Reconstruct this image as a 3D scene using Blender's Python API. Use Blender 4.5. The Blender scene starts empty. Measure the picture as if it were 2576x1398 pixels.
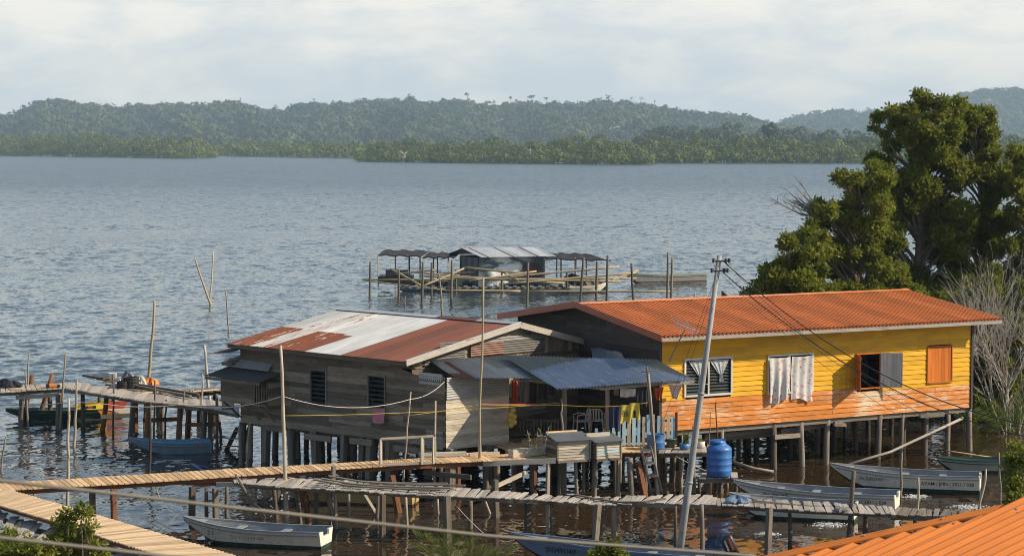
import bpy, math, random
import numpy as np
from mathutils import Vector
random.seed(7)
rng = np.random.default_rng(7)
R = math.radians
SC = bpy.context.scene
COL = SC.collection
V3 = Vector
ZUP = Vector((0, 0, 1))
# ---------------------------------------------------------------- camera model: D pixels = 2576 x 1398 survey of the photograph
F, HZ, CAMZ = 5500.0, 365.0, 11.0
TH = math.atan((699 - HZ) / F)

def ray(px, py):
    r, u = (px - 1288) / F, -(py - 699) / F
    return Vector((r, math.cos(TH) + u * math.sin(TH), -math.sin(TH) + u * math.cos(TH)))

def W(px, py, z=0.0):            # survey point at a known height
    d = ray(px, py)
    return Vector((0, 0, CAMZ)) + d * ((z - CAMZ) / d.z)

def Pd(px, py, Y):               # survey point at a known distance
    d = ray(px, py)
    return Vector((0, 0, CAMZ)) + d * (Y / d.y)

def ppm(Y): return F / Y         # survey pixels per metre

# ---------------------------------------------------------------- mesh builder
BASE = {}

class MB:
    def __init__(s):
        s.v, s.f, s.m, s.t, s.uv = [], [], [], [], []

    def vert(s, p):
        s.v.append((p[0], p[1], p[2])); return len(s.v) - 1

    def fi(s, idx, m=0, t=.5, uv=None):
        s.f.append(tuple(idx)); s.m.append(m); s.t.append(t)
        s.uv.extend(uv if uv else [(0, 0)] * len(idx))

    def poly(s, pts, m=0, t=None, uv=None):
        t = random.random() if t is None else t
        if uv is None:
            a = Vector(pts[0]); e = (Vector(pts[1]) - a); L = e.length or 1; e = e / L
            uv = []
            for p in pts:
                d = Vector(p) - a
                x = d.dot(e); uv.append((x, (d - e * x).length))
        s.fi([s.vert(p) for p in pts], m, t, uv)

    def beam(s, p, q, w, h, up=ZUP, m=0, t=None, taper=1.0):
        p, q = Vector(p), Vector(q)
        d = q - p; L = d.length
        if L < 1e-5: return
        d /= L
        side = d.cross(up)
        if side.length < 1e-3: side = d.cross(Vector((1, 0, 0)))
        side.normalize(); n = side.cross(d).normalized()
        t = random.random() if t is None else t
        cs = []
        for c, k in ((p, 1), (q, taper)):
            for a, b in ((-1, -1), (1, -1), (1, 1), (-1, 1)):
                cs.append(s.vert(c + side * (a * w / 2 * k) + n * (b * h / 2 * k)))
        vv = [0, w, w + h, 2 * w + h, 2 * w + 2 * h]
        for i in range(4):
            j = (i + 1) % 4
            s.fi([cs[i], cs[4 + i], cs[4 + j], cs[j]][::-1], m, t, [(0, vv[i]), (L, vv[i]), (L, vv[i + 1]), (0, vv[i + 1])][::-1])
        s.fi([cs[0], cs[1], cs[2], cs[3]][::-1], m, t, [(0, 0), (w, 0), (w, h), (0, h)])
        s.fi([cs[4], cs[5], cs[6], cs[7]], m, t, [(0, 0), (w, 0), (w, h), (0, h)])

    def box(s, c, sx, sy, sz, ang=0, m=0, t=None):
        c = Vector(c); d = Vector((math.cos(ang), math.sin(ang), 0))
        s.beam(c - d * sx / 2, c + d * sx / 2, sy, sz, m=m, t=t)

    def tube(s, pts, rs, n=8, m=0, t=None, cap=True):
        pts = [Vector(p) for p in pts]
        if not isinstance(rs, (list, tuple)): rs = [rs] * len(pts)
        t = random.random() if t is None else t
        rings = []; Ls = 0; us = []
        ref = None
        for i, p in enumerate(pts):
            a = pts[max(i - 1, 0)]; b = pts[min(i + 1, len(pts) - 1)]
            d = (b - a).normalized()
            if ref is None:
                ref = d.cross(ZUP)
                if ref.length < .1: ref = d.cross(Vector((0, 1, 0)))
            e = (ref - d * ref.dot(d)).normalized(); ref = e
            g = d.cross(e)
            if i: Ls += (p - pts[i - 1]).length
            us.append(Ls)
            rings.append([s.vert(p + (e * math.cos(2 * math.pi * k / n) + g * math.sin(2 * math.pi * k / n)) * rs[i]) for k in range(n)])
        for i in range(len(pts) - 1):
            for k in range(n):
                k2 = (k + 1) % n
                w0, w1 = k / n * 6.28 * rs[i], (k + 1) / n * 6.28 * rs[i]
                s.fi([rings[i][k], rings[i][k2], rings[i + 1][k2], rings[i + 1][k]], m, t, [(us[i], w0), (us[i], w1), (us[i + 1], w1), (us[i + 1], w0)])
        if cap:
            s.fi(rings[0][::-1], m, t); s.fi(rings[-1], m, t)

    def lathe(s, c, prof, n=24, m=0, t=None, mf=None):
        c = Vector(c); t = random.random() if t is None else t
        rings = [[s.vert(c + Vector((r * math.cos(2 * math.pi * k / n), r * math.sin(2 * math.pi * k / n), z))) for k in range(n)] for r, z in prof]
        for i in range(len(prof) - 1):
            for k in range(n):
                k2 = (k + 1) % n
                s.fi([rings[i][k], rings[i][k2], rings[i + 1][k2], rings[i + 1][k]], mf(i) if mf else m, t, [(k / n, prof[i][1]), ((k + 1) / n, prof[i][1]), ((k + 1) / n, prof[i + 1][1]), (k / n, prof[i + 1][1])])
        if prof[0][0] > .001: s.fi(rings[0][::-1], m, t)
        if prof[-1][0] > .001: s.fi(rings[-1], m, t)

    def corr(s, A, B, C_, D, pitch=.076, amp=.012, rows=6, mf=None, trap=False, sag=0.0, tint=None):
        # corrugated sheet: A-B top edge, D-C bottom edge, ribs run A->D
        A, B, C_, D = map(Vector, (A, B, C_, D))
        Lw = ((B - A).length + (C_ - D).length) / 2; Lh = ((D - A).length + (C_ - B).length) / 2
        nw = max(2, int(round(Lw / pitch)))
        offs = [(0, 0), (.32, 0), (.44, 1), (.66, 1), (.80, 0)] if trap else [(k / 6, .5 - .5 * math.cos(2 * math.pi * k / 6)) for k in range(6)]
        nrm = (B - A).cross(D - A).normalized()
        if nrm.z < 0: nrm = -nrm
        xs = [((i + o) / nw, h) for i in range(nw) for o, h in offs] + [(1, 0)]
        grid = []
        for j in range(rows + 1):
            vf = j / rows
            row = []
            for uf, h in xs:
                p = (A.lerp(B, uf)).lerp(D.lerp(C_, uf), vf)
                sg = sag * (math.sin(uf * 9.1 + vf * 3) * .5 + math.sin(uf * 23 + 1.7)*.25 - math.sin(vf * math.pi))
                row.append(s.vert(p + nrm * (h * 2 * amp + sg)))
            grid.append(row)
        for j in range(rows):
            for i in range(len(xs) - 1):
                uc = (xs[i][0] + xs[i + 1][0]) / 2 * Lw; vc = (j + .5) / rows * Lh
                u0, u1 = xs[i][0] * Lw, xs[i + 1][0] * Lw; v0, v1 = j / rows * Lh, (j + 1) / rows * Lh
                mm, tt = (mf(uc, vc) if mf else (0, .5))
                s.fi([grid[j][i], grid[j + 1][i], grid[j + 1][i + 1], grid[j][i + 1]], mm, tt if tint is None else tint,
                     [(v0, u0), (v1, u0), (v1, u1), (v0, u1)])

    def lap(s, o, ud, L, z0, z1, n, bh=.17, holes=(), topf=None, botf=None, mf=None, lap=.028, s0=0.0, jl=(1.8, 4.0), t0=None):
        # lap-siding wall in the vertical plane o + ud*s, outward normal n
        o, ud, n = Vector(o), Vector(ud), Vector(n)
        rows = int(math.ceil((z1 - z0) / bh))
        for r in range(rows):
            a = z0 + r * bh; b = min(a + bh, z1)
            segs = [(s0, L)]
            for (h0, h1, hz0, hz1) in holes:
                if hz1 > a + .02 and hz0 < b - .02:
                    ns = []
                    for (p, q) in segs:
                        if h1 <= p or h0 >= q: ns.append((p, q)); continue
                        if h0 > p: ns.append((p, h0))
                        if h1 < q: ns.append((h1, q))
                    segs = ns
            for (p, q) in segs:
                x = p
                while x < q - 1e-4:
                    y = min(q, x + random.uniform(*jl))
                    if q - y < .4: y = q
                    tt = random.random()
                    j = random.uniform(-.006, .006)
                    k = max(1, int((y - x) / .6)) if (topf or botf) else 1
                    for i in range(k):
                        xa, xb = x + (y - x) * i / k, x + (y - x) * (i + 1) / k
                        za0 = max(a, botf(xa)) if botf else a; zb0 = max(a, botf(xb)) if botf else a
                        za1 = min(b, topf(xa)) if topf else b; zb1 = min(b, topf(xb)) if topf else b
                        if za1 - za0 < .004 and zb1 - zb0 < .004: continue
                        za1 = max(za1, za0 + .002); zb1 = max(zb1, zb0 + .002)
                        g = .004 if i == k - 1 else 0
                        pts = [(o + ud * xa + n * (lap + j), za0), (o + ud * (xb - g) + n * (lap + j), zb0), (o + ud * (xb - g) + n * .003, zb1 + .01), (o + ud * xa + n * .003, za1 + .01)]
                        w = [Vector((pp.x, pp.y, zz)) for pp, zz in pts]
                        mm = mf((xa + xb) / 2, (a + b) / 2) if mf else 0
                        s.fi([s.vert(p_) for p_ in w], mm, tt, [(xa, 0), (xb, 0), (xb, bh), (xa, bh)])
                        lo = [w[0] - n * .03, w[1] - n * .03]
                        s.fi([s.vert(p_) for p_ in (lo[0], lo[1], w[1], w[0])], mm, tt, [(xa, 0), (xb, 0), (xb, .02), (xa, .02)])
                    x = y
        return s

    def cloth(s, A, B, drop, folds=4, amp=.04, nx=16, nz=8, m=0, taper=1.0, bot=None, mf=None):
        A, B = Vector(A), Vector(B)
        d = B - A; nrm = Vector((d.y, -d.x, 0)).normalized()
        ph = random.random() * 6
        g = []
        for j in range(nz + 1):
            vf = j / nz; row = []
            for i in range(nx + 1):
                uf = i / nx
                uu = .5 + (uf - .5) * (1 + (taper - 1) * vf)
                p = A + d * uu
                dr = drop * (1 + (bot(uf) if bot else .05 * math.sin(uf * 5 + ph)))
                k = amp * (.3 + .7 * vf) * math.sin(uf * folds * 2 * math.pi + ph + vf * .8)
                row.append(s.vert(p + nrm * (k + amp * .6 * math.sin(uf * 17 + ph * 2) * vf + amp * math.sin(vf * 3.1 + ph) * .8) - ZUP * (dr * vf + .02 * math.sin(uf * math.pi))))
            g.append(row)
        for j in range(nz):
            for i in range(nx):
                s.fi([g[j][i], g[j + 1][i], g[j + 1][i + 1], g[j][i + 1]], mf(i / nx, j / nz) if mf else m, .5,
                     [(i / nx, j / nz), (i / nx, (j + 1) / nz), ((i + 1) / nx, (j + 1) / nz), ((i + 1) / nx, j / nz)])

    def build(s, name, mats, parent=None, smooth=False, base=None):
        if not isinstance(mats, (list, tuple)): mats = [mats]
        if parent is not None: b = BASE[parent.name]
        else:
            b = Vector(base) if base is not None else Vector(min(s.v, key=lambda p: p[2]))
        me = bpy.data.meshes.new(name)
        arr = np.array(s.v, dtype=np.float64) - np.array(b)
        me.from_pydata(arr.tolist(), [], s.f)
        for mm in mats: me.materials.append(mm)
        me.polygons.foreach_set('material_index', s.m)
        at = me.attributes.new('tint', 'FLOAT', 'FACE'); at.data.foreach_set('value', s.t)
        uvl = me.uv_layers.new(name='UVMap'); uvl.data.foreach_set('uv', np.array(s.uv, dtype=np.float32).ravel())
        if smooth: me.polygons.foreach_set('use_smooth', [True] * len(s.f))
        me.update()
        o = bpy.data.objects.new(name, me); COL.objects.link(o)
        if parent is not None:
            o.parent = parent
        else: o.location = b
        BASE[o.name] = b
        return o

def npmesh(name, verts, quads, tint, mat, parent=None, base=(0, 0, 0), nper=4):
    # fast mesh from numpy arrays (leaves, canopies)
    me = bpy.data.meshes.new(name)
    b = BASE[parent.name] if parent is not None else Vector(base)
    v = np.asarray(verts, dtype=np.float32) - np.array(b, dtype=np.float32)
    q = np.asarray(quads, dtype=np.int32)
    me.vertices.add(len(v)); me.vertices.foreach_set('co', v.ravel())
    me.loops.add(q.size); me.loops.foreach_set('vertex_index', q.ravel())
    me.polygons.add(len(q))
    me.polygons.foreach_set('loop_start', np.arange(len(q), dtype=np.int32) * nper)
    me.polygons.foreach_set('loop_total', np.full(len(q), nper, dtype=np.int32))
    me.update(calc_edges=True)
    at = me.attributes.new('tint', 'FLOAT', 'FACE'); at.data.foreach_set('value', np.asarray(tint, dtype=np.float32))
    me.materials.append(mat)
    o = bpy.data.objects.new(name, me); COL.objects.link(o)
    if parent is not None: o.parent = parent
    else: o.location = b
    BASE[o.name] = b
    return o

def tag(o, label=None, cat=None, group=None, kind=None):
    if label: o['label'] = label
    if cat: o['category'] = cat
    if group: o['group'] = group
    if kind: o['kind'] = kind
    return o

def thing(name, loc, label, cat, group=None):
    o = bpy.data.objects.new(name, None); COL.objects.link(o)
    o.location = loc; o.empty_display_size = .2
    BASE[o.name] = Vector(loc)
    return tag(o, label, cat, group)

def wob(p, q, n=6, a=.02):
    # a slightly crooked line from p to q
    p, q = Vector(p), Vector(q)
    r = []
    ox = oy = 0
    for i in range(n + 1):
        f = i / n
        k = 0 if i in (0,) else 1
        ox = ox * .6 + random.uniform(-a, a) * k; oy = oy * .6 + random.uniform(-a, a) * k
        r.append(p.lerp(q, f) + Vector((ox, oy, 0)))
    return r

def text_pts(body, size):
    cu = bpy.data.curves.new('lettering', 'FONT'); cu.body = body; cu.size = size; cu.resolution_u = 2
    cu.offset = size * .012
    ob = bpy.data.objects.new('lettering', cu); COL.objects.link(ob)
    bpy.context.view_layer.update()
    me = bpy.data.meshes.new_from_object(ob.evaluated_get(bpy.context.evaluated_depsgraph_get()))
    vs = [tuple(v.co) for v in me.vertices]; fs = [tuple(p.vertices) for p in me.polygons]
    bpy.data.objects.remove(ob); bpy.data.meshes.remove(me); bpy.data.curves.remove(cu)
    return vs, fs

def lettering(body, size, fn, mat, parent, name='lettering'):
    vs, fs = text_pts(body, size)
    mb = MB()
    for v in vs: mb.vert(fn(v[0], v[1]))
    for f in fs: mb.fi(f, 0, .5)
    return mb.build(name, mat, parent)

# ---------------------------------------------------------------- materials
def newmat(name):
    m = bpy.data.materials.new(name); m.use_nodes = True
    nt = m.node_tree; nt.nodes.clear()
    out = nt.nodes.new('ShaderNodeOutputMaterial')
    return m, nt, out

class NT:
    def __init__(s, nt): s.nt = nt
    def n(s, typ, **kw):
        nd = s.nt.nodes.new('ShaderNode' + typ)
        for k, v in kw.items():
            if k.startswith('_'): setattr(nd, k[1:], v)
        return nd
    def set(s, nd, key, val):
        if hasattr(val, 'links'): s.nt.links.new(val, nd.inputs[key])
        else: nd.inputs[key].default_value = val
    def math(s, op, a, b=None, c=None, clamp=False):
        nd = s.nt.nodes.new('ShaderNodeMath'); nd.operation = op; nd.use_clamp = clamp
        for i, x in enumerate((a, b, c)):
            if x is not None: s.set(nd, i, x)
        return nd.outputs[0]
    def mix(s, f, a, b, mode='MIX'):
        nd = s.nt.nodes.new('ShaderNodeMix'); nd.data_type = 'RGBA'; nd.blend_type = mode; nd.clamp_factor = True
        s.set(nd, 0, f); s.set(nd, 6, a if hasattr(a, 'links') else (*a, 1)); s.set(nd, 7, b if hasattr(b, 'links') else (*b, 1))
        return nd.outputs[2]
    def ramp(s, f, a, b, clamp=True):
        nd = s.nt.nodes.new('ShaderNodeMapRange'); nd.clamp = clamp
        s.set(nd, 0, f); s.set(nd, 1, a); s.set(nd, 2, b)
        return nd.outputs[0]
    def noise(s, vec, scale=1, detail=3, rough=.55, dist=0):
        nd = s.nt.nodes.new('ShaderNodeTexNoise')
        s.set(nd, 'Vector', vec); s.set(nd, 'Scale', scale); s.set(nd, 'Detail', detail); s.set(nd, 'Roughness', rough); s.set(nd, 'Distortion', dist)
        return nd.outputs[0]
    def uv(s): return s.nt.nodes.new('ShaderNodeTexCoord').outputs['UV']
    def obj(s): return s.nt.nodes.new('ShaderNodeTexCoord').outputs['Object']
    def tint(s):
        a = s.nt.nodes.new('ShaderNodeAttribute'); a.attribute_name = 'tint'; return a.outputs['Fac']
    def vmul(s, v, k):
        nd = s.nt.nodes.new('ShaderNodeVectorMath'); nd.operation = 'MULTIPLY'; s.set(nd, 0, v); s.set(nd, 1, k); return nd.outputs[0]
    def vadd(s, v, k):
        nd = s.nt.nodes.new('ShaderNodeVectorMath'); nd.operation = 'ADD'; s.set(nd, 0, v); s.set(nd, 1, k); return nd.outputs[0]
    def comb(s, x, y, z):
        nd = s.nt.nodes.new('ShaderNodeCombineXYZ')
        for i, q in enumerate((x, y, z)): s.set(nd, i, q)
        return nd.outputs[0]
    def sep(s, v):
        nd = s.nt.nodes.new('ShaderNodeSeparateXYZ'); s.set(nd, 0, v); return nd.outputs
    def bsdf(s, col, rough=.7, metal=0, spec=.5, bump=None, bdist=.01, bstr=1):
        b = s.nt.nodes.new('ShaderNodeBsdfPrincipled')
        s.set(b, 'Base Color', col if hasattr(col, 'links') else (*col, 1)); s.set(b, 'Roughness', rough); s.set(b, 'Metallic', metal)
        s.set(b, 'Specular IOR Level', spec)
        if bump is not None:
            bp = s.nt.nodes.new('ShaderNodeBump'); s.set(bp, 'Height', bump); s.set(bp, 'Distance', bdist); s.set(bp, 'Strength', bstr)
            s.nt.links.new(bp.outputs[0], b.inputs['Normal'])
        return b

def simple(name, col, rough=.6, var=.3, scale=6, metal=0, spec=.5, dirt=None):
    m, nt, out = newmat(name); k = NT(nt)
    nz = k.noise(k.obj(), scale, 5, .65)
    f = k.ramp(nz, .3, .7)
    c2 = tuple(c * (1 - var) for c in col)
    c = k.mix(f, c2, col)
    if dirt:
        n2 = k.ramp(k.noise(k.obj(), scale * 2.3, 6, .7), .52, .68)
        c = k.mix(k.math('MULTIPLY', n2, .6), c, dirt)
    b = k.bsdf(c, rough, metal, spec, nz, .004)
    nt.links.new(b.outputs[0], out.inputs[0]); return m

def wood(name, ca, cb, tintamt=.7, paint=None, peel=(.45, .6), rough=.8, dark=(.02, .016, .012), gscale=1.0):
    m, nt, out = newmat(name); k = NT(nt)
    t = k.tint(); uv = k.uv()
    off = k.comb(k.math('MULTIPLY', t, 91.7), k.math('MULTIPLY', t, 37.3), t)
    v = k.vadd(uv, off)
    g = k.noise(k.vmul(v, (1.6 * gscale, 42 * gscale, 1)), 1, 6, .7, .3)
    bl = k.noise(k.vmul(v, (1.1, 5, 1)), 1, 4, .6)
    c = k.mix(k.ramp(g, .25, .75), ca, cb)
    c = k.mix(k.math('MULTIPLY', k.ramp(bl, .52, .75), .55), c, dark)
    if paint:
        pm = k.noise(k.vadd(k.vmul(v, (2.2, 17, 1)), (3.3, 8.1, 0)), 1, 7, .72)
        big = k.noise(k.vmul(k.obj(), (.45, .45, .9)), 1, 2, .5)
        pm = k.math('ADD', k.math('MULTIPLY', pm, .55), k.math('MULTIPLY', big, .45))
        pc = k.mix(k.ramp(bl, .3, .7), tuple(x * .70 for x in paint), paint)
        c = k.mix(k.ramp(pm, peel[0], peel[1]), pc, c)
    br = k.math('ADD', 1 - tintamt / 2, k.math('MULTIPLY', t, tintamt))
    c = k.mix(1.0, c, k.comb(br, br, br), 'MULTIPLY')
    b = k.bsdf(c, rough, 0, .3, g, .006)
    nt.links.new(b.outputs[0], out.inputs[0]); return m

def tin(name, base, rust=(.16, .045, .018), amount=.0, rough=.42, metal=.0, streak=True, spec=.5):
    # corrugated sheet: uv.x runs down the slope, uv.y across
    m, nt, out = newmat(name); k = NT(nt)
    uv = k.uv(); t = k.tint()
    off = k.comb(k.math('MULTIPLY', t, 13.7), k.math('MULTIPLY', t, 31.1), 0)
    st = k.noise(k.vmul(k.vadd(uv, off), (.55, 3.8, 1)), 1, 6, .7, .2)
    sp = k.noise(k.vmul(uv, (2.3, 5.0, 1)), 1, 6, .7)
    x = k.math('ADD', k.math('MULTIPLY', st, .7), k.math('MULTIPLY', sp, .3))
    mask = k.ramp(x, .62 - amount * .4, .68 - amount * .4)
    var = k.noise(k.vmul(uv, (.7, 2.5, 1)), 1, 4, .6)
    bc = k.mix(k.ramp(var, .3, .7), tuple(c * .72 for c in base), base)
    br = k.math('ADD', .8, k.math('MULTIPLY', t, .4))
    bc = k.mix(1.0, bc, k.comb(br, br, br), 'MULTIPLY')
    rc = k.mix(k.ramp(sp, .35, .7), tuple(c * .55 for c in rust), tuple(min(1, c * 1.35) for c in rust))
    c = k.mix(mask, bc, rc)
    ro = k.math('ADD', rough, k.math('MULTIPLY', mask, .4))
    b = k.bsdf(c, ro, metal, spec, sp, .003)
    nt.links.new(b.outputs[0], out.inputs[0]); return m

def leafmat(name, ca, cb, cc=None, rough=.45, trans=.35):
    m, nt, out = newmat(name); k = NT(nt)
    t = k.tint()
    c = k.mix(k.ramp(t, 0, .8), ca, cb)
    if cc: c = k.mix(k.ramp(t, .86, .97), c, cc)
    b = k.bsdf(c, rough, 0, .25)
    tr = nt.nodes.new('ShaderNodeBsdfTranslucent')
    nt.links.new(k.mix(.5, c, (.12, .16, .01)), tr.inputs[0])
    mx = nt.nodes.new('ShaderNodeMixShader'); mx.inputs[0].default_value = trans
    nt.links.new(b.outputs[0], mx.inputs[1]); nt.links.new(tr.outputs[0], mx.inputs[2])
    nt.links.new(mx.outputs[0], out.inputs[0]); return m

M = {}
M['weathered'] = wood('weathered_wood', (.10, .085, .068), (.26, .225, .18), .8)
M['wall_grey'] = wood('grey_wall_boards', (.092, .070, .050), (.30, .24, .172), .95)
M['wall_lit'] = wood('sunlit_boards', (.25, .21, .16), (.60, .54, .43), .45, dark=(.09, .075, .06))  # paler boards, sunlight on the lit walls put into their colour
M['new_wood'] = wood('new_sawn_wood', (.42, .26, .13), (.70, .50, .29), .55, dark=(.19, .085, .03))
M['new_wood_pale'] = wood('pale_sawn_wood', (.46, .30, .16), (.72, .55, .35), .5, dark=(.26, .13, .05))
M['red_wood'] = wood('red_sawn_wood', (.085, .035, .018), (.25, .10, .042), .8)
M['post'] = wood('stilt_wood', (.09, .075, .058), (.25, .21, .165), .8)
M['post_dark'] = wood('dark_stilt_wood', (.045, .034, .026), (.12, .09, .065), .7)  # darker brown wood, used on rear stilts and scattered posts
M['bleached'] = wood('bleached_deck', (.24, .21, .18), (.47, .43, .37), .55, dark=(.1, .085, .07))
M['bamboo'] = wood('bamboo', (.34, .26, .15), (.55, .45, .28), .5, dark=(.16, .11, .06))
M['stick'] = wood('stripped_stick', (.22, .18, .13), (.42, .36, .28), .7)
M['yellow'] = wood('yellow_painted_boards', (.35, .22, .03), (.5, .34, .04), .22, paint=(.76, .40, .006), peel=(.57, .72), rough=.6)
M['orange'] = wood('orange_painted_boards', (.56, .42, .27), (.74, .60, .44), .3, paint=(.62, .205, .026), peel=(.485, .585), rough=.65)
M['shutter_orange'] = wood('orange_shutter_boards', (.35, .1, .02), (.45, .15, .03), .5, paint=(.60, .17, .02), peel=(.62, .75))
M['blue_picket'] = wood('pale_blue_boards', (.4, .36, .3), (.5, .46, .4), .25, paint=(.36, .55, .66), peel=(.6, .72))
M['grey_shutter'] = wood('grey_shutter_boards', (.18, .19, .2), (.36, .37, .38), .4)
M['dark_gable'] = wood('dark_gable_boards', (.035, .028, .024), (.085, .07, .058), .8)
M['white_frame'] = wood('white_window_frame', (.5, .46, .4), (.66, .63, .57), .3)
M['galv'] = tin('galvanised_sheet', (.45, .47, .48), amount=-.02, rough=.38)
M['galv_rust'] = tin('streaked_sheet', (.53, .54, .53), (.19, .055, .022), amount=.24, rough=.4)
M['rust_streak'] = tin('rusted_streaked_sheet', (.52, .50, .45), (.16, .044, .018), amount=.60, rough=.45)
M['rust'] = tin('rust_red_sheet', (.15, .050, .027), (.22, .085, .035), amount=.08, rough=.5)
M['old_tin'] = tin('old_grey_sheet', (.30, .31, .30), (.20, .07, .03), amount=.02, rough=.4)
M['shade_tin'] = tin('shaded_brown_sheet', (.10, .095, .085), (.10, .045, .025), amount=.12, rough=.6)  # overhang shade put into the sheet colour, with rust over it
M['pale_tin'] = tin('pale_grey_sheet', (.74, .75, .74), amount=.02, rough=.5)
M['green_tin'] = tin('mossy_grey_sheet', (.19, .20, .18), (.24, .22, .15), amount=.12, rough=.45)
M['blue_tin'] = tin('blue_painted_sheet', (.27, .32, .41), (.33, .35, .37), amount=.24, rough=.3)
M['orange_roof'] = tin('orange_roof_sheet', (.70, .265, .075), (.42, .16, .06), amount=-.06, rough=.5, spec=.25)
M['orange_flash'] = simple('orange_flashing', (.80, .28, .08), .4, .15, 2)
M['barge_brown'] = simple('brown_flashing', (.30, .07, .03), .45, .15, 2)
M['dark'] = simple('interior_shade', (.018, .015, .013), .9, .4)  # near-black sheets behind windows, shade of unlit rooms put into the colour
M['net_black'] = simple('black_shade_net', (.018, .018, .020), .85, .4, 3)
M['tarp_blue'] = simple('dark_blue_tarpaulin', (.03, .055, .10), .5, .6, 2)
M['concrete'] = simple('spun_concrete', (.34, .34, .33), .75, .3, 3, dirt=(.16, .155, .15))
M['wire'] = simple('black_cable', (.03, .03, .03), .6, .2)
M['wire_grey'] = simple('grey_cable', (.085, .08, .065), .6, .2)
M['metal'] = simple('antenna_metal', (.5, .5, .5), .35, .3, metal=.6)
M['steel_dark'] = simple('dark_steel', (.05, .05, .055), .45, .3)
M['rope_white'] = simple('pale_rope', (.55, .5, .45), .9, .2, 40)
M['rope_yellow'] = simple('yellow_rope', (.55, .38, .06), .8, .2, 40)
M['rope_red'] = simple('red_rope', (.6, .08, .04), .8, .2, 40)
M['blue_plastic'] = simple('blue_plastic', (.04, .165, .47), .4, .25, 4, dirt=(.12, .2, .36))
M['blue_drum'] = simple('faded_blue_plastic', (.05, .17, .42), .45, .3, 5, dirt=(.2, .22, .25))
M['green_plastic'] = simple('grey_green_plastic', (.09, .15, .12), .5, .3)
M['white_plastic'] = simple('white_plastic', (.62, .6, .55), .5, .15)
M['orange_plastic'] = simple('orange_plastic', (.7, .23, .03), .5, .25)
M['chair_plastic'] = simple('cream_plastic', (.55, .52, .46), .5, .1)
M['black_plastic'] = simple('black_plastic', (.022, .022, .024), .4, .3)
M['rubber'] = simple('black_rubber', (.02, .02, .022), .7, .3)
M['navy'] = simple('navy_cloth', (.025, .03, .075), .9, .3)
M['yellow_cloth'] = simple('yellow_cloth', (.62, .47, .07), .9, .12)
M['red_cloth'] = simple('red_orange_cloth', (.6, .10, .03), .9, .3)
M['pink_cloth'] = simple('pink_towel', (.55, .20, .24), .9, .15, 10)
M['white_cloth'] = simple('white_cloth', (.6, .58, .56), .9, .15)
M['grey_cloth'] = simple('grey_cloth', (.17, .165, .17), .9, .3)
M['dark_cloth'] = simple('dark_cloth', (.03, .028, .035), .9, .4)
M['black_paint'] = simple('black_lettering', (.02, .02, .02), .6, .2)
M['worn_paint'] = simple('worn_lettering', (.19, .18, .16), .7, .5, 20)
M['white_paint'] = simple('white_lettering', (.75, .73, .7), .5, .1)
M['red_paint'] = simple('red_lettering', (.5, .07, .03), .6, .2)
M['hull_cream'] = simple('cream_hull_paint', (.72, .65, .51), .45, .18, 3, dirt=(.36, .27, .17))
M['hull_white'] = simple('white_hull_paint', (.78, .72, .60), .4, .12, 3, dirt=(.45, .37, .26))
M['hull_green'] = simple('dark_green_bottom_paint', (.018, .05, .032), .5, .3, 4, dirt=(.1, .12, .08))
M['hull_grey'] = simple('grey_boat_interior', (.27, .285, .30), .55, .25, 4)
M['hull_blue'] = simple('light_blue_hull_paint', (.20, .29, .37), .5, .3, 4, dirt=(.2, .16, .12))
M['hull_cyan'] = simple('bright_blue_boat_interior', (.06, .33, .52), .5, .25, 4)
M['hull_slate'] = simple('blue_grey_hull_paint', (.14, .19, .27), .45, .2, 3)
M['hull_red'] = simple('dark_red_bottom_paint', (.13, .03, .025), .6, .3)
M['hull_dkgreen'] = simple('bottle_green_hull_paint', (.012, .055, .042), .45, .3)
M['hull_yellow'] = simple('yellow_hull_paint', (.72, .50, .03), .45, .15)
M['hull_orange'] = simple('orange_hull_paint', (.65, .22, .03), .45, .2)
M['hull_navy'] = simple('deep_blue_hull_paint', (.02, .045, .15), .4, .2)
M['hull_pale'] = simple('pale_green_grey_hull', (.36, .37, .31), .6, .25, 2)
M['float_yellow'] = simple('yellow_float_plastic', (.55, .38, .07), .55, .25, 20)
M['soil'] = simple('potting_soil', (.05, .035, .025), .95, .4)
M['bark'] = simple('grey_bark', (.24, .20, .155), .9, .45, 5)
M['bark_pale'] = simple('pale_dead_bark', (.50, .45, .38), .9, .3, 5)
M['leaf'] = leafmat('mangrove_leaves', (.068, .088, .012), (.235, .25, .03), (.52, .46, .07), .6, .48)
M['leaf_lit'] = leafmat('bright_mangrove_leaves', (.075, .10, .012), (.25, .26, .03), (.52, .45, .06), .6, .48)
M['leaf_far'] = leafmat('far_mangrove_leaves', (.078, .112, .028), (.17, .205, .055), (.24, .25, .09), .7, .2)
M['leaf_hill'] = leafmat('hill_forest_leaves', (.024, .044, .020), (.10, .12, .045), (.22, .19, .09), .8, .15)
M['palm'] = leafmat('palm_leaves', (.06, .11, .012), (.14, .19, .03), (.25, .25, .06))
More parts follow.
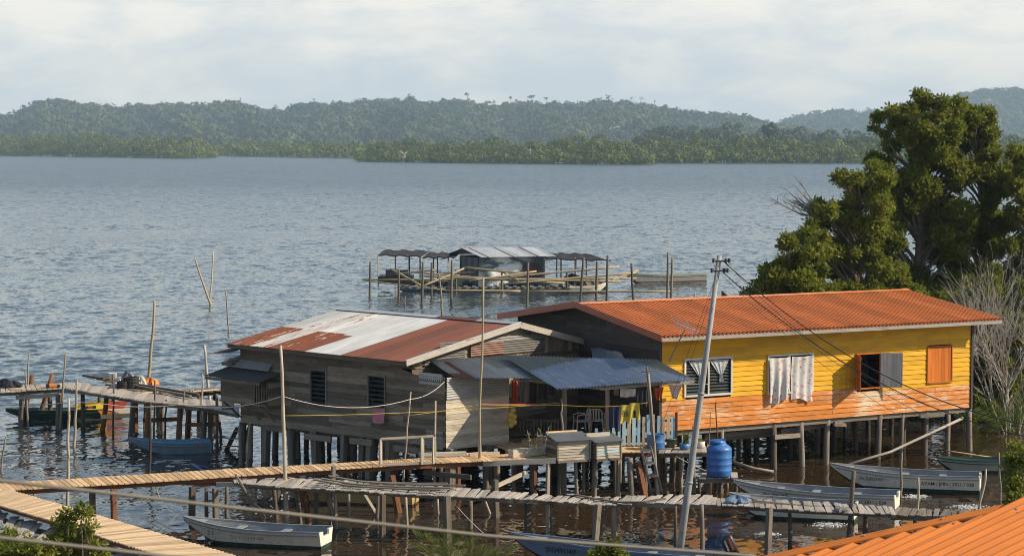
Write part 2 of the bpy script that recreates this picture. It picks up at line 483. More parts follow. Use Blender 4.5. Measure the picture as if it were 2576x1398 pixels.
# ================================================================ camera, light, sky
cam = bpy.data.cameras.new('Camera'); camo = bpy.data.objects.new('Camera', cam); COL.objects.link(camo)
camo.location = (0, 0, CAMZ); camo.rotation_euler = (math.pi / 2 - TH, 0, 0)
cam.sensor_width = 36; cam.lens = F / 2576 * 36; cam.clip_start = .5; cam.clip_end = 30000
cam.dof.use_dof = True; cam.dof.focus_distance = 74; cam.dof.aperture_fstop = 8
SC.camera = camo
SUN_AZ, SUN_EL = R(-7), R(34)
S = Vector((math.cos(SUN_AZ) * math.cos(SUN_EL), math.sin(SUN_AZ) * math.cos(SUN_EL), math.sin(SUN_EL)))
sl = bpy.data.lights.new('Sun', 'SUN'); sl.energy = 5.0; sl.angle = R(.5); sl.color = (1, .85, .64)
so = bpy.data.objects.new('Sun', sl); COL.objects.link(so); so.rotation_euler = (-S).to_track_quat('-Z', 'Y').to_euler()
SC.view_settings.view_transform = 'Standard'; SC.view_settings.look = 'None'; SC.cycles.filter_width = 1.0; SC.view_settings.exposure = .34; SC.view_settings.gamma = 1

wd = bpy.data.worlds.new('World'); SC.world = wd; wd.use_nodes = True
nt = wd.node_tree; nt.nodes.clear(); k = NT(nt)
sky = nt.nodes.new('ShaderNodeTexSky'); sky.sky_type = 'NISHITA'; sky.sun_disc = False
sky.sun_elevation = SUN_EL; sky.sun_rotation = math.atan2(S.x, S.y); sky.air_density = 1.2; sky.dust_density = 1.0; sky.ozone_density = 1.5
dirv = nt.nodes.new('ShaderNodeTexCoord').outputs['Generated']
dz = k.sep(dirv)[2]
# cloud deck: noise on the view direction, flattened towards the horizon
cv = k.vmul(dirv, (18, 18, 52))
n1 = k.noise(cv, 1.0, 7, .60, .3)
n2 = k.noise(k.vadd(k.vmul(dirv, (3, 3, 16)), (4.2, 1.1, 7.7)), 1.0, 4, .5)
n3 = k.noise(k.vadd(k.vmul(dirv, (2.0, 2.0, 3.2)), (1.2, 9.1, 3.7)), 1.0, 6, .55)
lit = k.math('ADD', k.math('MULTIPLY', n1, .6), k.math('MULTIPLY', n2, .4))
ccol = k.mix(k.ramp(lit, .44, .60), (6.25, 6.55, 6.7), (8.7, 8.25, 7.4))
low = k.ramp(dz, .30, .07)
cover = k.math('MAXIMUM', k.math('MULTIPLY', low, .93), k.math('MULTIPLY', k.ramp(n3, .54, .72), .12), clamp=True)
cloudcol = k.mix(k.ramp(dz, .065, .14), ccol, (3.9, 4.8, 5.7))
skyc = k.mix(cover, sky.outputs[0], cloudcol)
bg = nt.nodes.new('ShaderNodeBackground'); nt.links.new(skyc, bg.inputs[0]); bg.inputs[1].default_value = .1
wo = nt.nodes.new('ShaderNodeOutputWorld'); nt.links.new(bg.outputs[0], wo.inputs[0])

# ================================================================ haze
hm, hnt, hout = newmat('haze_air')
pv = hnt.nodes.new('ShaderNodeVolumePrincipled')
pv.inputs['Color'].default_value = (.58, .80, 1, 1); pv.inputs['Density'].default_value = .000115; pv.inputs['Anisotropy'].default_value = .0
hnt.links.new(pv.outputs[0], hout.inputs['Volume'])
mb = MB()
x0, x1, y0, y1, z0, z1 = -3600, 3600, -60, 6900, -2.2, 215
c8 = [mb.vert(p) for p in ((x0, y0, z0), (x1, y0, z0), (x1, y1, z0), (x0, y1, z0), (x0, y0, z1), (x1, y0, z1), (x1, y1, z1), (x0, y1, z1))]
for q in ((3, 2, 1, 0), (4, 5, 6, 7), (0, 1, 5, 4), (1, 2, 6, 5), (2, 3, 7, 6), (3, 0, 4, 7)): mb.fi([c8[i] for i in q])
haze = mb.build('haze', hm, base=(0, 0, 0)); tag(haze, 'pale bluish haze over the bay and hills', 'haze', kind='stuff')

# ================================================================ water
m, nt, out = newmat('estuary_water'); k = NT(nt)
ob = k.obj(); yy = k.sep(ob)[1]; xx = k.sep(ob)[0]
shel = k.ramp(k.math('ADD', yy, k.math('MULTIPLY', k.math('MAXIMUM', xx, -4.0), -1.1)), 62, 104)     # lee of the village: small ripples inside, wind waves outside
gust = k.ramp(k.noise(k.vmul(ob, (.007, .032, 1)), 1, 4, .6), .34, .66)
sh1 = k.math('SUBTRACT', 1.0, shel)
amp = k.math('MULTIPLY', k.math('ADD', .5, k.math('MULTIPLY', gust, .9)), k.math('ADD', .20, k.math('MULTIPLY', shel, .80)))
def slope(sc, off, det):
    nd = nt.nodes.new('ShaderNodeTexNoise'); k.set(nd, 'Vector', k.vmul(k.vadd(ob, off), sc)); nd.inputs['Scale'].default_value = 1
    nd.inputs['Detail'].default_value = det; nd.inputs['Roughness'].default_value = .55; nd.inputs['Distortion'].default_value = .35
    v = nt.nodes.new('ShaderNodeSeparateColor'); nt.links.new(nd.outputs['Color'], v.inputs[0])
    return k.math('SUBTRACT', v.outputs[0], .5), k.math('SUBTRACT', v.outputs[1], .5)
# ripples riding on the modelled waves
(bx_, by_), (cx_, cy_) = slope((.75, .55, 1), (3, 7, 0), 2), slope((2.6, 2.0, 1), (5, 1, 0), 2)
def tot(b, c): return k.math('MULTIPLY', k.math('ADD', k.math('MULTIPLY', k.math('MULTIPLY', b, SB), amp), k.math('MULTIPLY', k.math('MULTIPLY', c, SCW), k.math('ADD', .42, k.math('MULTIPLY', shel, .58)))), k.math('ADD', 1.0, k.math('MULTIPLY', k.ramp(yy, 130, 800), 1.3)))
SB, SCW = .52, .46
WSL = .022
geo = nt.nodes.new('ShaderNodeNewGeometry')
nv = nt.nodes.new('ShaderNodeVectorMath'); nv.operation = 'NORMALIZE'; nt.links.new(k.vadd(geo.outputs['Normal'], k.comb(tot(bx_, cx_), tot(by_, cy_), 0.0)), nv.inputs[0])
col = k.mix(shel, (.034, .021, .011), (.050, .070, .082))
b = k.bsdf(col, k.math('ADD', .05, k.math('MULTIPLY', k.ramp(yy, 80, 600), .2)), 0, .5)
nt.links.new(nv.outputs[0], b.inputs['Normal'])
b.inputs['IOR'].default_value = 1.333
nt.links.new(b.outputs[0], out.inputs[0]); M['water'] = m
# one sheet with modelled wind waves, finer where the bay is near, flat towards the far shore
ry = np.concatenate([[-50, 0, 25, 40, 50], CAMZ * F / np.linspace(1455 - HZ, 405 - HZ, 980), [1700, 2100, 2600, 3400, 4600, 6700]])
rx = np.concatenate([[-.52, -.42, -.34], np.linspace(-.285, .285, 1060), [.34, .42, .52]])
YY, RR = np.meshgrid(ry, rx, indexing='ij'); XX = RR * np.maximum(YY, 70.0)
wr = np.random.default_rng(77)
lee = np.clip((YY - 1.1 * np.maximum(XX, -4.0) - 60) / 42, 0, 1)
gst = .62 + .38 * (np.sin(XX * .021 + YY * .043 + 1.3) * np.sin(YY * .027 - XX * .013) + .6 * np.sin(XX * .057 - YY * .09 + 2 * np.sin(XX * .01)))
ZZ = np.zeros_like(XX)
for n_ in range(64):
    lam = .5 * (2.9 / .5) ** wr.random(); dr_ = wr.normal(-math.pi / 2 + .25, .75); kk = 2 * math.pi / lam
    ph_ = kk * (XX * math.cos(dr_) + YY * math.sin(dr_)) + wr.uniform(0, 6.28)
    ZZ += (WSL / kk) * (np.sin(ph_) + .18 * np.cos(2 * ph_))
ZZ *= np.clip(gst, .2, 1.4) * (.17 + .83 * lee) * (1 - np.clip((np.abs(RR) - .27) / .02, 0, 1)) * np.clip((YY - 52) / 3, 0, 1) * np.clip((1440 - YY) / 400, 0, 1)
nr_, nc_ = XX.shape
ii = (np.arange(nr_ - 1)[:, None] * nc_ + np.arange(nc_ - 1)[None, :]).ravel()
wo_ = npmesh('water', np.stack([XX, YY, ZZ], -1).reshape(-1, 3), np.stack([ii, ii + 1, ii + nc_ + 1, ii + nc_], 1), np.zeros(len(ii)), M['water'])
wo_.data.polygons.foreach_set('use_smooth', np.ones(len(ii), bool))
tag(wo_, 'grey blue choppy estuary water turning brown by the houses', 'water', kind='structure')

# ================================================================ hills, far forest
def prof(pts):
    xs = np.array([p[0] for p in pts], float); ys = np.array([p[1] for p in pts], float)
    return lambda x: np.interp(x, xs, ys)
ridge = prof([(-400, 318), (-100, 308), (0, 302), (20, 300), (60, 283), (90, 270), (120, 262), (150, 260), (180, 266), (230, 272), (290, 276), (380, 276), (440, 271), (500, 272), (560, 268), (600, 265), (640, 277), (660, 288), (690, 286), (720, 276), (780, 272), (860, 271), (940, 263), (1000, 258), (1040, 254), (1100, 265), (1160, 263), (1200, 268), (1260, 274), (1300, 265), (1360, 271), (1420, 268), (1460, 266), (1530, 261), (1580, 268), (1640, 274), (1700, 284), (1780, 298), (1830, 297), (1870, 300), (1910, 313), (1960, 322), (2060, 345), (2150, 365), (3000, 365)])
ridge2 = prof([(1700, 365), (1880, 345), (1940, 322), (2000, 301), (2040, 291), (2080, 286), (2140, 286), (2200, 287), (2260, 280), (2320, 272), (2360, 255), (2420, 243), (2480, 230), (2530, 232), (2576, 228), (2800, 240)])
def blobs(name, centers, radii, nq, qs, mat, label, flat=.8, kind='stuff', tb=None, seed=1, name_parent=None, shell=.75):
    # leafy canopies: per crown a cloud of small quads facing outwards
    r = np.random.default_rng(seed)
    c = np.asarray(centers); rad = np.asarray(radii)
    n = len(c); N = n * nq
    d = r.normal(size=(N, 3)); d[:, 2] = np.abs(d[:, 2]) * 1.1 - .35 * r.random(N); d /= np.linalg.norm(d, axis=1)[:, None]
    rr = np.repeat(rad, nq) * (shell + (1.08 - shell) * r.random(N))
    ctr = np.repeat(c, nq, 0) + d * rr[:, None] * np.array([1, 1, flat])
    nr = d + r.normal(size=(N, 3)) * .38; nr /= np.linalg.norm(nr, axis=1)[:, None]
    a = np.cross(nr, r.normal(size=(N, 3))); a /= np.linalg.norm(a, axis=1)[:, None]
    bb = np.cross(nr, a)
    s = (np.repeat(rad, nq) * qs * (.6 + .8 * r.random(N)))[:, None]
    v = np.stack([ctr - a * s, ctr - bb * s * .7, ctr + a * s, ctr + bb * s * .7], 1).reshape(-1, 3)
    q = np.arange(N * 4).reshape(-1, 4)
    t = np.repeat(r.random(n) if tb is None else tb, nq) * .75 + r.random(N) * .25
    return npmesh(name, v, q, t, mat, parent=name_parent, base=tuple(c[0]) if name_parent is None else (0, 0, 0))

def hill(name, rf, px0, px1, Yr, Yf, label, seed, ncrown, rad):
    r = np.random.default_rng(seed)
    nx, ny = 260, 30
    pxs = np.linspace(px0, px1, nx); vs = np.linspace(0, 1.25, ny)
    def zat(px, v):
        Y = Yf + (Yr - Yf) * v
        zr = CAMZ + (HZ - rf(px)) / F * Yr
        lump = .5 + .5 * np.sin(px * .021 + 2 * np.sin(px * .006 + seed) + v * 4)
        prof_ = np.where(v <= 1, (np.clip(v, 0, 1) ** (.75 + .5 * lump)), 1 - (v - 1) * 2.2)
        # keep the crest the sky line, spurs and gullies lower down
        z = zr * prof_ * (1 - .22 * np.sin(px * .035 + v * 9 + seed) * np.clip(1 - v, 0, 1) * np.clip(v * 2, 0, 1))
        return (px - 1288) / F * Y, Y, np.maximum(z - rad * .9, -.5)
    mbv = []
    for v in vs:
        x, Y, z = zat(pxs, v)
        mbv.append(np.stack([x, np.full(nx, Y) if np.isscalar(Y) else Y + 0 * x, z], 1))
    verts = np.concatenate(mbv)
    q = [(j * nx + i, j * nx + i + 1, (j + 1) * nx + i + 1, (j + 1) * nx + i) for j in range(ny - 1) for i in range(nx - 1)]
    o = npmesh(name, verts, q, np.full(len(q), .1), M['leaf_hill'], base=(0, Yf, 0))
    o.data.materials[0] = M['hill_soil']
    tag(o, label, 'hills', kind='structure')
    px = r.uniform(px0, px1, ncrown); v = np.where(r.random(ncrown) < .16, r.uniform(.94, 1.02, ncrown), r.random(ncrown) ** .8)
    x, Y, z = zat(px, v)
    rd = rad * (.45 + 1.15 * r.random(ncrown) ** 2.5)
    tb = np.clip(.42 + .28 * np.sin(px * .03 + v * 7) * np.cos(v * 11 + px * .011) + .22 * np.sin(px * .11 + v * 23) * np.sin(v * 31 - px * .05) + .27 * r.normal(size=ncrown), 0, 1)
    keep = np.ones(ncrown, bool)
    for (cx, cy, rx, ry) in CLEAR:
        py = HZ - (z + rad - CAMZ) / Y * F
        keep &= ~(((px - cx) / rx) ** 2 + ((py - cy) / ry) ** 2 < 1)
    c = np.stack([x, Y, z + rd * .5], 1)[keep]
    f = blobs('hill_forest', c, rd[keep], 40, .26, M['leaf_hill'], None, .95, tb=tb[keep], seed=seed)
    tag(f, label.replace('ridge of hills', 'mass of forest trees covering the ridge'), 'forest', kind='stuff')
M['hill_soil'] = simple('hill_undergrowth', (.055, .075, .03), .95, .4, .02)
M['bare_earth'] = simple('bare_orange_earth', (.42, .26, .14), .9, .3, .1)
M['quarry'] = simple('pale_quarry_earth', (.62, .52, .42), .9, .3, .1)
CLEAR = [(1255, 303, 10, 5), (1545, 322, 14, 4), (1505, 297, 9, 3), (2480, 256, 12, 6)]
hill('hills', ridge, -250, 2200, 4300, 3000, 'long blue green ridge of hills across the bay', 3, 9500, 9.5)
hill('hills', ridge2, 1700, 2750, 6200, 4700, 'higher hazier ridge of hills behind the big tree', 5, 5200, 11)

# bare earth scars, laid on the slopes
def scar(px, py, w, h, Y, mat, label):
    # broken flecks of bare ground strung along a slope
    mb = MB()
    for a in range(16):
        f = random.uniform(-.5, .5); ox, oy = f * w, -f * h * .8 + random.gauss(0, h * .14); ww = w * random.uniform(.05, .16); hh = h * random.uniform(.06, .16)
        pts = [Pd(px + ox + math.cos(t_) * ww * random.uniform(.6, 1.2), py + oy - math.sin(t_) * hh * random.uniform(.6, 1.2), Y + math.sin(t_) * 6 + a) for t_ in np.linspace(0, 6.28, 8)[:-1]]
        mb.poly(pts)
    tag(mb.build('bare_ground', mat), label, 'bare ground', kind='structure')
scar(1255, 303, 20, 8, 3560, M['bare_earth'], 'orange earth scar on the wooded hillside above the island')
scar(1545, 322, 26, 7, 3420, M['quarry'], 'white quarry patch low on the wooded hillside')
scar(1505, 297, 24, 4, 3620, M['bare_earth'], 'thin tan track along the wooded hillside above the quarry')
scar(2480, 256, 26, 13, 5650, M['bare_earth'], 'pale landslip on the far hill right of the big tree')

# mangrove belts on the far shore: waterline / top profiles in survey pixels
def belt(px0, px1, base, top, rows, rad, mat, label, seed, depth=90):
    r = np.random.default_rng(seed)
    cs, rs, tb = [], [], []
    for row in range(rows):
        px = px0
        while px < px1:
            by = base(px); Y = F * CAMZ / (by - HZ) + row * depth / rows + r.uniform(-4, 4)
            ht = (by - top(px)) * Y / F * (1.22 if px < 560 else 1.08)
            edge = min(1, .45 + (px - px0) / 40, .45 + (px1 - px) / 40)
            z = ht * edge * (.30 + .70 * (row / max(1, rows - 1)) ** .7) * r.uniform(.70, 1.10)
            rd = rad * r.uniform(.6, 1.35)
            tone = np.clip(.42 + .2 * np.sin(px * .05 + row) + .17 * r.normal(), 0, 1)
            x = (px - 1288) / F * Y
            cs.append((x, Y, max(rd * .4, z - rd * .8))); rs.append(rd); tb.append(tone)
            zz = z - rd * 1.9
            while zz > -rd * .35:
                cs.append((x + r.uniform(-2, 2), Y - r.uniform(0, 2.5), zz)); rs.append(rd * r.uniform(.7, 1)); tb.append(np.clip(tone + .15 * r.normal(), 0, 1)); zz -= rd * 1.2
            px += rad * 1.15 * F / Y * r.uniform(.6, 1.2)
    o = blobs('mangrove_forest', np.array(cs), np.array(rs), 120, .155, mat, None, .9, tb=np.array(tb), seed=seed)
    tag(o, label, 'mangrove forest', kind='stuff')
belt(-200, 548, prof([(-200, 392), (0, 392), (300, 396), (460, 399), (548, 397)]), prof([(-200, 352), (0, 352), (140, 346), (240, 349), (380, 352), (480, 356), (530, 360), (548, 372)]), 4, 5.2, M['leaf_far'], 'left mangrove shore ending in a point on the bay', 11)
belt(540, 960, prof([(540, 393), (960, 400)]), prof([(540, 356), (700, 360), (960, 362)]), 5, 6.0, M['leaf_far'], 'distant mangrove shore in the gap behind the two points', 12, 260)
belt(905, 1640, prof([(905, 407), (1200, 411), (1640, 415)]), prof([(905, 378), (960, 362), (1060, 358), (1200, 356), (1390, 358), (1430, 348), (1510, 346), (1560, 354), (1620, 372), (1640, 392)]), 5, 3.8, M['leaf_far'], 'mangrove island in the middle of the far shore', 13)
belt(1600, 2800, prof([(1600, 411), (2300, 411.5), (2800, 411)]), prof([(1600, 354), (1900, 352), (2200, 356), (2800, 352)]), 5, 4.4, M['leaf_far'], 'right mangrove shore running behind the big tree', 14, 160)
belt(1590, 2300, prof([(1590, 398), (2300, 398)]), prof([(1590, 345), (1640, 330), (1700, 321), (1800, 322), (1860, 324), (1890, 335), (1950, 335), (2040, 333), (2130, 335), (2300, 343)]), 4, 7.0, M['leaf_hill'], 'low dark wooded rise behind the right mangrove shore', 15, 200)

def far_tree(px, pyt, pyb, Y, w, label, shape='round', dead=False):
    base = Pd(px, pyb, Y); top = Pd(px, pyt, Y); hgt = top.z - base.z
    t = thing('forest_tree', base, label, 'tree')
    mb = MB(); mb.tube([base - ZUP * 4, base.lerp(top, .5), top - ZUP * hgt * .15], [hgt * .03, hgt * .024, hgt * .012], 6)
    if dead:
        for i in range(14):
            a = base.lerp(top, random.uniform(.3, .9)); an = random.uniform(0, 6.28); l = w / F * Y * random.uniform(.3, .6)
            mb.tube([a, a + Vector((math.cos(an) * l, math.sin(an) * l, l * .7))], [.35, .12], 5)
    mb.build('trunk', M['bark_pale'] if dead else M['bark'], t)
    if dead: return
    rd = w / 2 / F * Y
    if shape == 'dome': cs = [(random.gauss(0, .38), random.gauss(0, .38), random.uniform(.15, .85)) for _ in range(26)]; sc = (rd, rd, hgt)
    elif shape == 'flat': cs = [(random.gauss(0, .5), random.gauss(0, .5), random.uniform(.8, 1)) for _ in range(8)]; sc = (rd, rd, hgt)
    else: cs = [(random.gauss(0, .35), random.gauss(0, .35), random.uniform(.45, .98)) for _ in range(12)]; sc = (rd, rd, hgt)
    c = np.array([(base.x + a * sc[0], base.y + b_ * sc[1], base.z + z_ * sc[2]) for a, b_, z_ in cs])
    blobs('crown', c, np.full(len(c), rd * (.30 if shape != 'dome' else .36)), 40, .42, M['leaf_hill'], None, .8, seed=int(px), name_parent=t)
far_tree(1940, 310, 352, 1700, 52, 'large dark dome shaped tree rising above the far mangrove shore', 'dome')
for (px, a, b_, w, lb, sh) in [
    (87, 262, 285, 22, 'spreading flat topped tree on the ridge above the left slope', 'flat'),
    (190, 255, 275, 9, 'small upright tree right of the leftmost hilltop', 'round'),
    (325, 265, 285, 12, 'thin flat crowned tree on the left ridge saddle', 'flat'),
    (407, 262, 282, 11, 'pair like bushy tree in the middle of the left ridge', 'round'),
    (604, 252, 275, 9, 'slim tall tree on the second hilltop from the left', 'round'),
    (692, 269, 296, 13, 'lone tall tree standing in the dip between the left hills', 'round'),
    (790, 254, 278, 8, 'tiny crowned thin tree on the ridge right of the dip', 'flat'),
    (1031, 243, 266, 16, 'bushy tree at the top of the middle hill', 'round'),
    (1176, 240, 268, 16, 'tall slender umbrella tree right of the middle hilltop', 'flat'),
    (1242, 257, 282, 10, 'dense short crowned tree in the notch of the middle ridge', 'round'),
    (1285, 250, 272, 14, 'wide topped tree right of the ridge notch', 'flat'),
    (1337, 247, 274, 18, 'tallest spreading tree on the ridge above the island', 'flat'),
    (1374, 252, 276, 12, 'leaning pale tree beside the tallest spreading tree', 'flat'),
    (1531, 244, 272, 17, 'heavy dark tree on the ridge top above the quarry', 'round'),
    (1587, 251, 274, 9, 'first small umbrella tree right of the quarry hilltop', 'flat'),
    (1612, 250, 276, 9, 'thin stemmed umbrella tree in the row on the quarry ridge', 'flat'),
    (1646, 257, 282, 9, 'last umbrella tree where the quarry ridge drops', 'flat'),
    (2183, 277, 300, 11, 'single tree on the ridge just left of the big mangrove', 'flat'),
    (2018, 290, 305, 7, 'little tree where the far ridge starts to rise', 'round')]:
    far_tree(px, a - 6, b_, 4250 if px < 1990 else 6100, w, lb, sh)
for (px, a, b_, w, lb) in [(1014, 382, 411, 26, 'pale dead tree leaning out of the island shore at its left'), (1334, 375, 413, 24, 'pale dead tree on the middle of the island shore'), (1496, 352, 414, 30, 'tall grey leafless tree at the right end of the island')]:
    Yd = F * CAMZ / ((411 if px > 800 else 398) - HZ) - 12
    far_tree(px, a, b_, Yd, w, lb, dead=True)

# ================================================================ near trees
def leaves(name, clumps, mat, parent, nros, lf=.12, per=7, seed=1, up=.5, shell=.35):
    # rosettes of elliptic leaves scattered through ellipsoidal clumps (x,y,z,rx,ry,rz)
    r = np.random.default_rng(seed)
    cl = np.asarray(clumps, float)
    vol = cl[:, 3] * cl[:, 5]; pr = vol / vol.sum()
    idx = r.choice(len(cl), nros, p=pr)
    d = r.normal(size=(nros, 3)); d /= np.linalg.norm(d, axis=1)[:, None]
    rr = (shell + (1 - shell) * r.random(nros) ** .6)
    pos = cl[idx, :3] + d * rr[:, None] * cl[idx, 3:6] * (1 + .12 * r.normal(size=(nros, 1)))
    ax = d * .6 + np.array([0, 0, up]) + r.normal(size=(nros, 3)) * .35; ax /= np.linalg.norm(ax, axis=1)[:, None]
    N = nros * per
    P = np.repeat(pos, per, 0); A = np.repeat(ax, per, 0)
    dirn = A * .55 + r.normal(size=(N, 3)) * .75; dirn /= np.linalg.norm(dirn, axis=1)[:, None]
    nn = A - dirn * (A * dirn).sum(1)[:, None] + r.normal(size=(N, 3)) * .25
    sd = np.cross(dirn, nn); sd /= np.linalg.norm(sd, axis=1)[:, None]
    L = (lf * (.65 + .7 * r.random(N)))[:, None]
    P = P + r.normal(size=(N, 3)) * lf * .5
    v = np.stack([P, P + dirn * L * .5 + sd * L * .24, P + dirn * L, P + dirn * L * .5 - sd * L * .24], 1).reshape(-1, 3)
    ct = r.random(len(cl))
    t = np.clip(np.repeat(ct[idx] * .45 + r.random(nros) * .35, per) + r.random(N) * .2, 0, 1)
    return npmesh(name, v, np.arange(N * 4).reshape(-1, 4), t, mat, parent)

def branchy(mb, base, clumps, r0, n=7, twigs=3):
    base = Vector(base); top = max(clumps, key=lambda c: c[2]); tv = Vector(top[:3])
    cx = sum(c[0] for c in clumps) / len(clumps); cy = sum(c[1] for c in clumps) / len(clumps)
    spine = [base, base.lerp(Vector((cx, cy, tv.z)), .35) + Vector((.25, .1, 0)), base.lerp(Vector((cx * .6 + tv.x * .4, cy, tv.z)), .7) - Vector((.2, 0, 0)), tv]
    mb.tube(spine, [r0 * .72, r0 * .55, r0 * .34, r0 * .06], 7)
    for c in clumps:
        e = Vector(c[:3]); hz = (Vector((e.x, e.y, 0)) - Vector((cx, cy, 0))).length
        f = (e.z - .65 * hz - .8 - base.z) / max(.5, tv.z - base.z); f = min(.92, max(0, f)); kk = min(2, int(f * 3))
        a = spine[kk].lerp(spine[kk + 1], f * 3 - kk); rr = r0 * (.42 - .34 * f)
        mid = a.lerp(e, .5) + Vector((random.uniform(-.2, .2), random.uniform(-.2, .2), .12 * hz * random.uniform(-.4, 1)))
        mb.tube([a, mid, e], [rr, rr * .6, rr * .18], 6)
        for _ in range(twigs):
            q = e.lerp(mid, random.uniform(0, .6)); dd = Vector((random.gauss(0, 1), random.gauss(0, 1), random.gauss(.4, .8))).normalized() * c[3] * random.uniform(.6, 1.25)
            mb.tube([q, q + dd * .6 + Vector((0, 0, .1)), q + dd], [rr * .3 + .006, rr * .2 + .004, .004], 5)

def mangrove(name, label, base, circles, Y, mat, nros, lf, seed, r0=.22, fork=.35, per=7, extra_branches=(), yj=1.6, cat='tree', nsub=7):
    # circles: crown lobes given as (px, py, radius px) at distance Y
    random.seed(seed)
    t = thing(name, base, label, cat)
    cl = []
    for (px, py, rp) in circles:
        for s_ in range(nsub):
            yy_ = Y + random.uniform(-yj, yj)
            q = Pd(px + random.gauss(0, rp * .54), py + random.gauss(0, rp * .5), yy_); rr = rp / ppm(Y) * random.uniform(.26, .46)
            cl.append((q.x, q.y, q.z, rr, rr * 1.1, rr * random.uniform(.62, .9)))
    top = max(c[2] for c in cl); zt = base[2] + (top - base[2]) * fork
    mean = np.mean([c[:2] for c in cl], 0)
    fk = Vector((base[0] * .6 + mean[0] * .4, base[1] * .6 + mean[1] * .4, zt))
    mb = MB(); mb.tube([Vector(base) - ZUP * .4, Vector(base).lerp(fk, .5) + Vector((.12, 0, 0)), fk], [r0 * 1.15, r0 * .9, r0 * .75], 9)
    for i in range(6):
        an = i * 1.05 + random.random(); q = Vector(base) + Vector((math.cos(an) * .9, math.sin(an) * .9, -.3))
        mb.tube([Vector(base) + ZUP * random.uniform(.7, 1.3), Vector(base).lerp(q, .7) + ZUP * .5, q], [.05, .045, .04], 5)
    mb.build('trunk', M['bark'], t)
    mb = MB(); branchy(mb, fk, cl, r0, twigs=5)
    for (pts, rads) in extra_branches: mb.tube(pts, rads, 5)
    mb.build('limbs', M['bark'], t)
    leaves('crown', cl, mat, t, nros, lf, per, seed)
    return t
mangrove('mangrove_tree', 'tallest dark green mangrove tree with a pointed top behind the orange roof', Pd(2300, 985, 97), [
    (2318, 262, 36), (2285, 300, 50), (2345, 310, 60), (2240, 330, 46), (2300, 370, 80), (2380, 370, 62), (2235, 400, 44), (2330, 450, 88), (2250, 470, 56), (2410, 440, 60), (2280, 540, 84), (2370, 550, 80), (2300, 630, 84), (2390, 660, 80), (2230, 600, 60), (2240, 690, 70), (2330, 720, 80)], 97, M['leaf'], 16000, .165, 21, .30, .30)
mangrove('mangrove_tree', 'second tall mangrove tree with a broad top at the right edge of the tall one', Pd(2470, 980, 98.5), [
    (2420, 300, 34), (2465, 300, 34), (2440, 345, 60), (2490, 330, 40), (2500, 390, 54), (2450, 420, 70), (2515, 450, 40), (2470, 500, 84), (2440, 590, 80), (2510, 560, 60), (2490, 650, 84), (2440, 700, 74), (2530, 690, 64), (2480, 760, 70)], 98.5, M['leaf'], 12500, .165, 22, .27, .32)
dead = []
random.seed(5)
b0 = Pd(2072, 548, 92.5)
for i in range(15):
    e = Pd(random.uniform(1938, 2030), random.uniform(455, 520), 92.5 + random.uniform(-1, 1)); mid = b0.lerp(e, .5) + Vector((0, 0, -.12 + random.uniform(-.2, .2)))
    dead.append(([Pd(2130, 610, 93), b0, mid, e], [.05, .04, .025, .008]))
    for j in range(5):
        a = mid.lerp(e, random.uniform(0, 1)); dead.append(([a, a + Vector((random.uniform(-.45, .1), random.uniform(-.3, .3), random.uniform(-.2, .45)))], [.014, .005]))
mangrove('mangrove_tree', 'leaning mangrove tree with bare twigs reaching left over the water', Pd(2170, 1000, 93), [
    (2122, 450, 24), (2150, 475, 36), (2195, 435, 36), (2220, 465, 46), (2180, 500, 50), (2100, 535, 40), (2060, 560, 34), (2150, 560, 60), (2110, 610, 60), (2200, 560, 60), (2180, 640, 74), (2080, 640, 46), (2130, 700, 70), (2200, 715, 70), (2050, 520, 16)], 93, M['leaf'], 9800, .16, 23, .22, .35, extra_branches=dead)
mangrove('mangrove_bush', 'bright topped mangrove bush above the ridge of the orange roof', Pd(2010, 1010, 90), [
    (2040, 620, 42), (2000, 640, 42), (2060, 660, 50), (1990, 690, 50), (1950, 690, 38), (1930, 720, 44), (2030, 720, 60), (1900, 745, 28), (1960, 750, 50), (2090, 740, 44), (2050, 600, 26)], 90, M['leaf_lit'], 6500, .17, 24, .13, .4, cat='bush')
mangrove('mangrove_tree', 'mangrove tree cut by the right edge of the photo', Pd(2600, 990, 96), [
    (2570, 395, 22), (2590, 440, 40), (2560, 480, 30), (2548, 520, 34), (2590, 540, 50), (2570, 600, 50), (2600, 660, 60), (2580, 720, 60), (2545, 380, 12)], 96, M['leaf'], 7500, .16, 25, .2, .35)
mangrove('mangrove_bush', 'dark low mangrove thicket beside the right end of the yellow house', Pd(2540, 1072, 86), [
    (2470, 930, 40), (2465, 1000, 36), (2490, 1060, 36), (2535, 1075, 36), (2480, 800, 50), (2540, 840, 60), (2500, 900, 50), (2560, 930, 60), (2500, 720, 50), (2560, 760, 56), (2590, 830, 50), (2520, 1000, 50), (2570, 1040, 50), (2480, 1020, 30)], 88, M['leaf'], 13000, .16, 26, .13, .3, cat='bush')
for (pxs_, lb_, sd_) in (((1890, 1950, 2010, 2070), 'dark mangrove thicket hidden low behind the middle of the yellow house', 61), ((2110, 2170, 2230, 2290), 'dark mangrove thicket low behind the right half of the yellow house', 62), ((2330, 2390, 2450, 2510), 'dark mangrove thicket behind the bare pale bush', 63)):
    mangrove('mangrove_bush', lb_, Pd(pxs_[1], 1040, 89), [(p_ + dx_, y_, 52) for p_ in pxs_ for dx_, y_ in ((0, 1010), (25, 950), (0, 890), (20, 830), (5, 770))], 90, M['leaf'], 7000, .17, sd_, .1, .25, nsub=4, cat='bush')
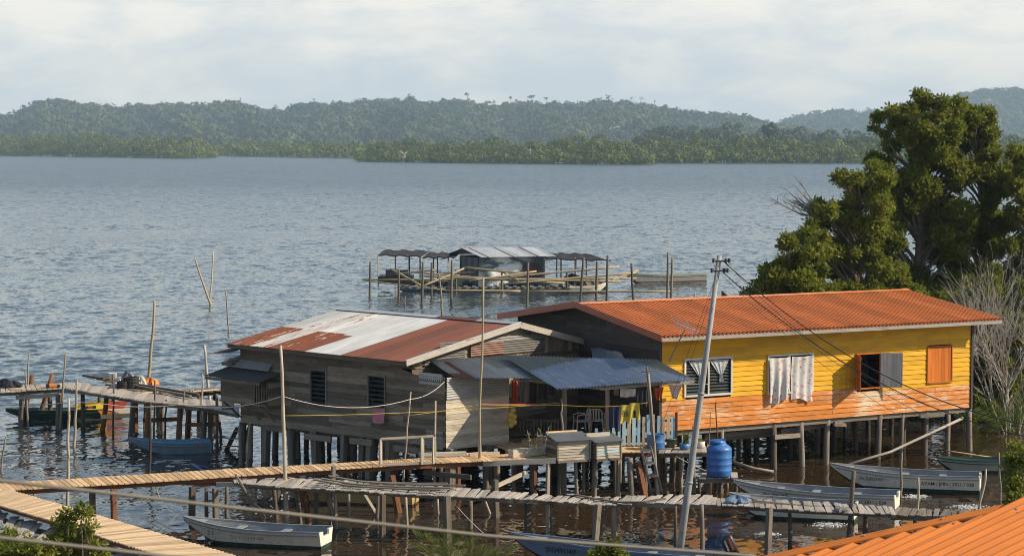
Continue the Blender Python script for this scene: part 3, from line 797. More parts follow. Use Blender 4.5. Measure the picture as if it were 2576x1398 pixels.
# bare tree
random.seed(31)
bt = thing('bare_tree', Pd(2548, 1088, 83.5), 'leafless pale grey bush with upswept twigs at the right end of the house', 'tree')
mb = MB()
def grow(p, d, L, r, lev):
    q = p + d * L
    mid = p.lerp(q, .5) + Vector((random.uniform(-.06, .06), random.uniform(-.06, .06), 0)) * L
    mb.tube([p, mid, q], [r, r * .8, r * .6], 5 if lev else 7, cap=False)
    if lev >= 5 or r < .003: return
    for i in range(random.choice((3, 3, 3)) if lev < 3 else 2):
        nd = (d + Vector((random.gauss(0, .42), random.gauss(0, .42), random.gauss(.12, .22)))).normalized()
        grow(p.lerp(q, random.uniform(.4, 1)), nd, L * random.uniform(.62, .9), r * random.uniform(.52, .7), lev + 1)
for i, (ax, az) in enumerate(((-.4, 1), (-.15, 1.2), (.2, 1.2), (.4, 1), (-.55, .8), (0, 1.3), (-.25, 1), (.1, 1.1))):
    grow(BASE[bt.name] + Vector((random.uniform(-.3, .3), random.uniform(-.3, .3), -.2)), Vector((ax, random.uniform(-.3, .3), az)).normalized(), random.uniform(2.1, 2.8), .036, 0)
mb.build('branches', M['bark_pale'], bt)

# mud bank under the trees
mb = MB(); nn = 26; grid = []
for j in range(14):
    row = []
    for i in range(nn):
        x = 14.5 + i * 1.1; y = 86 + j * 2.0
        e = min(1, (i + 1) / 6, j / 4 + .05)
        row.append(mb.vert((x + random.uniform(-.2, .2), y + random.uniform(-.2, .2), -.35 + .6 * e + random.uniform(-.05, .05))))
    grid.append(row)
for j in range(13):
    for i in range(nn - 1): mb.fi([grid[j][i], grid[j][i + 1], grid[j + 1][i + 1], grid[j + 1][i]])
M['mud'] = simple('dark_mud', (.045, .035, .025), .6, .4, 2)
tag(mb.build('mud_bank', M['mud']), 'dark mud bank under the mangroves behind the yellow house', 'mud bank', kind='structure')

def sapling(px, py, hpx, Y, label, seed, mat='leaf_lit', z0=0, n=60, lf=.11, spread=.4):
    random.seed(seed)
    b = Pd(px, py, Y)
    t = thing('mangrove_sapling', b, label, 'plant')
    H = hpx / ppm(Y); cl = []; mb = MB()
    for i in range(5):
        e = b + Vector((random.gauss(0, spread * H * .5), random.gauss(0, spread * H * .4), H * random.uniform(.55, 1)))
        mb.tube([b - ZUP * .3, b.lerp(e, .5) + Vector((random.uniform(-.03, .03), 0, 0)), e], [.014, .011, .005], 5)
        cl.append((e.x, e.y, e.z, H * .16, H * .16, H * .14))
    mb.build('stem', M['bark'], t)
    leaves('foliage', cl, M[mat], t, n, lf, 6, seed, up=1.0)
sapling(2425, 1090, 70, 84, 'small bright sapling in dark water beyond the corner stilt', 41)
sapling(2452, 1080, 45, 86, 'short sapling right of the corner stilt by the dark bank', 42)
sapling(2345, 1085, 50, 88, 'thin sapling seen between the right hand stilts of the yellow house', 43)

def palm(px, py, Y, n, L, label, seed, lean=0, name='palm_plant', wid=.03):
    random.seed(seed)
    b = Pd(px, py, Y); t = thing(name, V3((b.x, b.y, 0)), label, 'palm')
    if b.z > .15:
        mb = MB(); mb.tube([V3((b.x, b.y, -.4)), b.lerp(V3((b.x, b.y, 0)), .4) + V3((.04, 0, 0)), b], [.07, .06, .05], 8); mb.build('trunk', M['bark'], t)
    for i in range(n):
        an = math.pi * (i + .5) / n + random.uniform(-.08, .08); l = L * random.uniform(.75, 1.1)
        d = Vector((math.cos(an) * .75 + lean, random.uniform(-.5, .5), math.sin(an) * .9 + .35)).normalized()
        mb = MB(); pts = [b + d * l * f + Vector((d.x * .25, d.y * .2, -.35)) * l * f * f * .6 for f in (0, .25, .5, .75, 1)]
        mb.tube(pts, [.014, .011, .008, .005, .002], 5, t=.8)
        for s_ in (-1, 1):
            for f in np.linspace(.2, 1, 26):
                k_ = min(3, int(f * 4)); p = pts[k_].lerp(pts[k_ + 1], f * 4 - k_)
                dd = (pts[k_ + 1] - pts[k_]).normalized()
                sd = dd.cross(Vector((0, -1, .3))).normalized() * s_
                e = p + (sd * .75 + dd * .8 + Vector((0, random.uniform(-.2, .2), -.12))) * l * .26 * (1.15 - .6 * abs(f - .5))
                w_ = dd * wid * l * .35
                mb.poly([p - w_, p.lerp(e, .5) - w_ + ZUP * .01, e, p.lerp(e, .5) + w_], t=random.random())
        mb.build('frond', M['palm'], t)
palm(2545, 1090, 83, 9, 2.0, 'bright nipa palm against the dark thicket at the right edge', 51)
# ================================================================ yellow house
YO, YU, YV = Vector((4.87, 71.5, 0)), Vector((.866, .5, 0)), Vector((-.5, .866, 0))
def Yp(s, t, z): return YO + YU * s + YV * t + ZUP * z
def ysz(px, py):                 # survey pixel -> (s, z) on the front wall
    d = ray(px, py); nrm = -YV
    tt = (YO - Vector((0, 0, CAMZ))).dot(nrm) / d.dot(nrm); q = Vector((0, 0, CAMZ)) + d * tt
    return (q - YO).dot(YU), q.z
YL, YD = 13.45, 9.3
yh = thing('stilt_house', Yp(0, 0, 0), 'yellow and orange timber house on stilts under an orange ribbed roof', 'house')
YFLR, YEAVE, YRID = 1.6, 4.78, 5.52
def yroof(t): # underside of roof at depth t
    return YEAVE - .06 + (YRID - YEAVE) * ((t + .8) / 5.3 if t < 4.5 else (10.1 - t) / 5.6)
wins = {}
for nm, (a, b_, c, d_) in dict(w1=(1724, 907, 1837, 994), w2=(1933, 897, 2041, 988), w3=(2155, 892, 2211, 976), w4=(2334, 874, 2392, 961)).items():
    s0, zt = ysz(a, b_); s1, zt2 = ysz(c, b_ - (c - a) * .06); _, zb = ysz(a, d_)
    wins[nm] = (s0, s1, zb, zt)
mb = MB()
bound = lambda s: 2.62 - s * .011
mb.lap(YO, YU, YL, YFLR, yroof(0), -YV, .166, [wins['w1'], wins['w2'], wins['w3'], wins['w4']], mf=lambda s, z: 1 if z < bound(s) else 0)
mb.build('front_wall', [M['yellow'], M['orange']], yh)
mb = MB()
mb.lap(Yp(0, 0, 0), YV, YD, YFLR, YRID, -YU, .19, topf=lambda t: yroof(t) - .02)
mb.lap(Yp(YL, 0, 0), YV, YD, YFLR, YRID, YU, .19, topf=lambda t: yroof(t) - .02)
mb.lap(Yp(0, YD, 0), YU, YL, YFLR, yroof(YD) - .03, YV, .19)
for s_ in (0, YL):               # corner boards
    mb.beam(Yp(s_ - .02, -.035, YFLR - .05), Yp(s_ - .02, -.035, yroof(0)), .05, .10, up=YU)
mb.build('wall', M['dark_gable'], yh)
mb = MB()
mb.poly([Yp(.02, .02, YFLR), Yp(YL - .02, .02, YFLR), Yp(YL - .02, YD - .02, YFLR), Yp(.02, YD - .02, YFLR)])
for t in np.arange(.1, YD, 1.15): mb.beam(Yp(-.05, t, YFLR - .10), Yp(YL, t, YFLR - .10), .07, .16)
mb.build('floor', M['post'], yh)
# roof: two ribbed slopes, ridge cap, fascia, barge flashing
rl, rr = -.5, YL + .72
mb = MB()
tf = lambda u, v: (0, .45 + .25 * math.sin(int(u / .76) * 2.3))
mb.corr(Yp(rl, 4.5, YRID), Yp(rr, 4.5, YRID), Yp(rr, -.82, YEAVE), Yp(rl, -.82, YEAVE), .165, .034, 10, tf, trap=True)
mb.corr(Yp(rr, 4.5, YRID), Yp(rl, 4.5, YRID), Yp(rl, 9.9, 4.76), Yp(rr, 9.9, 4.76), .165, .019, 4, tf, trap=True)
rf = mb.build('roof', M['orange_roof'], yh)
mb = MB()
for s_ in np.arange(rl, rr - .1, 2.4):
    e = min(s_ + 2.42, rr + .02); dz = random.uniform(-.012, .012)
    for (t1, z1_) in ((4.2, YRID + .005), (4.8, YRID - .01)):
        mb.poly([Yp(s_, 4.5, YRID + .075 + dz), Yp(e, 4.5, YRID + .075 + dz), Yp(e, t1, z1_ + .03), Yp(s_, t1, z1_ + .03)])
mb.build('ridge_cap', M['orange_flash'], rf)
mb = MB()
for s_ in (rl - .02,):
    mb.beam(Yp(s_, -.84, YEAVE - .02), Yp(s_, 4.5, YRID - .0), .03, .22); mb.beam(Yp(s_, 4.5, YRID - .0), Yp(s_, 9.9, 4.74), .03, .22)
mb.build('barge_flashing', M['barge_brown'], rf)
mb = MB(); mb.beam(Yp(rl + .04, -.78, YEAVE - .075), Yp(rr - .02, -.78, YEAVE - .075), .03, .13, t=.3)
mb.build('fascia', M['bleached'], rf)

def frame(mb, s0, s1, z0, z1, w=.06, out=.045, mid=None, m=0):
    o = -out / 2 - .012
    mb.beam(Yp(s0 - w / 2, o, z0 - w), Yp(s0 - w / 2, o, z1 + w), out, w, up=YU, m=m)
    mb.beam(Yp(s1 + w / 2, o, z0 - w), Yp(s1 + w / 2, o, z1 + w), out, w, up=YU, m=m)
    mb.beam(Yp(s0, o, z1 + w / 2), Yp(s1, o, z1 + w / 2), out, w, m=m)
    mb.beam(Yp(s0, o, z0 - w / 2), Yp(s1, o, z0 - w / 2), out + .02, w, m=m)
    if mid: mb.beam(Yp(mid, o, z0), Yp(mid, o, z1), out, w * .8, up=YU, m=m)
M['louvre'] = simple('grey_glass_louvre', (.07, .08, .08), .25, .3, spec=.25)
M['curtain'] = None
def curtain_mat(name, base, flower, dens):
    m, nt, out = newmat(name); k = NT(nt)
    uv = k.uv()
    v = nt.nodes.new('ShaderNodeTexVoronoi'); k.set(v, 'Vector', k.vmul(uv, (5, 9, 1))); v.inputs['Scale'].default_value = 1
    n = k.noise(k.vmul(uv, (16, 26, 1)), 1, 3, .6)
    mk = k.math('MULTIPLY', k.ramp(v.outputs[0], dens, dens - .12), k.ramp(n, .42, .6))
    c = k.mix(mk, base, flower)
    c = k.mix(k.math('MULTIPLY', k.ramp(k.noise(k.vmul(uv, (9, 14, 1)), 1, 2, .5), .55, .7), .45), c, (.30, .42, .45))
    b = k.bsdf(c, .9); tr = nt.nodes.new('ShaderNodeBsdfTranslucent'); nt.links.new(c, tr.inputs[0])
    mx = nt.nodes.new('ShaderNodeMixShader'); mx.inputs[0].default_value = .25
    nt.links.new(b.outputs[0], mx.inputs[1]); nt.links.new(tr.outputs[0], mx.inputs[2]); nt.links.new(mx.outputs[0], out.inputs[0]); return m
M['curtain'] = curtain_mat('floral_curtain', (.66, .66, .64), (.62, .10, .13), .42)
M['curtain_sheer'] = curtain_mat('patterned_tied_curtain', (.55, .56, .55), (.10, .22, .45), .42)
# louvred window with tied curtains
s0, s1, z0, z1 = wins['w1']; mid = (s0 + s1) / 2
mb = MB(); frame(mb, s0, s1, z0, z1, .07, .05, mid); w = mb.build('window', M['white_frame'], yh)
mb = MB()
for z in np.arange(z0 + .05, z1, .105):
    for a, b_ in ((s0 + .02, mid - .04), (mid + .04, s1 - .02)):
        mb.poly([Yp(a, -.02, z - .035), Yp(b_, -.02, z - .035), Yp(b_, .05, z + .035), Yp(a, .05, z + .035)])
mb.build('louvre_blades', M['louvre'], w)
for c in (mid - (s1 - s0) * .22, mid + (s1 - s0) * .24):
    mb = MB(); g = []
    for j in range(11):
        v = j / 10; hw = (.34 * (1 - v / .7) + .06) if v < .7 else .06 + .12 * (v - .7)
        g.append([mb.vert(Yp(c + .1 * v + (i / 10 - .5) * 2 * hw, -.04 + .015 * math.sin(i * 2.2), z1 - .03 - v * .74)) for i in range(11)])
    for j in range(10):
        for i in range(10): mb.fi([g[j][i], g[j + 1][i], g[j + 1][i + 1], g[j][i + 1]], 0, .5, [(i / 10, j / 10), (i / 10, j / 10 + .1), (i / 10 + .1, j / 10 + .1), (i / 10 + .1, j / 10)])
    mb.build('curtain', M['curtain_sheer'], w)
mb = MB(); mb.poly([Yp(s0, .5, z0), Yp(s1, .5, z0), Yp(s1, .5, z1), Yp(s0, .5, z1)]); mb.build('interior_shade', M['dark'], w)
# window with curtains blown out over the sill
s0, s1, z0, z1 = wins['w2']; mid = s0 + (s1 - s0) * .47
mb = MB(); frame(mb, s0, s1, z0, z1, .06, .05, mid); w = mb.build('window', M['white_frame'], yh)
mb = MB()
for z in np.arange(z0 + .05, z1, .12): mb.poly([Yp(s1 - .34, -.02, z - .035), Yp(s1 - .02, -.02, z - .035), Yp(s1 - .02, .05, z + .035), Yp(s1 - .34, .05, z + .035)])
mb.build('louvre_blades', M['louvre'], w)
for a, b_ in ((s0 - .05, mid + .0), (mid + .07, s1 - .03)):
    mb = MB(); A = Yp(a, -.045, z1 - .03); B = Yp(b_, -.045, z1 - .03)
    mb.cloth(A - YV * .06, B - YV * .06, z1 - z0 + .27, folds=2.7, amp=.05, nx=30, nz=16); mb.build('curtain', M['curtain'], w, smooth=True)
mb = MB(); mb.poly([Yp(s0, .4, z0), Yp(s1, .4, z0), Yp(s1, .4, z1), Yp(s0, .4, z1)]); mb.build('interior_shade', M['dark'], w)
# open shuttered window
s0, s1, z0, z1 = wins['w3']
mb = MB(); frame(mb, s0, s1, z0, z1, .05, .05); w = mb.build('window', M['shutter_orange'], yh)
mb = MB(); mb.poly([Yp(s0, .6, z0), Yp(s1, .6, z0), Yp(s1, .6, z1), Yp(s0, .6, z1)]); mb.build('interior_shade', M['dark'], w)
def leaf_(mb, hs, ang, wd, m_out, m_in):
    # shutter leaf hinged at s = hs, swung out by ang (0 = along +s, flat on the wall)
    d = YU * math.cos(ang) - YV * math.sin(ang); n = d.cross(ZUP).normalized()
    h = Yp(hs, -.07, 0)
    nb = 4
    for i in range(nb):
        p = h + d * wd * (i + .5) / nb
        mb.beam(p + ZUP * (z0 - .02), p + ZUP * (z1 + .02), wd / nb - .006, .022, up=n, m=m_out, t=random.random())
    for zz in (z0 + .08, (z0 + z1) / 2, z1 - .08):
        for sgn, mm in ((1, m_in),):
            mb.beam(h + d * .03 - n * .022 + ZUP * zz, h + d * (wd - .03) - n * .022 + ZUP * zz, .02, .08, m=mm)
mb = MB(); leaf_(mb, s0 - .02, R(118), .60, 0, 0); tag(mb.build('shutter', M['shutter_orange'], w), 'orange shutter leaf swung straight out')
mb = MB(); leaf_(mb, s1 + .02, R(28), .78, 0, 0); tag(mb.build('shutter', M['grey_shutter'], w), 'grey unpainted inside of the shutter leaf folded back to the right')
# closed orange shutter
s0, s1, z0, z1 = wins['w4']
mb = MB(); frame(mb, s0, s1, z0, z1, .05, .05); w = mb.build('window', M['shutter_orange'], yh)
mb = MB()
for i in range(7):
    a = s0 + (s1 - s0) * (i + .5) / 7; mb.beam(Yp(a, -.03, z0), Yp(a, -.03, z1), .02, (s1 - s0) / 7 - .006, up=YU)
mb.build('shutter', M['shutter_orange'], w)
# stilts
random.seed(77)
for t in (.12, 2.3, 4.6, 6.9, 9.1):
    for px in (1672, 1745, 1822, 1890, 1951, 2020, 2087, 2152, 2217, 2275, 2334, 2390, 2441):
        front = px in (1951, 2087, 2217, 2334, 2441)
        s_, _ = ysz(px, 1100)
        if t < 1 and not front and random.random() < .75: continue
        if t > 1: s_ += random.uniform(-.4, .4)
        mb = MB(); a = Yp(s_, t, YFLR - .02); l = random.uniform(-.1, .1)
        r_ = .11 if front and t < 1 else random.uniform(.07, .12)
        mb.tube(wob(a + Vector((l, 0, -3.0)), a, 5, .012), [r_ * 1.1, r_ * 1.1, r_, r_, r_ * .95, r_ * .95], 9)
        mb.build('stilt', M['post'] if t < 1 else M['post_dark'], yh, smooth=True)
def pbeam(parent, a, b_, w, h, mat='weathered', name='beam'):
    mb = MB(); mb.beam(a, b_, w, h); return mb.build(name, M[mat], parent)
for (s_a, t_a, z_a, s_b, t_b, z_b) in [(2.0, .3, 1.25, 5.0, .45, 1.28), (5.2, .35, 1.22, 7.3, .5, 1.30), (4.6, -.1, 1.12, 5.9, .1, 1.08), (7.1, -.15, 1.42, 7.9, .2, 1.30), (10.9, -.2, 1.47, 12.0, -.2, 1.45), (3.2, 2.3, 1.1, 12.6, 2.3, 1.2), (1.5, 4.6, 1.2, 13, 4.6, 1.2), (2.2, 1.1, 1.0, 6.2, 1.0, 1.06)]:
    pbeam(yh, Yp(s_a, t_a, z_a), Yp(s_b, t_b, z_b), .07, .15)
def brace(parent, pts, r, mat='post', name='brace'):
    mb = MB(); mb.tube(pts, r, 7); return mb.build(name, M[mat], parent, smooth=True)
brace(yh, [Pd(2422, 1051, 77.6), Pd(2330, 1094, 76.6), Pd(2240, 1136, 75.5), Pd(2135, 1167, 74.4)], .05, 'bleached')
brace(yh, [Pd(1840, 1160, 73.3), Pd(1895, 1178, 72.9), Pd(1945, 1186, 72.6)], .055, 'stick')

# ================================================================ grey house
GO, GE, GB = Vector((-8.13, 75.2, 0)), Vector((.708, -.706, 0)), Vector((.706, .708, 0))
def Gp(L, w, z): return GO + GE * L + GB * w + ZUP * z
def glz(px, py, w=0.0):
    d = ray(px, py); o = GO + GB * w
    tt = (o - Vector((0, 0, CAMZ))).dot(GB) / d.dot(GB); q = Vector((0, 0, CAMZ)) + d * tt
    return (q - GO).dot(GE), q.z
gh = thing('stilt_house', Gp(0, 0, 0), 'weathered unpainted plank house on stilts with a patched rusty and silver roof', 'house')
GEV, GRD, GW1, GW2 = 4.06, 5.0, 5.2, 8.6
def groof(w): return GEV - .05 + (GRD - GEV) * ((w + .5) / (GW1 + .0) if w < GW1 - .5 else (GW2 - .1 - w) / (GW2 + .4 - GW1))
gw = []
for (a, b_, c, d_) in ((783, 930, 822, 1016), (928, 944, 970, 1020)):
    l0, zt = glz(a, b_); l1, _ = glz(c, b_); _, zb = glz(a, d_)
    gw.append((l0, l1, zb, zt))
gbot = lambda L: 1.26 + max(0, L + 2) * .012
mb = MB()
mb.lap(GO, GE, 8.5, 1.2, GEV + .1, -GB, .172, gw, s0=-2.0, botf=gbot, topf=lambda L: 4.04 if L < 7.0 else 3.62, jl=(1.6, 3.6), lap=.032)
mb.lap(Gp(-2.0, 0, 0), GB, 8.2, 1.25, GRD, -GE, .18, topf=lambda w: groof(w))
mb.lap(Gp(-2.0, 8.2, 0), GE, 8.9, 1.25, groof(8.2), GB, .18)
mb.build('wall', M['wall_grey'], gh)
mb = MB()
mb.lap(Gp(6.9, 0, 0), GB, 8.2, 1.25, GRD, GE, .18, topf=lambda w: groof(w) - .03)
mb.build('gable_wall', M['wall_grey'], gh)
mb = MB()
for i, w in enumerate(np.arange(2.6, 7.6, .2)):
    mb.beam(Gp(6.93, w, 3.9), Gp(6.93, w, groof(w) - .05), .03, .19, up=GB)
mb.build('gable_boards', M['wall_grey'], gh)
def gsheet(w0, w1, z0, z1, mat, off=.05, hor=True, L=6.93):
    mb = MB()
    A, B, C_, D = Gp(L + off, w0, z1), Gp(L + off, w1, z1), Gp(L + off, w1, z0), Gp(L + off, w0, z0)
    if hor: mb.corr(A, D, C_, B, .076, .01, 4)
    else: mb.corr(A, B, C_, D, .076, .01, 4)
    return mb.build('wall_sheet', M[mat], gh)
# gable patches of tin
z_ = 3.92
gsheet(.5, 2.3, 3.85, 4.3, 'shade_tin'); gsheet(1.2, 2.6, 4.28, 4.55, 'shade_tin', .04)
gsheet(2.55, 6.2, 4.42, 4.58, 'green_tin', .065); gsheet(2.55, 4.1, 4.0, 4.44, 'rust', .075); gsheet(4.0, 6.1, 3.98, 4.44, 'shade_tin', .055)
mb = MB(); mb.poly([Gp(-1.9, .05, 1.36), Gp(8.4, .05, 1.42), Gp(8.4, 8.1, 1.42), Gp(-1.9, 8.1, 1.36)]); 
for w in np.arange(.2, 8.2, 1.3): mb.beam(Gp(-2, w, 1.24), Gp(8.4, w, 1.28), .07, .15)
mb.build('floor', M['post_dark'], gh)
# roof of patched sheets (u runs along the ridge from the left, v from the ridge down)
L0, L1 = -2.12, 7.2; RL = L1 - L0
def patch(u, v):
    f = u / RL; g = v / 5.3
    col = int(u / .76); tt = (math.sin(col * 12.9) * 43.7) % 1
    if f < .13: m = 2 if g > .52 else 0
    elif f < .235: m = 1
    elif f < .40: m = (2 if g > .55 else 1 if f < .30 else 0)
    elif f < .455: m = (3 if g > .58 else 0)
    elif f < .655: m = 0
    else: m = 3
    return m, tt
mb = MB()
mb.corr(Gp(L0, GW1 - .5, GRD), Gp(L1, GW1 - .5, GRD), Gp(L1, -.5, GEV), Gp(L0, -.5, GEV), .076, .011, 34, patch)
mb.corr(Gp(L1, GW1 - .5, GRD), Gp(L0, GW1 - .5, GRD), Gp(L0, GW2 + .0, GEV), Gp(L1, GW2, GEV), .076, .011, 8, lambda u, v: (3 if u < 5 else 1, .5))
groof_o = mb.build('roof', [M['galv'], M['galv_rust'], M['rust_streak'], M['rust']], gh)
mb = MB()
for (a, b_, m_) in ((L0, 3.4, 0), (3.3, 5.3, 1), (5.2, L1 + .05, 0)):
    for t1 in (-.28, .28): mb.poly([Gp(a, GW1 - .5, GRD + .06), Gp(b_, GW1 - .5, GRD + .06), Gp(b_, GW1 - .5 + t1, GRD + .0), Gp(a, GW1 - .5 + t1, GRD + .0)], m=m_)
mb.build('ridge_cap', [M['galv'], M['rust']], groof_o)
mb = MB(); mb.beam(Gp(L0, -.47, GEV - .075), Gp(L1, -.47, GEV - .075), .03, .13, t=.1)
mb.build('fascia', M['wall_grey'], groof_o)
mb = MB()
mb.beam(Gp(L1 + .02, -.52, GEV - .05), Gp(L1 + .02, GW1 - .5, GRD - .05), .035, .15, t=.8); mb.beam(Gp(L1 + .022, GW1 - .5, GRD - .05), Gp(L1 + .022, GW2 - .1, GEV - .03), .035, .2, t=.7)
mb.build('barge_board', M['bleached'], groof_o)
mb = MB(); mb.beam(Gp(L1 + .0, -.52, GEV + .05), Gp(L1 + .0, GW1 - .5, GRD + .05), .10, .035, t=.6)
mb.build('barge_flashing', M['galv_rust'], groof_o)
# louvred windows
for (l0, l1, z0, z1) in gw:
    mb = MB()
    for a in (l0, l1): mb.beam(Gp(a, -.03, z0 - .05), Gp(a, -.03, z1 + .05), .05, .06, up=GE)
    mb.beam(Gp(l0, -.03, z1 + .03), Gp(l1, -.03, z1 + .03), .05, .06); mb.beam(Gp(l0, -.03, z0 - .03), Gp(l1, -.03, z0 - .03), .05, .06)
    w = mb.build('window', M['weathered'], gh)
    mb = MB()
    for z in np.arange(z0 + .08, z1, .15): mb.poly([Gp(l0 + .03, -.02, z - .02), Gp(l1 - .03, -.02, z - .02), Gp(l1 - .03, .06, z + .04), Gp(l0 + .03, .06, z + .04)])
    mb.build('louvre_blades', M['louvre'], w)
    mb = MB(); mb.poly([Gp(l0, .4, z0), Gp(l1, .4, z0), Gp(l1, .4, z1), Gp(l0, .4, z1)]); mb.build('interior_shade', M['dark'], w)
# kitchen bay hanging out at the left end
mb = MB()
mb.lap(Gp(0, -.6, 0), GE, -.55, 2.08, 2.85, -GB, .15, s0=-2.36)
mb.lap(Gp(-2.36, -.6, 0), GB, .6, 2.08, 2.85, -GE, .15); mb.lap(Gp(.24, -.6, 0), GB, .6, 2.08, 2.85, GE, .15)
mb.beam(Gp(-2.4, -.3, 2.06), Gp(.24, -.3, 2.06), .7, .05)
for l in np.arange(-.5, .25, .14): mb.beam(Gp(l, -.6, 2.05), Gp(l, -.6, 2.9), .03, .05, up=GE)
mb.beam(Gp(-.55, -.6, 2.87), Gp(.26, -.6, 2.87), .05, .07)
for l in (-2.3, -1.2, -.4): mb.beam(Gp(l, -.58, 2.05), Gp(l + .3, -.02, 1.45), .06, .07)
mb.build('kitchen_bay', M['wall_grey'], gh)
def flap(a, b_, c, d_, mat, nm='awning'):
    mb = MB(); mb.corr(a, b_, c, d_, .076, .01, 4); return mb.build(nm, M[mat], gh)
flap(Gp(-2.6, -.05, 3.2), Gp(.35, -.05, 3.16), Gp(.3, -1.0, 2.92), Gp(-2.75, -1.05, 2.92), 'shade_tin')
flap(Gp(-2.6, -.02, 3.5), Gp(-.2, -.02, 3.45), Gp(-.2, -.25, 3.2), Gp(-2.6, -.25, 3.22), 'old_tin')
flap(Gp(-3.0, .9, 3.55), Gp(-2.0, .9, 3.75), Gp(-2.0, -.3, 3.42), Gp(-3.0, -.1, 3.3), 'old_tin')
flap(Gp(-2.9, .6, 3.85), Gp(-1.6, .5, 4.0), Gp(-1.7, -.75, 3.78), Gp(-2.7, -.9, 3.68), 'shade_tin')
mb = MB(); mb.beam(Gp(-2.7, -1.03, 2.86), Gp(.28, -.98, 2.86), .03, .10); mb.beam(Gp(-2.95, -.1, 3.26), Gp(-2.05, -.32, 3.35), .03, .1); mb.build('awning_board', M['wall_grey'], gh)
# front room, front lit wall
CW = 2.84
mb = MB(); mb.lap(Gp(8.5, 0, 0), GB, CW, 1.2, 3.28, GE, .178, lap=.022, botf=lambda w: 1.33 - .03 * w, jl=(2.7, 3)); mb.build('front_wall', M['wall_lit'], gh)
gsheet(.02, CW - .02, 2.9, 3.62, 'old_tin', .03, True, 8.5)
mb = MB(); mb.corr(Gp(7.28, -.03, 3.72), Gp(8.38, -.03, 3.72), Gp(8.38, -.03, 3.34), Gp(7.28, -.03, 3.34), .09, .01, 2); mb.build('wall_sheet', M['galv'], gh)
mb = MB(); mb.corr(Gp(7.6, -.03, 1.9), Gp(8.4, -.03, 1.9), Gp(8.4, -.03, 1.3), Gp(7.6, -.03, 1.3), .09, .01, 2); mb.build('wall_sheet', M['old_tin'], gh)
mb = MB(); mb.lap(Gp(6.9, CW, 0), GE, 1.6, 1.3, 3.6, GB, .18); mb.build('side_wall', M['wall_grey'], gh)
# lean-to roofs: grey sheets over the front room, blue sheets lapped over them above the veranda
mb = MB()
A, B, C_, D = W(1080, 907, 4.0), W(1300, 894, 4.04), W(1440, 956, 3.44), W(1146, 950, 3.62)
def lp(u, v):
    tt = (math.sin(int(u / .76) * 7.7) * 91.3) % 1
    if .35 < u < .62 and v > .25 or (u < .35 and v > 1.75): return 1, tt
    return (2 if v < 1.25 and u > 1.9 else 0), tt
mb.corr(A, B, C_, D, .10, .019, 16, lp, sag=.02)
mb.build('lean_to_roof', [M['old_tin'], M['rust'], M['green_tin']], gh)
mb = MB()
A, B, C_, D = W(1266, 896, 4.08), W(1654, 907, 3.95), W(1752, 957, 3.34), W(1404, 980, 3.36)
WB_ = (B - A).length
def lp2(u, v):
    f = u / WB_; g = v / 2.6
    gr = g < .50 - f * .85 or f > .80 and g < (f - .80) * 4.5
    return (1 if gr else 0), .5 + .3 * math.sin(int(u / .8) * 3.1)
mb.corr(A, B, C_, D, .12, .03, 18, lp2, sag=.02)
mb.build('veranda_roof', [M['blue_tin'], M['green_tin']], gh)
mb = MB(); mb.corr(W(1486, 869, 4.05), W(1565, 890, 4.05), W(1580, 912, 3.75), W(1492, 903, 3.85), .11, .02, 5, sag=.04); mb.build('roof_flashing', M['galv'], gh)
# veranda: floor, posts, back wall, door, railing
VZ = 1.3
mb = MB(); pts = [W(1276, 1131, VZ), W(1562, 1122, VZ), W(1704, 1118, VZ), Yp(.1, -.08, VZ), Yp(.1, 2, VZ), Gp(7.0, 7.8, VZ), Gp(7.0, CW, VZ)]
a0, a1 = W(1276, 1131, VZ), W(1704, 1118, VZ)
back0, back1 = Gp(6.95, CW, VZ), Yp(0.05, 1.6, VZ)
for i in range(46):
    f0, f1 = i / 46, (i + .93) / 46
    mb.beam(a0.lerp(a1, (f0 + f1) / 2) - ZUP * .02, back0.lerp(back1, (f0 + f1) / 2) - ZUP * .02, .115, .03)
for f in (.05, .5, .95): mb.beam(a0.lerp(back0, f) - ZUP * .1, a1.lerp(back1, f) - ZUP * .1, .07, .12)
mb.build('veranda_floor', M['new_wood'], gh)
for (x0_, y0_, x1_, y1_, zt, r_) in ((1421, 967, 1420, 1092, 3.3, .055), (1528, 968, 1528, 1098, 3.3, .05)):
    q = W(x1_, y1_, VZ); mb = MB(); mb.beam(q, Vector((q.x, q.y, 3.42)), r_ * 2, r_ * 2, up=GE); mb.build('veranda_post', M['bleached'], gh)
pbeam(gh, W(1340, 962, 3.32) + ZUP * .06, W(1512, 976, 3.30), .06, .10, 'weathered'); pbeam(gh, W(1512, 977, 3.28), W(1745, 959, 3.26), .06, .09, 'weathered')
M['door_red'] = simple('dark_red_door', (.075, .018, .014), .6, .3)
M['slat_sky'] = simple('skylit_louvre', (.35, .45, .52), .3, .2)  # bright water and sky reflection put into the slat colour
door0, door1 = glz(1467, 1000, 0), 0
def gw_on(px):   # position w along the gable wall plane (L = 6.98)
    d = ray(px, 1000); o = Gp(6.98, 0, 0)
    tt = (o - Vector((0, 0, CAMZ))).dot(GE) / d.dot(GE); q = Vector((0, 0, CAMZ)) + d * tt
    return (q - GO).dot(GB)
wa, wb, wc = gw_on(1463), gw_on(1494), gw_on(1516)
mb = MB(); mb.beam(Gp(6.98, (wa + wb) / 2, VZ), Gp(6.98, (wa + wb) / 2, 3.2), wb - wa, .05, up=GE); mb.build('door', M['door_red'], gh)
mb = MB()
for z in np.arange(1.6, 3.2, .2): mb.beam(Gp(6.99, wb + .04, z), Gp(6.99, wc, z + .02), .02, .13)
w = mb.build('louvre_window', M['slat_sky'], gh)
mb = MB()
for ww in (wb + .02, wc + .02): mb.beam(Gp(7.0, ww, 1.4), Gp(7.0, ww, 3.25), .05, .05, up=GE)
mb.build('frame', M['weathered'], w)
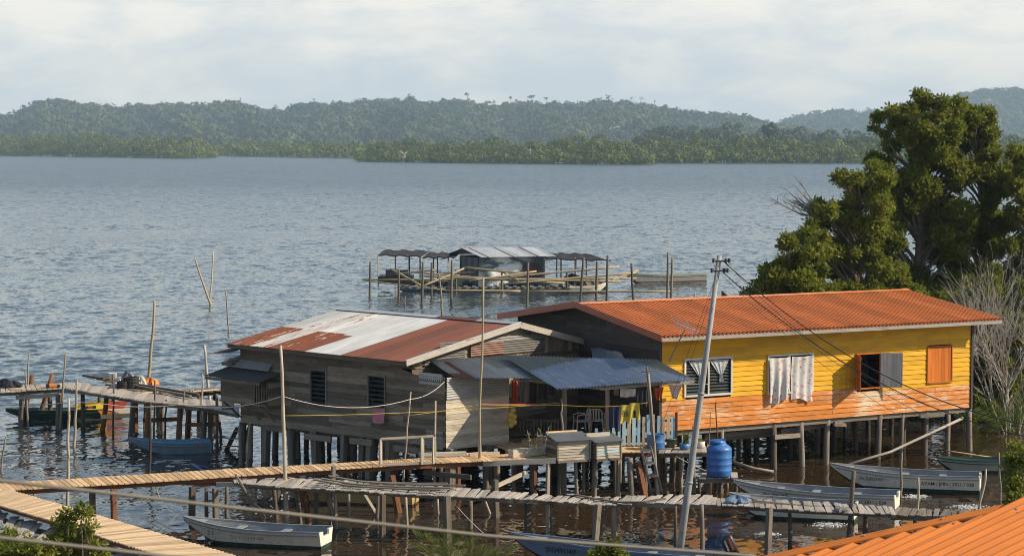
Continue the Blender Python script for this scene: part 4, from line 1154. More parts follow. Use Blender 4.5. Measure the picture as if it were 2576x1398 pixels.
# veranda railing (inner balusters)
mb = MB(); a, b_ = W(1300, 1092, VZ), W(1404, 1096, VZ)
for i in range(13):
    q = a.lerp(b_, i / 12); mb.beam(q, q + ZUP * .5, .05, .02, up=GE)
mb.beam(a + ZUP * .52, b_ + ZUP * .50, .05, .06); mb.beam(a + ZUP * .06, b_ + ZUP * .06, .04, .05)
mb.build('railing', M['weathered'], gh)
mb = MB(); mb.beam(Gp(7.1, CW + .4, 1.9), Gp(7.1, 6.2, 1.92), .25, .05); mb.beam(Gp(7.3, CW + .4, 1.95), Gp(7.3, 5, 1.95), .03, .3)
mb.build('bench', M['weathered'], gh)
# stilts
random.seed(78)
for w in (.08, 1.4, 2.9, 4.6, 6.3, 8.0):
    for L in np.arange(-1.9, 9.0, 1.32):
        if w < .5 and random.random() < .25: continue
        for rep in range(2 if w < .5 and random.random() < .5 else 1):
            mb = MB(); a = Gp(L + random.uniform(-.3, .3), w + random.uniform(-.12, .12), gbot(L) + (-.02 if w > .3 else .0)); r_ = random.uniform(.08, .14)
            l = Vector((random.uniform(-.12, .12), random.uniform(-.1, .1), -2.4))
            if random.random() < .5: mb.tube(wob(a + l, a, 5, .012), r_, 9)
            else: mb.beam(a + l, a, r_ * 1.9, r_ * 1.9, up=GE)
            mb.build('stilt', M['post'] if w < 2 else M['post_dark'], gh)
for (La, w_, z1_, Lb) in ((-.5, -.12, 1.22, .5), (1.6, -.1, 1.12, 3.0), (4.0, -.12, 1.2, 5.1), (6.1, -.05, 1.15, 8.3), (-1.0, 1.4, 1.15, 8, ), (-1, 4.6, 1.15, 8)):
    pbeam(gh, Gp(La, w_, z1_), Gp(Lb, w_, z1_ + .02), .08, .2, 'wall_grey')
# shores under the front room and veranda
for (x, yt, yb) in ((1222, 1168, 1235), (1250, 1175, 1290), (1290, 1170, 1240), (1343, 1165, 1250), (1378, 1160, 1247), (1410, 1165, 1255), (1418, 1172, 1247), (1448, 1172, 1252), (1470, 1165, 1245), (1492, 1168, 1251), (1500, 1170, 1250), (1560, 1155, 1252), (1545, 1165, 1250), (1584, 1150, 1248), (1590, 1150, 1250), (1620, 1145, 1240), (1650, 1140, 1235), (1690, 1140, 1215), (1712, 1138, 1225), (1738, 1140, 1230)):
    mb = MB(); yb2 = min(yb, 1238) if x % 4 else yb; Yb = W(x, yb2, 0).y + random.uniform(-.2, .8); a = Pd(x + random.uniform(-3, 3), yt, Yb); b_ = Pd(x + random.uniform(-6, 6), yb2, Yb); b_.z = -.9
    a.z = min(a.z, VZ - .12)
    a = Vector((a.x, a.y, VZ - .06))
    mb.tube(wob(b_, a, 4, .02), random.uniform(.05, .1), 8); mb.build('stilt', M['post'], gh, smooth=True)
# ================================================================ walkways
def resample(pts, n):
    pts = [Vector(p) for p in pts]; ds = [0]
    for i in range(1, len(pts)): ds.append(ds[-1] + (pts[i] - pts[i - 1]).length)
    out = []
    for i in range(n + 1):
        t = ds[-1] * i / n; k_ = 0
        while k_ < len(ds) - 2 and ds[k_ + 1] < t: k_ += 1
        f = (t - ds[k_]) / max(1e-6, ds[k_ + 1] - ds[k_]); out.append(pts[k_].lerp(pts[k_ + 1], f))
    return out
def walkway(name, label, near, far, mat, pw=.14, th=.03, rag=.03, bearer=None, gap=.012, drop=.0, cat='walkway', bh=.14, skip=0, tilt=0.0, sagw=0.0, skew=0):
    near = [W(*p) for p in near]; far = [W(p[0] + skew, p[1] - skew * .06, p[2]) for p in far]
    L = sum((near[i + 1] - near[i]).length for i in range(len(near) - 1)); n = max(3, int(L / pw))
    a, b = resample(near, n), resample(far, n)
    base = V3((a[0].x, a[0].y, 0)); t = thing(name, base, label, cat)
    mb = MB()
    for i in range(n):
        if skip and random.random() < skip: continue
        p = a[i].lerp(a[i + 1], .5); q = b[i].lerp(b[i + 1], .5); d = (q - p); ln = d.length; d.normalize()
        w = ((a[i + 1] - a[i]).length + (b[i + 1] - b[i]).length) / 2 - gap
        dz = random.uniform(-drop, drop)
        sk = (a[i + 1] - a[i]).normalized() * random.uniform(-tilt, tilt)
        mb.beam(p - d * random.uniform(0, rag) + ZUP * (dz - sagw * math.sin(i * .13)), q + d * random.uniform(0, rag) + sk + ZUP * (dz + random.uniform(-drop, drop) * .5), w * random.uniform(.86, 1.0), th)
    mb.build('deck', M[mat], t)
    for src, oth in ((a, b), (b, a)):
        mb = MB(); idx = list(range(0, n, max(1, n // 8))) + [n]
        for i in range(len(idx) - 1):
            p, q = src[idx[i]].lerp(oth[idx[i]], .12), src[idx[i + 1]].lerp(oth[idx[i + 1]], .12)
            mb.beam(p - ZUP * (th / 2 + bh / 2 + .003), q - ZUP * (th / 2 + bh / 2 + .003), .06, bh)
        mb.build('bearer', M[bearer or mat], t)
    return t
def post(t, xt, yt, xb, yb, r=.07, mat='post', square=False, name='post', z0=-.9, zt=None):
    # a post: waterline seen at (xb, yb), top seen at (xt, yt)
    b = W(xb, yb, 0); a = Pd(xt, yt, b.y)
    if zt is not None: a.z = min(a.z, zt)
    d = (a - b) / max(.1, a.z); lo = b - d * .9
    mb = MB()
    if square: mb.beam(lo, a, r * 1.9, r * 1.9, up=V3((.8, .6, 0)))
    else: mb.tube(wob(lo, a, 5, .012), [r * 1.05, r * 1.05, r, r, r * .95, r * .9], 9)
    return mb.build(name, M[mat], t, smooth=not square)

# new sawn boardwalk running past the grey house
bw = walkway('boardwalk', 'long new sawn timber boardwalk running from the left past the grey house',
    [(-60, 1240, .98), (25, 1232, 1.0), (175, 1223.6, 1.0), (300, 1217, 1.02), (475, 1205.5, 1.08), (644, 1193.5, 1.15), (800, 1183, 1.22), (955, 1172.6, 1.28), (1087, 1164, 1.3), (1223, 1159, 1.3), (1377, 1150, 1.3), (1560, 1137, 1.3), (1640, 1137, 1.28)],
    [(-60, 1217, .98), (0, 1215, 1.0), (175, 1205, 1.0), (300, 1197, 1.02), (475, 1186, 1.08), (644, 1176, 1.15), (800, 1168, 1.22), (955, 1159, 1.28), (1087, 1151, 1.3), (1223, 1146, 1.3), (1377, 1136, 1.3), (1560, 1122.5, 1.3), (1640, 1123, 1.28)],
    'new_wood', .165, .032, .03, bearer='red_wood', skew=-24)
for (xt, yt, xb, yb, r, m_, sq) in [(232, 1222, 233, 1290, .075, 'post', 1), (285, 1220, 287, 1306, .075, 'red_wood', 1), (86, 1228, 88, 1252, .05, 'post', 1), (484, 1208, 483, 1300, .085, 'post_dark', 1), (518, 1212, 519, 1302, .06, 'post_dark', 0), (541, 1210, 543, 1303, .075, 'post', 1), (569, 1215, 570, 1300, .06, 'post', 0), (747, 1196, 762, 1272, .05, 'red_wood', 1), (985, 1176, 1003, 1288, .085, 'red_wood', 1), (1152, 1166, 1154, 1240, .06, 'red_wood', 1), (1343, 1155, 1340, 1225, .09, 'red_wood', 1), (1246, 1165, 1249, 1300, .07, 'post', 1), (1604, 1140, 1622, 1250, .085, 'red_wood', 1), (700, 1195, 700, 1262, .06, 'post_dark', 1), (880, 1185, 880, 1262, .06, 'post_dark', 1), (1110, 1170, 1112, 1250, .07, 'post', 0)]:
    post(bw, xt, yt, xb, yb, r, m_, sq, zt=1.12 if xt > 600 else .9)
def part_beam(t, p, q, w, h, mat, name='brace'):
    mb = MB(); mb.beam(p, q, w, h); return mb.build(name, M[mat], t)
part_beam(bw, Pd(470, 1213, 65), Pd(580, 1211, 66.2), .10, .16, 'red_wood', 'cross_beam')
part_beam(bw, Pd(545, 1217, 64.4), Pd(610, 1218, 63.6), .05, .13, 'bleached', 'cross_beam')
part_beam(bw, Pd(1206, 1166, 67.0), Pd(1398, 1158, 67.0), .06, .16, 'bleached', 'cross_beam')
part_beam(bw, Pd(1240, 1226, 66), Pd(1322, 1188, 67.2), .05, .13, 'stick')
part_beam(bw, Pd(1066, 1188, 67), Pd(1185, 1200, 66), .06, .15, 'weathered', 'cross_beam')
# diagonal boardwalk towards the camera
dw = walkway('boardwalk', 'pale new plank boardwalk slanting down to the bottom left corner',
    [(-40, 1252, 1.0), (0, 1271, 1.02), (150, 1315, 1.03), (300, 1365, 1.05), (412, 1400, 1.05), (520, 1436, 1.05)],
    [(20, 1228, 1.0), (32, 1235, 1.02), (225, 1290, 1.03), (400, 1341, 1.05), (595, 1398, 1.05), (720, 1434, 1.05)],
    'new_wood_pale', .17, .032, .03, bearer='red_wood')
for (xt, yt, xb, yb, r) in [(148, 1320, 149, 1352, .06), (190, 1330, 190, 1366, .08), (390, 1399, 390, 1440, .07)]:
    post(dw, xt, yt, xb, yb, r, 'red_wood', True, zt=.9)
# broken grey platform in the bottom left corner
random.seed(101)
bp = walkway('broken_platform', 'broken grey plank platform under the bushes in the bottom left corner',
    [(-60, 1345, .75), (60, 1385, .72), (200, 1430, .7), (340, 1470, .7)], [(-20, 1280, .75), (60, 1310, .72), (215, 1345, .7), (480, 1425, .7)], 'bleached', .26, .03, .35, bearer='weathered', gap=.05, drop=.02, skip=.22, tilt=.12, cat='platform')
for (xt, yt, xb, yb) in [(20, 1330, 20, 1375), (120, 1370, 122, 1408), (240, 1400, 240, 1445)]: post(bp, xt, yt, xb, yb, .06, 'post', zt=.6)
# old grey footbridge
random.seed(102)
og = walkway('footbridge', 'old sagging grey plank footbridge on crooked poles crossing the front water',
    [(590, 1212, 1.32), (687, 1222.6, 1.32), (792, 1228, 1.3), (955, 1238, 1.3), (1162, 1249, 1.22), (1290, 1253, 1.12), (1396, 1260, 1.06), (1527, 1269, 1.03), (1659, 1264, 1.1), (1803, 1269, 1.16), (1891, 1273, 1.16), (2094, 1288, 1.02), (2255, 1291.5, .95)],
    [(585, 1206, 1.32), (690, 1205, 1.32), (767, 1203, 1.3), (955, 1214, 1.3), (1159, 1229, 1.22), (1290, 1238, 1.12), (1396, 1248, 1.06), (1527, 1252, 1.03), (1606, 1248, 1.1), (1777, 1244.5, 1.16), (1807, 1254, 1.16), (1989, 1258.5, 1.02), (2248, 1275.5, .95)],
    'bleached', .15, .025, .14, bearer='weathered', gap=.012, drop=.014, tilt=.10, bh=.10)
for (xt, yt, xb, yb, r, m_, sq) in [(690, 1222, 694, 1306, .07, 'post_dark', 0), (775, 1230, 759, 1300, .001, 'post', 0), (744, 1226, 755, 1316, .075, 'post', 0), (716, 1215, 720, 1320, .055, 'stick', 0), (766, 1228, 776, 1320, .07, 'red_wood', 1), (839, 1172, 834, 1320, .055, 'weathered', 1), (797, 1225, 793, 1326, .055, 'post', 1), (822, 1235, 845, 1328, .055, 'post', 1), (843, 1238, 845, 1324, .04, 'stick', 1), (878, 1240, 877, 1293, .05, 'post', 0), (952, 1242, 948, 1300, .06, 'post', 0), (913, 1238, 947, 1294, .05, 'stick', 1), (963, 1240, 962, 1360, .07, 'post_dark', 1), (1022, 1248, 1024, 1322, .05, 'stick', 0), (1124, 1236, 1127, 1364, .085, 'post', 1), (1136, 1248, 1185, 1330, .001, 'post', 0), (1183, 1250, 1183, 1328, .08, 'post', 0), (1218, 1252, 1232, 1290, .04, 'stick', 0), (1100, 1250, 1102, 1290, .04, 'stick', 0), (1327, 1254, 1327, 1344, .07, 'post', 1), (1378, 1258, 1377, 1350, .05, 'stick', 0), (1386, 1258, 1389, 1350, .05, 'post', 0), (1505, 1268, 1497, 1364, .075, 'post', 1), (1529, 1270, 1510, 1352, .035, 'weathered', 1), (1544, 1270, 1546, 1360, .085, 'post', 0), (1765, 1268, 1766, 1382, .065, 'post', 0), (1936, 1276, 1931, 1396, .07, 'post', 1), (1986, 1284, 1987, 1358, .06, 'post', 0), (2148, 1184, 2135, 1366, .065, 'post', 0), (2178, 1290, 2177, 1357, .075, 'post_dark', 0), (1700, 1268, 1700, 1392, .05, 'post_dark', 0)]:
    if r > .01: post(og, xt, yt, xb, yb, r, m_, bool(sq), zt=None if yt < 1200 else 1.3)
part_beam(og, W(625, 1222, 1.2), W(1165, 1252, 1.12), .06, .12, 'weathered', 'long_beam')
part_beam(og, Pd(1890, 1262, 60.0), Pd(2094, 1283, 60.0), .03, .14, 'weathered', 'edge_board')
dkw = walkway('footbridge', 'dark shaded end of the footbridge leading to the right behind the near orange roof', [(2240, 1294, .86), (2380, 1298, .84), (2530, 1303, .82), (2640, 1308, .82)], [(2248, 1276, .86), (2380, 1283, .84), (2530, 1290, .82), (2640, 1294, .82)], 'weathered', .16, .03, .15, gap=.02, drop=.02, tilt=.1)
for (xt, yt, xb, yb) in [(2305, 1296, 2306, 1345), (2350, 1298, 2350, 1340), (2500, 1300, 2500, 1350)]: post(dkw, xt, yt, xb, yb, .07, 'post_dark', True, zt=.75)
# left jetty
random.seed(103)
lj = walkway('jetty', 'weathered plank jetty with crooked posts standing over the green boat at the left',
    [(-60, 992, 1.4), (0, 986.5, 1.42), (40, 985, 1.45), (165, 975.5, 1.52), (289, 997, 1.5), (380, 1012, 1.42), (481, 1020, 1.35), (540, 1030, 1.3), (600, 1042, 1.25)],
    [(-60, 974, 1.4), (0, 971, 1.42), (43, 969, 1.45), (195, 963.5, 1.52), (300, 976, 1.5), (390, 989, 1.42), (480, 1001, 1.35), (540, 1009, 1.3), (600, 1018, 1.25)],
    'bleached', .2, .035, .06, bearer='weathered', gap=.012, drop=.012, tilt=.04)
for (xt, yt, xb, yb, r, m_, sq) in [(54, 988, 52, 1075, .1, 'post', 0), (126, 985, 126, 1053, .1, 'post_dark', 0), (148, 980, 148, 1078, .1, 'post', 1), (209, 985, 209, 1074, .09, 'post_dark', 0), (250, 990, 250, 1048, .09, 'post', 0), (268, 995, 258, 1083, .1, 'red_wood', 0), (336, 1002, 329, 1096, .08, 'post', 1), (341, 1004, 342, 1078, .07, 'red_wood', 1), (374, 1012, 371, 1102, .1, 'red_wood', 0), (367, 1012, 365, 1080, .06, 'post', 1), (396, 1018, 398, 1072, .07, 'post', 0), (408, 1020, 408, 1085, .07, 'post', 0), (453, 1018, 449, 1103, .1, 'red_wood', 0), (476, 1022, 471, 1106, .08, 'red_wood', 1), (517, 1030, 511, 1108, .09, 'post', 0), (528, 1030, 530, 1102, .09, 'post', 0), (118, 985, 98, 1048, .09, 'red_wood', 0), (548, 1035, 556, 1098, .06, 'post', 0)]:
    post(lj, xt, yt, xb, yb, r, m_, bool(sq), zt=1.34)
post(lj, 82, 944, 60, 1054, .09, 'red_wood'); post(lj, 131, 941, 100, 1050, .09, 'red_wood')
for (a, b_, m_, nm) in [((40, 1000, 84.8), (151, 992, 84.5), 'bleached', 'cross_beam'), ((254, 1048, 83.8), (344, 1043, 83.2), 'new_wood', 'cross_board'), ((360, 1057, 82.4), (457, 1053, 81.8), 'red_wood', 'cross_board'), ((466, 1068, 81.3), (556, 1066, 81.1), 'red_wood', 'cross_board'), ((466, 1028, 81.3), (500, 1026, 81), 'red_wood', 'cross_board')]:
    part_beam(lj, Pd(*a), Pd(*b_), .05, .16, m_, nm)
rj = walkway('jetty', 'second narrower jetty running right behind the first one to the grey house',
    [(355, 996, 1.4), (430, 991, 1.4), (500, 987, 1.4), (640, 977, 1.4)], [(355, 986, 1.4), (430, 981, 1.4), (500, 977, 1.4), (640, 967, 1.4)], 'weathered', .2, .035, .05, bearer='post_dark', gap=.015, drop=.01)
for (xt, yt, xb, yb) in [(477, 992, 476, 1052), (540, 988, 536, 1064), (500, 990, 500, 1058), (402, 995, 402, 1050)]: post(rj, xt, yt, xb, yb, .08, 'post_dark', zt=1.25)
stair = thing('step_frame', W(612, 1150, 0), 'dark trestle of steps rising from the water to the kitchen bay', 'steps')
for (p, q) in [((560, 1130, 78.6), (598, 1075, 78.6)), ((600, 1130, 77.5), (628, 1075, 77.5))]: part_beam(stair, Pd(*p) - ZUP * .3, Pd(*q), .07, .16, 'post_dark', 'string')
for f in (.15, .5, .85): part_beam(stair, Pd(560, 1130, 78.6).lerp(Pd(598, 1075, 78.6), f), Pd(600, 1130, 77.5).lerp(Pd(628, 1075, 77.5), f), .2, .04, 'weathered', 'tread')
for (xt, yt, xb, yb) in [(604, 1070, 606, 1170), (545, 990, 546, 1110)]: post(stair, xt, yt, xb, yb, .06, 'post')
# platform with pots and blue tank stand
pp = walkway('pot_platform', 'small rough board platform carrying the pots beside the picket fence', [(1655, 1139, 1.2), (1720, 1139, 1.2), (1795, 1136, 1.2)], [(1665, 1125, 1.2), (1720, 1125, 1.2), (1792, 1121, 1.2)], 'bleached', .2, .03, .1, bearer='weathered', cat='platform', tilt=.05)
for (xt, yt, xb, yb, m_) in [(1674, 1140, 1672, 1205, 'post'), (1697, 1140, 1692, 1212, 'post'), (1716, 1140, 1712, 1206, 'post'), (1742, 1138, 1746, 1238, 'post'), (1785, 1136, 1786, 1215, 'post_dark')]: post(pp, xt, yt, xb, yb, .075, m_, zt=1.08)
ts = walkway('tank_stand', 'low plank stand under the blue water tank', [(1757, 1203, .62), (1858, 1201, .62)], [(1765, 1191, .62), (1856, 1189, .62)], 'bleached', .24, .04, .1, bearer='weathered', cat='stand', gap=.02)
for (xt, yt, xb, yb) in [(1760, 1200, 1760, 1234), (1780, 1205, 1779, 1244), (1800, 1205, 1800, 1238), (1812, 1205, 1812, 1240), (1852, 1205, 1851, 1235), (1828, 1203, 1829, 1226)]: post(ts, xt, yt, xb, yb, .06, 'post', zt=.5)

# ================================================================ stakes standing in the water
def stake(label, xt, yt, xb, yb, r, mat='stick', name='stake', w=.03, group=None, pts=None, taper=.6, Y=None):
    b = W(xb, yb, 0) if Y is None else Pd(xb, yb, Y)
    a = Pd(xt, yt, b.y); d = (a - b).normalized(); lo = b - d * .9 if Y is None else b
    mb = MB(); n = 7
    mb.tube(wob(lo, a, n, w), [r * (1 + (taper - 1) * i / n) for i in range(n + 1)], 8)
    o = mb.build(name, M[mat], smooth=True, base=b)
    return tag(o, label, 'stake' if 'pole' not in name else 'pole', group)
SG = 'stakes standing in the shallows'
for a in [
    ('bamboo stake leaning left out in the open bay, foot beside an upright one', 490, 650, 531.5, 767, .085, 'bamboo'),
    ('upright bamboo stake in the open bay crossing the foot of a leaning one', 536, 632, 530, 753.5, .07, 'bamboo'),
    ('thin grey stake alone in the bay above the rusty end of the roof', 566, 727, 575, 836, .06, 'stick'),
    ('tall bamboo pole rising behind the tyres on the left jetty', 390, 757, 371, 990, .085, 'bamboo'),
    ('thick pale grey pole standing behind the second jetty', 514, 867, 528, 1010, .085, 'bleached'),
    ('thin stake right of the jetty end crossing the second jetty', 510.5, 940, 503, 1106, .055, 'stick'),
    ('slim stake behind the far edge of the left jetty beside a red stump', 72, 890, 69, 1010, .045, 'stick'),
    ('crooked stake in front of the left jetty nearest the left edge', 63, 932, 68, 1075, .05, 'stick'),
    ('straight slim pole against the near edge of the jetty by the orange float', 163, 890, 150, 1079, .055, 'stick'),
    ('bent bleached stake standing before the jetty over the bow of the green boat', 193, 955, 185, 1124, .065, 'stick'),
    ('very tall pale crooked stake rising from behind the pale boardwalk', 173.5, 1002, 169, 1272, .06, 'stick'),
    ('dark thin stake in front of the stern of the yellow and green boat', 285, 941, 283, 1088, .05, 'post'),
    ('dark stake with a ragged top in front of the jetty near the tall bamboo', 389, 956, 385.6, 1102, .05, 'post'),
    ('dark straight stake over the middle of the light blue boat', 381, 1010, 376, 1192, .055, 'post_dark'),
    ('short dark stake between the red posts of the jetty', 418, 1004, 415.5, 1103, .05, 'post_dark'),
    ('slim stake beside the red post near the jetty end', 465, 984, 455, 1103, .05, 'post'),
    ('short leaning dark stake at the left edge of the photo', 14, 1099, 2, 1189, .045, 'post'),
    ('thin orange brown stick standing in front of the kitchen bay', 627, 1064, 621, 1180, .035, 'new_wood'),
    ('tall rough barked stake rising before the left end of the grey plank wall', 707.7, 868.5, 722, 1322, .07, 'stick'),
    ('wavy thin stick holding the yellow line in front of the plank wall', 1031, 985, 1012, 1235, .04, 'stick'),
    ('grey stake with yellow ties beside the wire cage', 1095, 1008, 1091, 1252, .05, 'stick'),
    ('thin stake behind the ridge of the patched roof, left of the fish pen', 1106, 690, 1113, 800, .085, 'stick'),
    ('tiny twig stake just beyond the silver roof ridge', 1020, 745, 1018, 790, .05, 'stick'),
    ('stake in front of the stern of boat 038', 2267, 1140, 2264, 1250, .05, 'stick'),
    ('stake between the two numbered boats standing clear of both', 2309, 1200, 2310, 1300, .05, 'stick'),
    ('leaning stake just right of the stern of boat 038', 2481, 1180, 2464, 1292, .05, 'stick'),
    ('thin upright stake at the right near the bush', 2511, 1138, 2515, 1262, .045, 'stick'),
    ('leaning brown stick beside the blue tank', 1800, 1010, 1812, 1232, .03, 'red_wood'),
    ('short thin stick behind the pots', 1787, 1040, 1781, 1200, .025, 'stick'),
]:
    stake(a[0], *a[1:6], mat=a[6], group=SG)
stake('tall thin bamboo pole standing before the front room of the grey house', 1215, 700, 1206, 1160, .042, 'bamboo', Y=67.4, group=SG)
stake('thin post on the boardwalk in front of the veranda', 1411.5, 1001, 1414, 1092, .04, 'stick', Y=68.8, group=SG)
# forked tree-trunk mooring stump with rope
st = thing('mooring_post', W(607, 1314, 0), 'mooring post tied with white rope and a leaning grey pole above the cream boat', 'mooring post')
post(st, 644, 1320 - 100, 632, 1318, .07, 'stick')
mb = MB(); b = W(690, 1330, 0); mb.tube([b - V3((0, 0, .3)), Pd(592, 1192, 62.0)], [.04, .035], 7); mb.build('pole', M['weathered'], st)
mb = MB()
for i in range(5):
    c = Pd(644 - i * 2, 1235 + i * 9, W(632, 1318).y - .02); mb.tube([c + V3((math.cos(a_) * .09, math.sin(a_) * .09, .02 * math.sin(a_ * 2))) for a_ in np.linspace(0, 6.4, 12)], .012, 5)
mb.tube([Pd(640, 1265, 62), Pd(660, 1280, 61.8), Pd(668, 1300, 61.8), Pd(664, 1318, 61.7)], .012, 5); mb.build('rope', M['rope_white'], st)

# ================================================================ boats
def boat(name, label, stern, bow, beam, free, rise, mats, boot=.12, thwarts=(.2, .45, .68), texts=(), deck=True, group=None, rake=.30, notch=.14, waist=.9, rail=True, sheer_mat=None, seed=0, full=.40):
    stern, bow = V3(stern), V3(bow); d = bow - stern; d.z = 0; L = d.length; d.normalize(); nrm = V3((-d.y, d.x, 0))
    t = thing(name, stern, label, 'boat', group)
    N = 22
    def B(s): return beam / 2 * ((waist + (1 - waist) * s / full) if s < full else max(.03, 1 - ((s - full) / (1 - full)) ** 2.3 * .97))
    def S(s): return free + rise * max(0, (s - .25) / .75) ** 2.1 + .03 * (1 - s) ** 3
    def K(s): return -.16 if s < 1 - rake else -.16 + (S(1) - .10 + .16) * ((s - 1 + rake) / rake) ** 1.5
    def pt(s, off, z): return stern + d * (s * L) + nrm * off + ZUP * z
    def sec(s):
        b, k_, sh = B(s), K(s), S(s); c = k_ + (sh - k_) * .22; w = max(c + .01, min(sh - .02, boot + max(0, k_ - boot + .05)))
        f = (w - c) / (sh - c)
        return [(0, k_), (b * .72, c), (b * (.72 + .28 * f), w), (b, sh)]
    mb = MB(); Rr = []; Ll = []
    for i in range(N + 1):
        s = i / N; q = sec(s)
        Rr.append([mb.vert(pt(s, o, z)) for o, z in q]); Ll.append([mb.vert(pt(s, -o, z)) for o, z in q])
    for i in range(N):
        for j in range(3):
            m_ = 1 if j < 2 else 0
            mb.fi([Rr[i][j], Rr[i][j + 1], Rr[i + 1][j + 1], Rr[i + 1][j]], m_); mb.fi([Ll[i][j], Ll[i + 1][j], Ll[i + 1][j + 1], Ll[i][j + 1]], m_)
    q = sec(0); zt = q[3][1]
    tr = lambda off, z, x=0.0: pt(0, off, z) + d * x
    nz = zt - notch
    outl = [(-q[0][0], q[0][1])] if False else []
    prof_ = [(0, q[0][1]), (q[1][0], q[1][1]), (q[2][0], q[2][1]), (q[3][0], zt), (q[3][0] * .45, zt), (q[3][0] * .4, nz), (-q[3][0] * .4, nz), (-q[3][0] * .45, zt), (-q[3][0], zt), (-q[2][0], q[2][1]), (-q[1][0], q[1][1])]
    lowp = [(0, q[0][1]), (q[1][0], q[1][1]), (q[2][0], q[2][1]), (-q[2][0], q[2][1]), (-q[1][0], q[1][1])]
    hull = mb.build('hull', [mats['top'], mats['low']], t)
    mb = MB()
    up_ = [(q[2][0], q[2][1]), (q[3][0], zt), (q[3][0] * .45, zt), (q[3][0] * .4, nz), (-q[3][0] * .4, nz), (-q[3][0] * .45, zt), (-q[3][0], zt), (-q[2][0], q[2][1])]
    for x in (-.012, .05):
        mb.poly([tr(o, z, x) for o, z in up_], m=0); mb.poly([tr(o, z, x) for o, z in lowp], m=1)
    for i in range(len(up_) - 1):
        (o0, z0), (o1, z1) = up_[i], up_[i + 1]; mb.poly([tr(o0, z0, -.012), tr(o1, z1, -.012), tr(o1, z1, .05), tr(o0, z0, .05)], m=0)
    mb.build('transom', [mats.get('transom', mats['top']), mats['low']], t)
    # inside skin and floor
    mb = MB(); ins = []
    for i in range(N + 1):
        s = .012 + i / N * .975; b, sh = B(s), S(s); fl = max(-.02, K(s) + .14)
        ins.append([mb.vert(pt(s, o, z)) for o, z in ((max(.005, b - .035), sh - .005), (max(.004, b * .76 - .03), min(fl, sh - .02)), (-max(.004, b * .76 - .03), min(fl, sh - .02)), (-max(.005, b - .035), sh - .005))])
    for i in range(N):
        for j in range(3): mb.fi([ins[i][j], ins[i][j + 1], ins[i + 1][j + 1], ins[i + 1][j]])
    mb.build('inside', mats['in'], t)
    for sg in (1, -1):
        mb = MB()
        for i in range(N):
            s, s2 = i / N, (i + 1) / N
            mb.beam(pt(s, sg * (B(s) - .012), S(s) + .012), pt(s2, sg * (B(s2) - .012), S(s2) + .012), .06, .04, t=.5)
            if rail and i < N - 1: mb.beam(pt(s, sg * (B(s) * .985 + .008), S(s) - .085), pt(s2, sg * (B(s2) * .985 + .008), S(s2) - .085), .02, .03, t=.5)
        mb.build('gunwale', mats['rail'], t)
    for s in thwarts:
        mb = MB(); b = B(s) - .05; mb.beam(pt(s, -b, S(s) - .10), pt(s, b, S(s) - .10), .22, .03); mb.build('thwart', mats['in'], t)
    if deck:
        mb = MB(); s0 = .84
        rows = [(mb.vert(pt(s, B(s) - .03, S(s) - .01)), mb.vert(pt(s, -B(s) + .03, S(s) - .01))) for s in np.linspace(s0, .985, 7)]
        for i in range(6): mb.fi([rows[i][0], rows[i][1], rows[i + 1][1], rows[i + 1][0]])
        mb.build('foredeck', mats['in'], t)
    for (body, size, s_start, zc, side, mt) in texts:
        # text wraps the hull side; side -1 / +1, reading left to right as seen from outside
        def fn(x, y, side=side, s_start=s_start, zc=zc):
            s = s_start - x / L if side_rev(side) else s_start + x / L
            b, sh, k_ = B(s), S(s), K(s); c = k_ + (sh - k_) * .22; z = zc + y
            f = (z - c) / (sh - c); return pt(s, side * (b * (.72 + .28 * f) + .007), z)
        def side_rev(side): return side > 0
        lettering(body, size, fn, M[mt], t)
    return t, (d, nrm, L, pt, S, B)
BG = 'open wooden boats moored among the houses'
cream = dict(top=M['hull_cream'], low=M['hull_green'], **{'in': M['hull_grey']}, rail=M['hull_grey'], transom=M['hull_white'])
white = dict(top=M['hull_white'], low=M['hull_green'], **{'in': M['hull_grey']}, rail=M['hull_grey'], transom=M['hull_white'])
def mid(a, b): return (V3(a) + V3(b)) / 2
# cream boat front left: near transom corner, far corner -> stern centre
s_ = mid(W(796, 1381), W(843, 1371)); bwt = W(463, 1299, .66)
boat('moored_boat', 'cream boat with a dark green bottom moored in front below the footbridge', s_, bwt, 1.2, .45, .21, cream, .10, (.3, .62), [('S 3', .17, .80, .26, 1, 'worn_paint'), ('3/ 2  1  1 2 3 4 7 1242', .11, .62, .22, 1, 'worn_paint')], group=BG, rake=.34)
s_ = mid(W(2446, 1245), W(2484, 1233)); bwt = W(2088, 1165, .76)
boat('moored_boat', 'white boat numbered 038 with green bottom, farthest right of the numbered pair', s_, bwt, 1.3, .54, .22, white, .14, (.25, .5, .72), [('1 AZAM / JPIN / 2011 / 038', .155, .405, .27, 1, 'black_paint'), ('SN-2892/4/F', .16, .80, .33, 1, 'worn_paint')], group=BG, rake=.32)
s_ = mid(W(2240, 1291), W(2272, 1280)); bwt = W(1845, 1207, .70)
boat('moored_boat', 'white boat numbered 039 with grey inside moored behind the footbridge', s_, bwt, 1.3, .51, .19, white, .12, (.25, .5, .72), [('1 AZAM / JPIN / 2011 / 039', .155, .395, .27, 1, 'black_paint'), ('SN-2891/4/F', .16, .80, .33, 1, 'worn_paint')], group=BG, rake=.32)
s_ = mid(W(2132, 1314), W(2172, 1305)); bwt = W(1834, 1239, .66)
boat('moored_boat', 'white and green boat half hidden under the footbridge, nearest of the three white ones', s_, bwt, 1.2, .47, .19, white, .10, (.3, .6), group=BG, rake=.32)
slate = dict(top=M['hull_slate'], low=M['hull_red'], **{'in': M['hull_grey']}, rail=M['hull_slate'])
s_ = Pd(1875, 1398, 55.6); s_.z = 0; bwt = W(1283, 1339, .62)
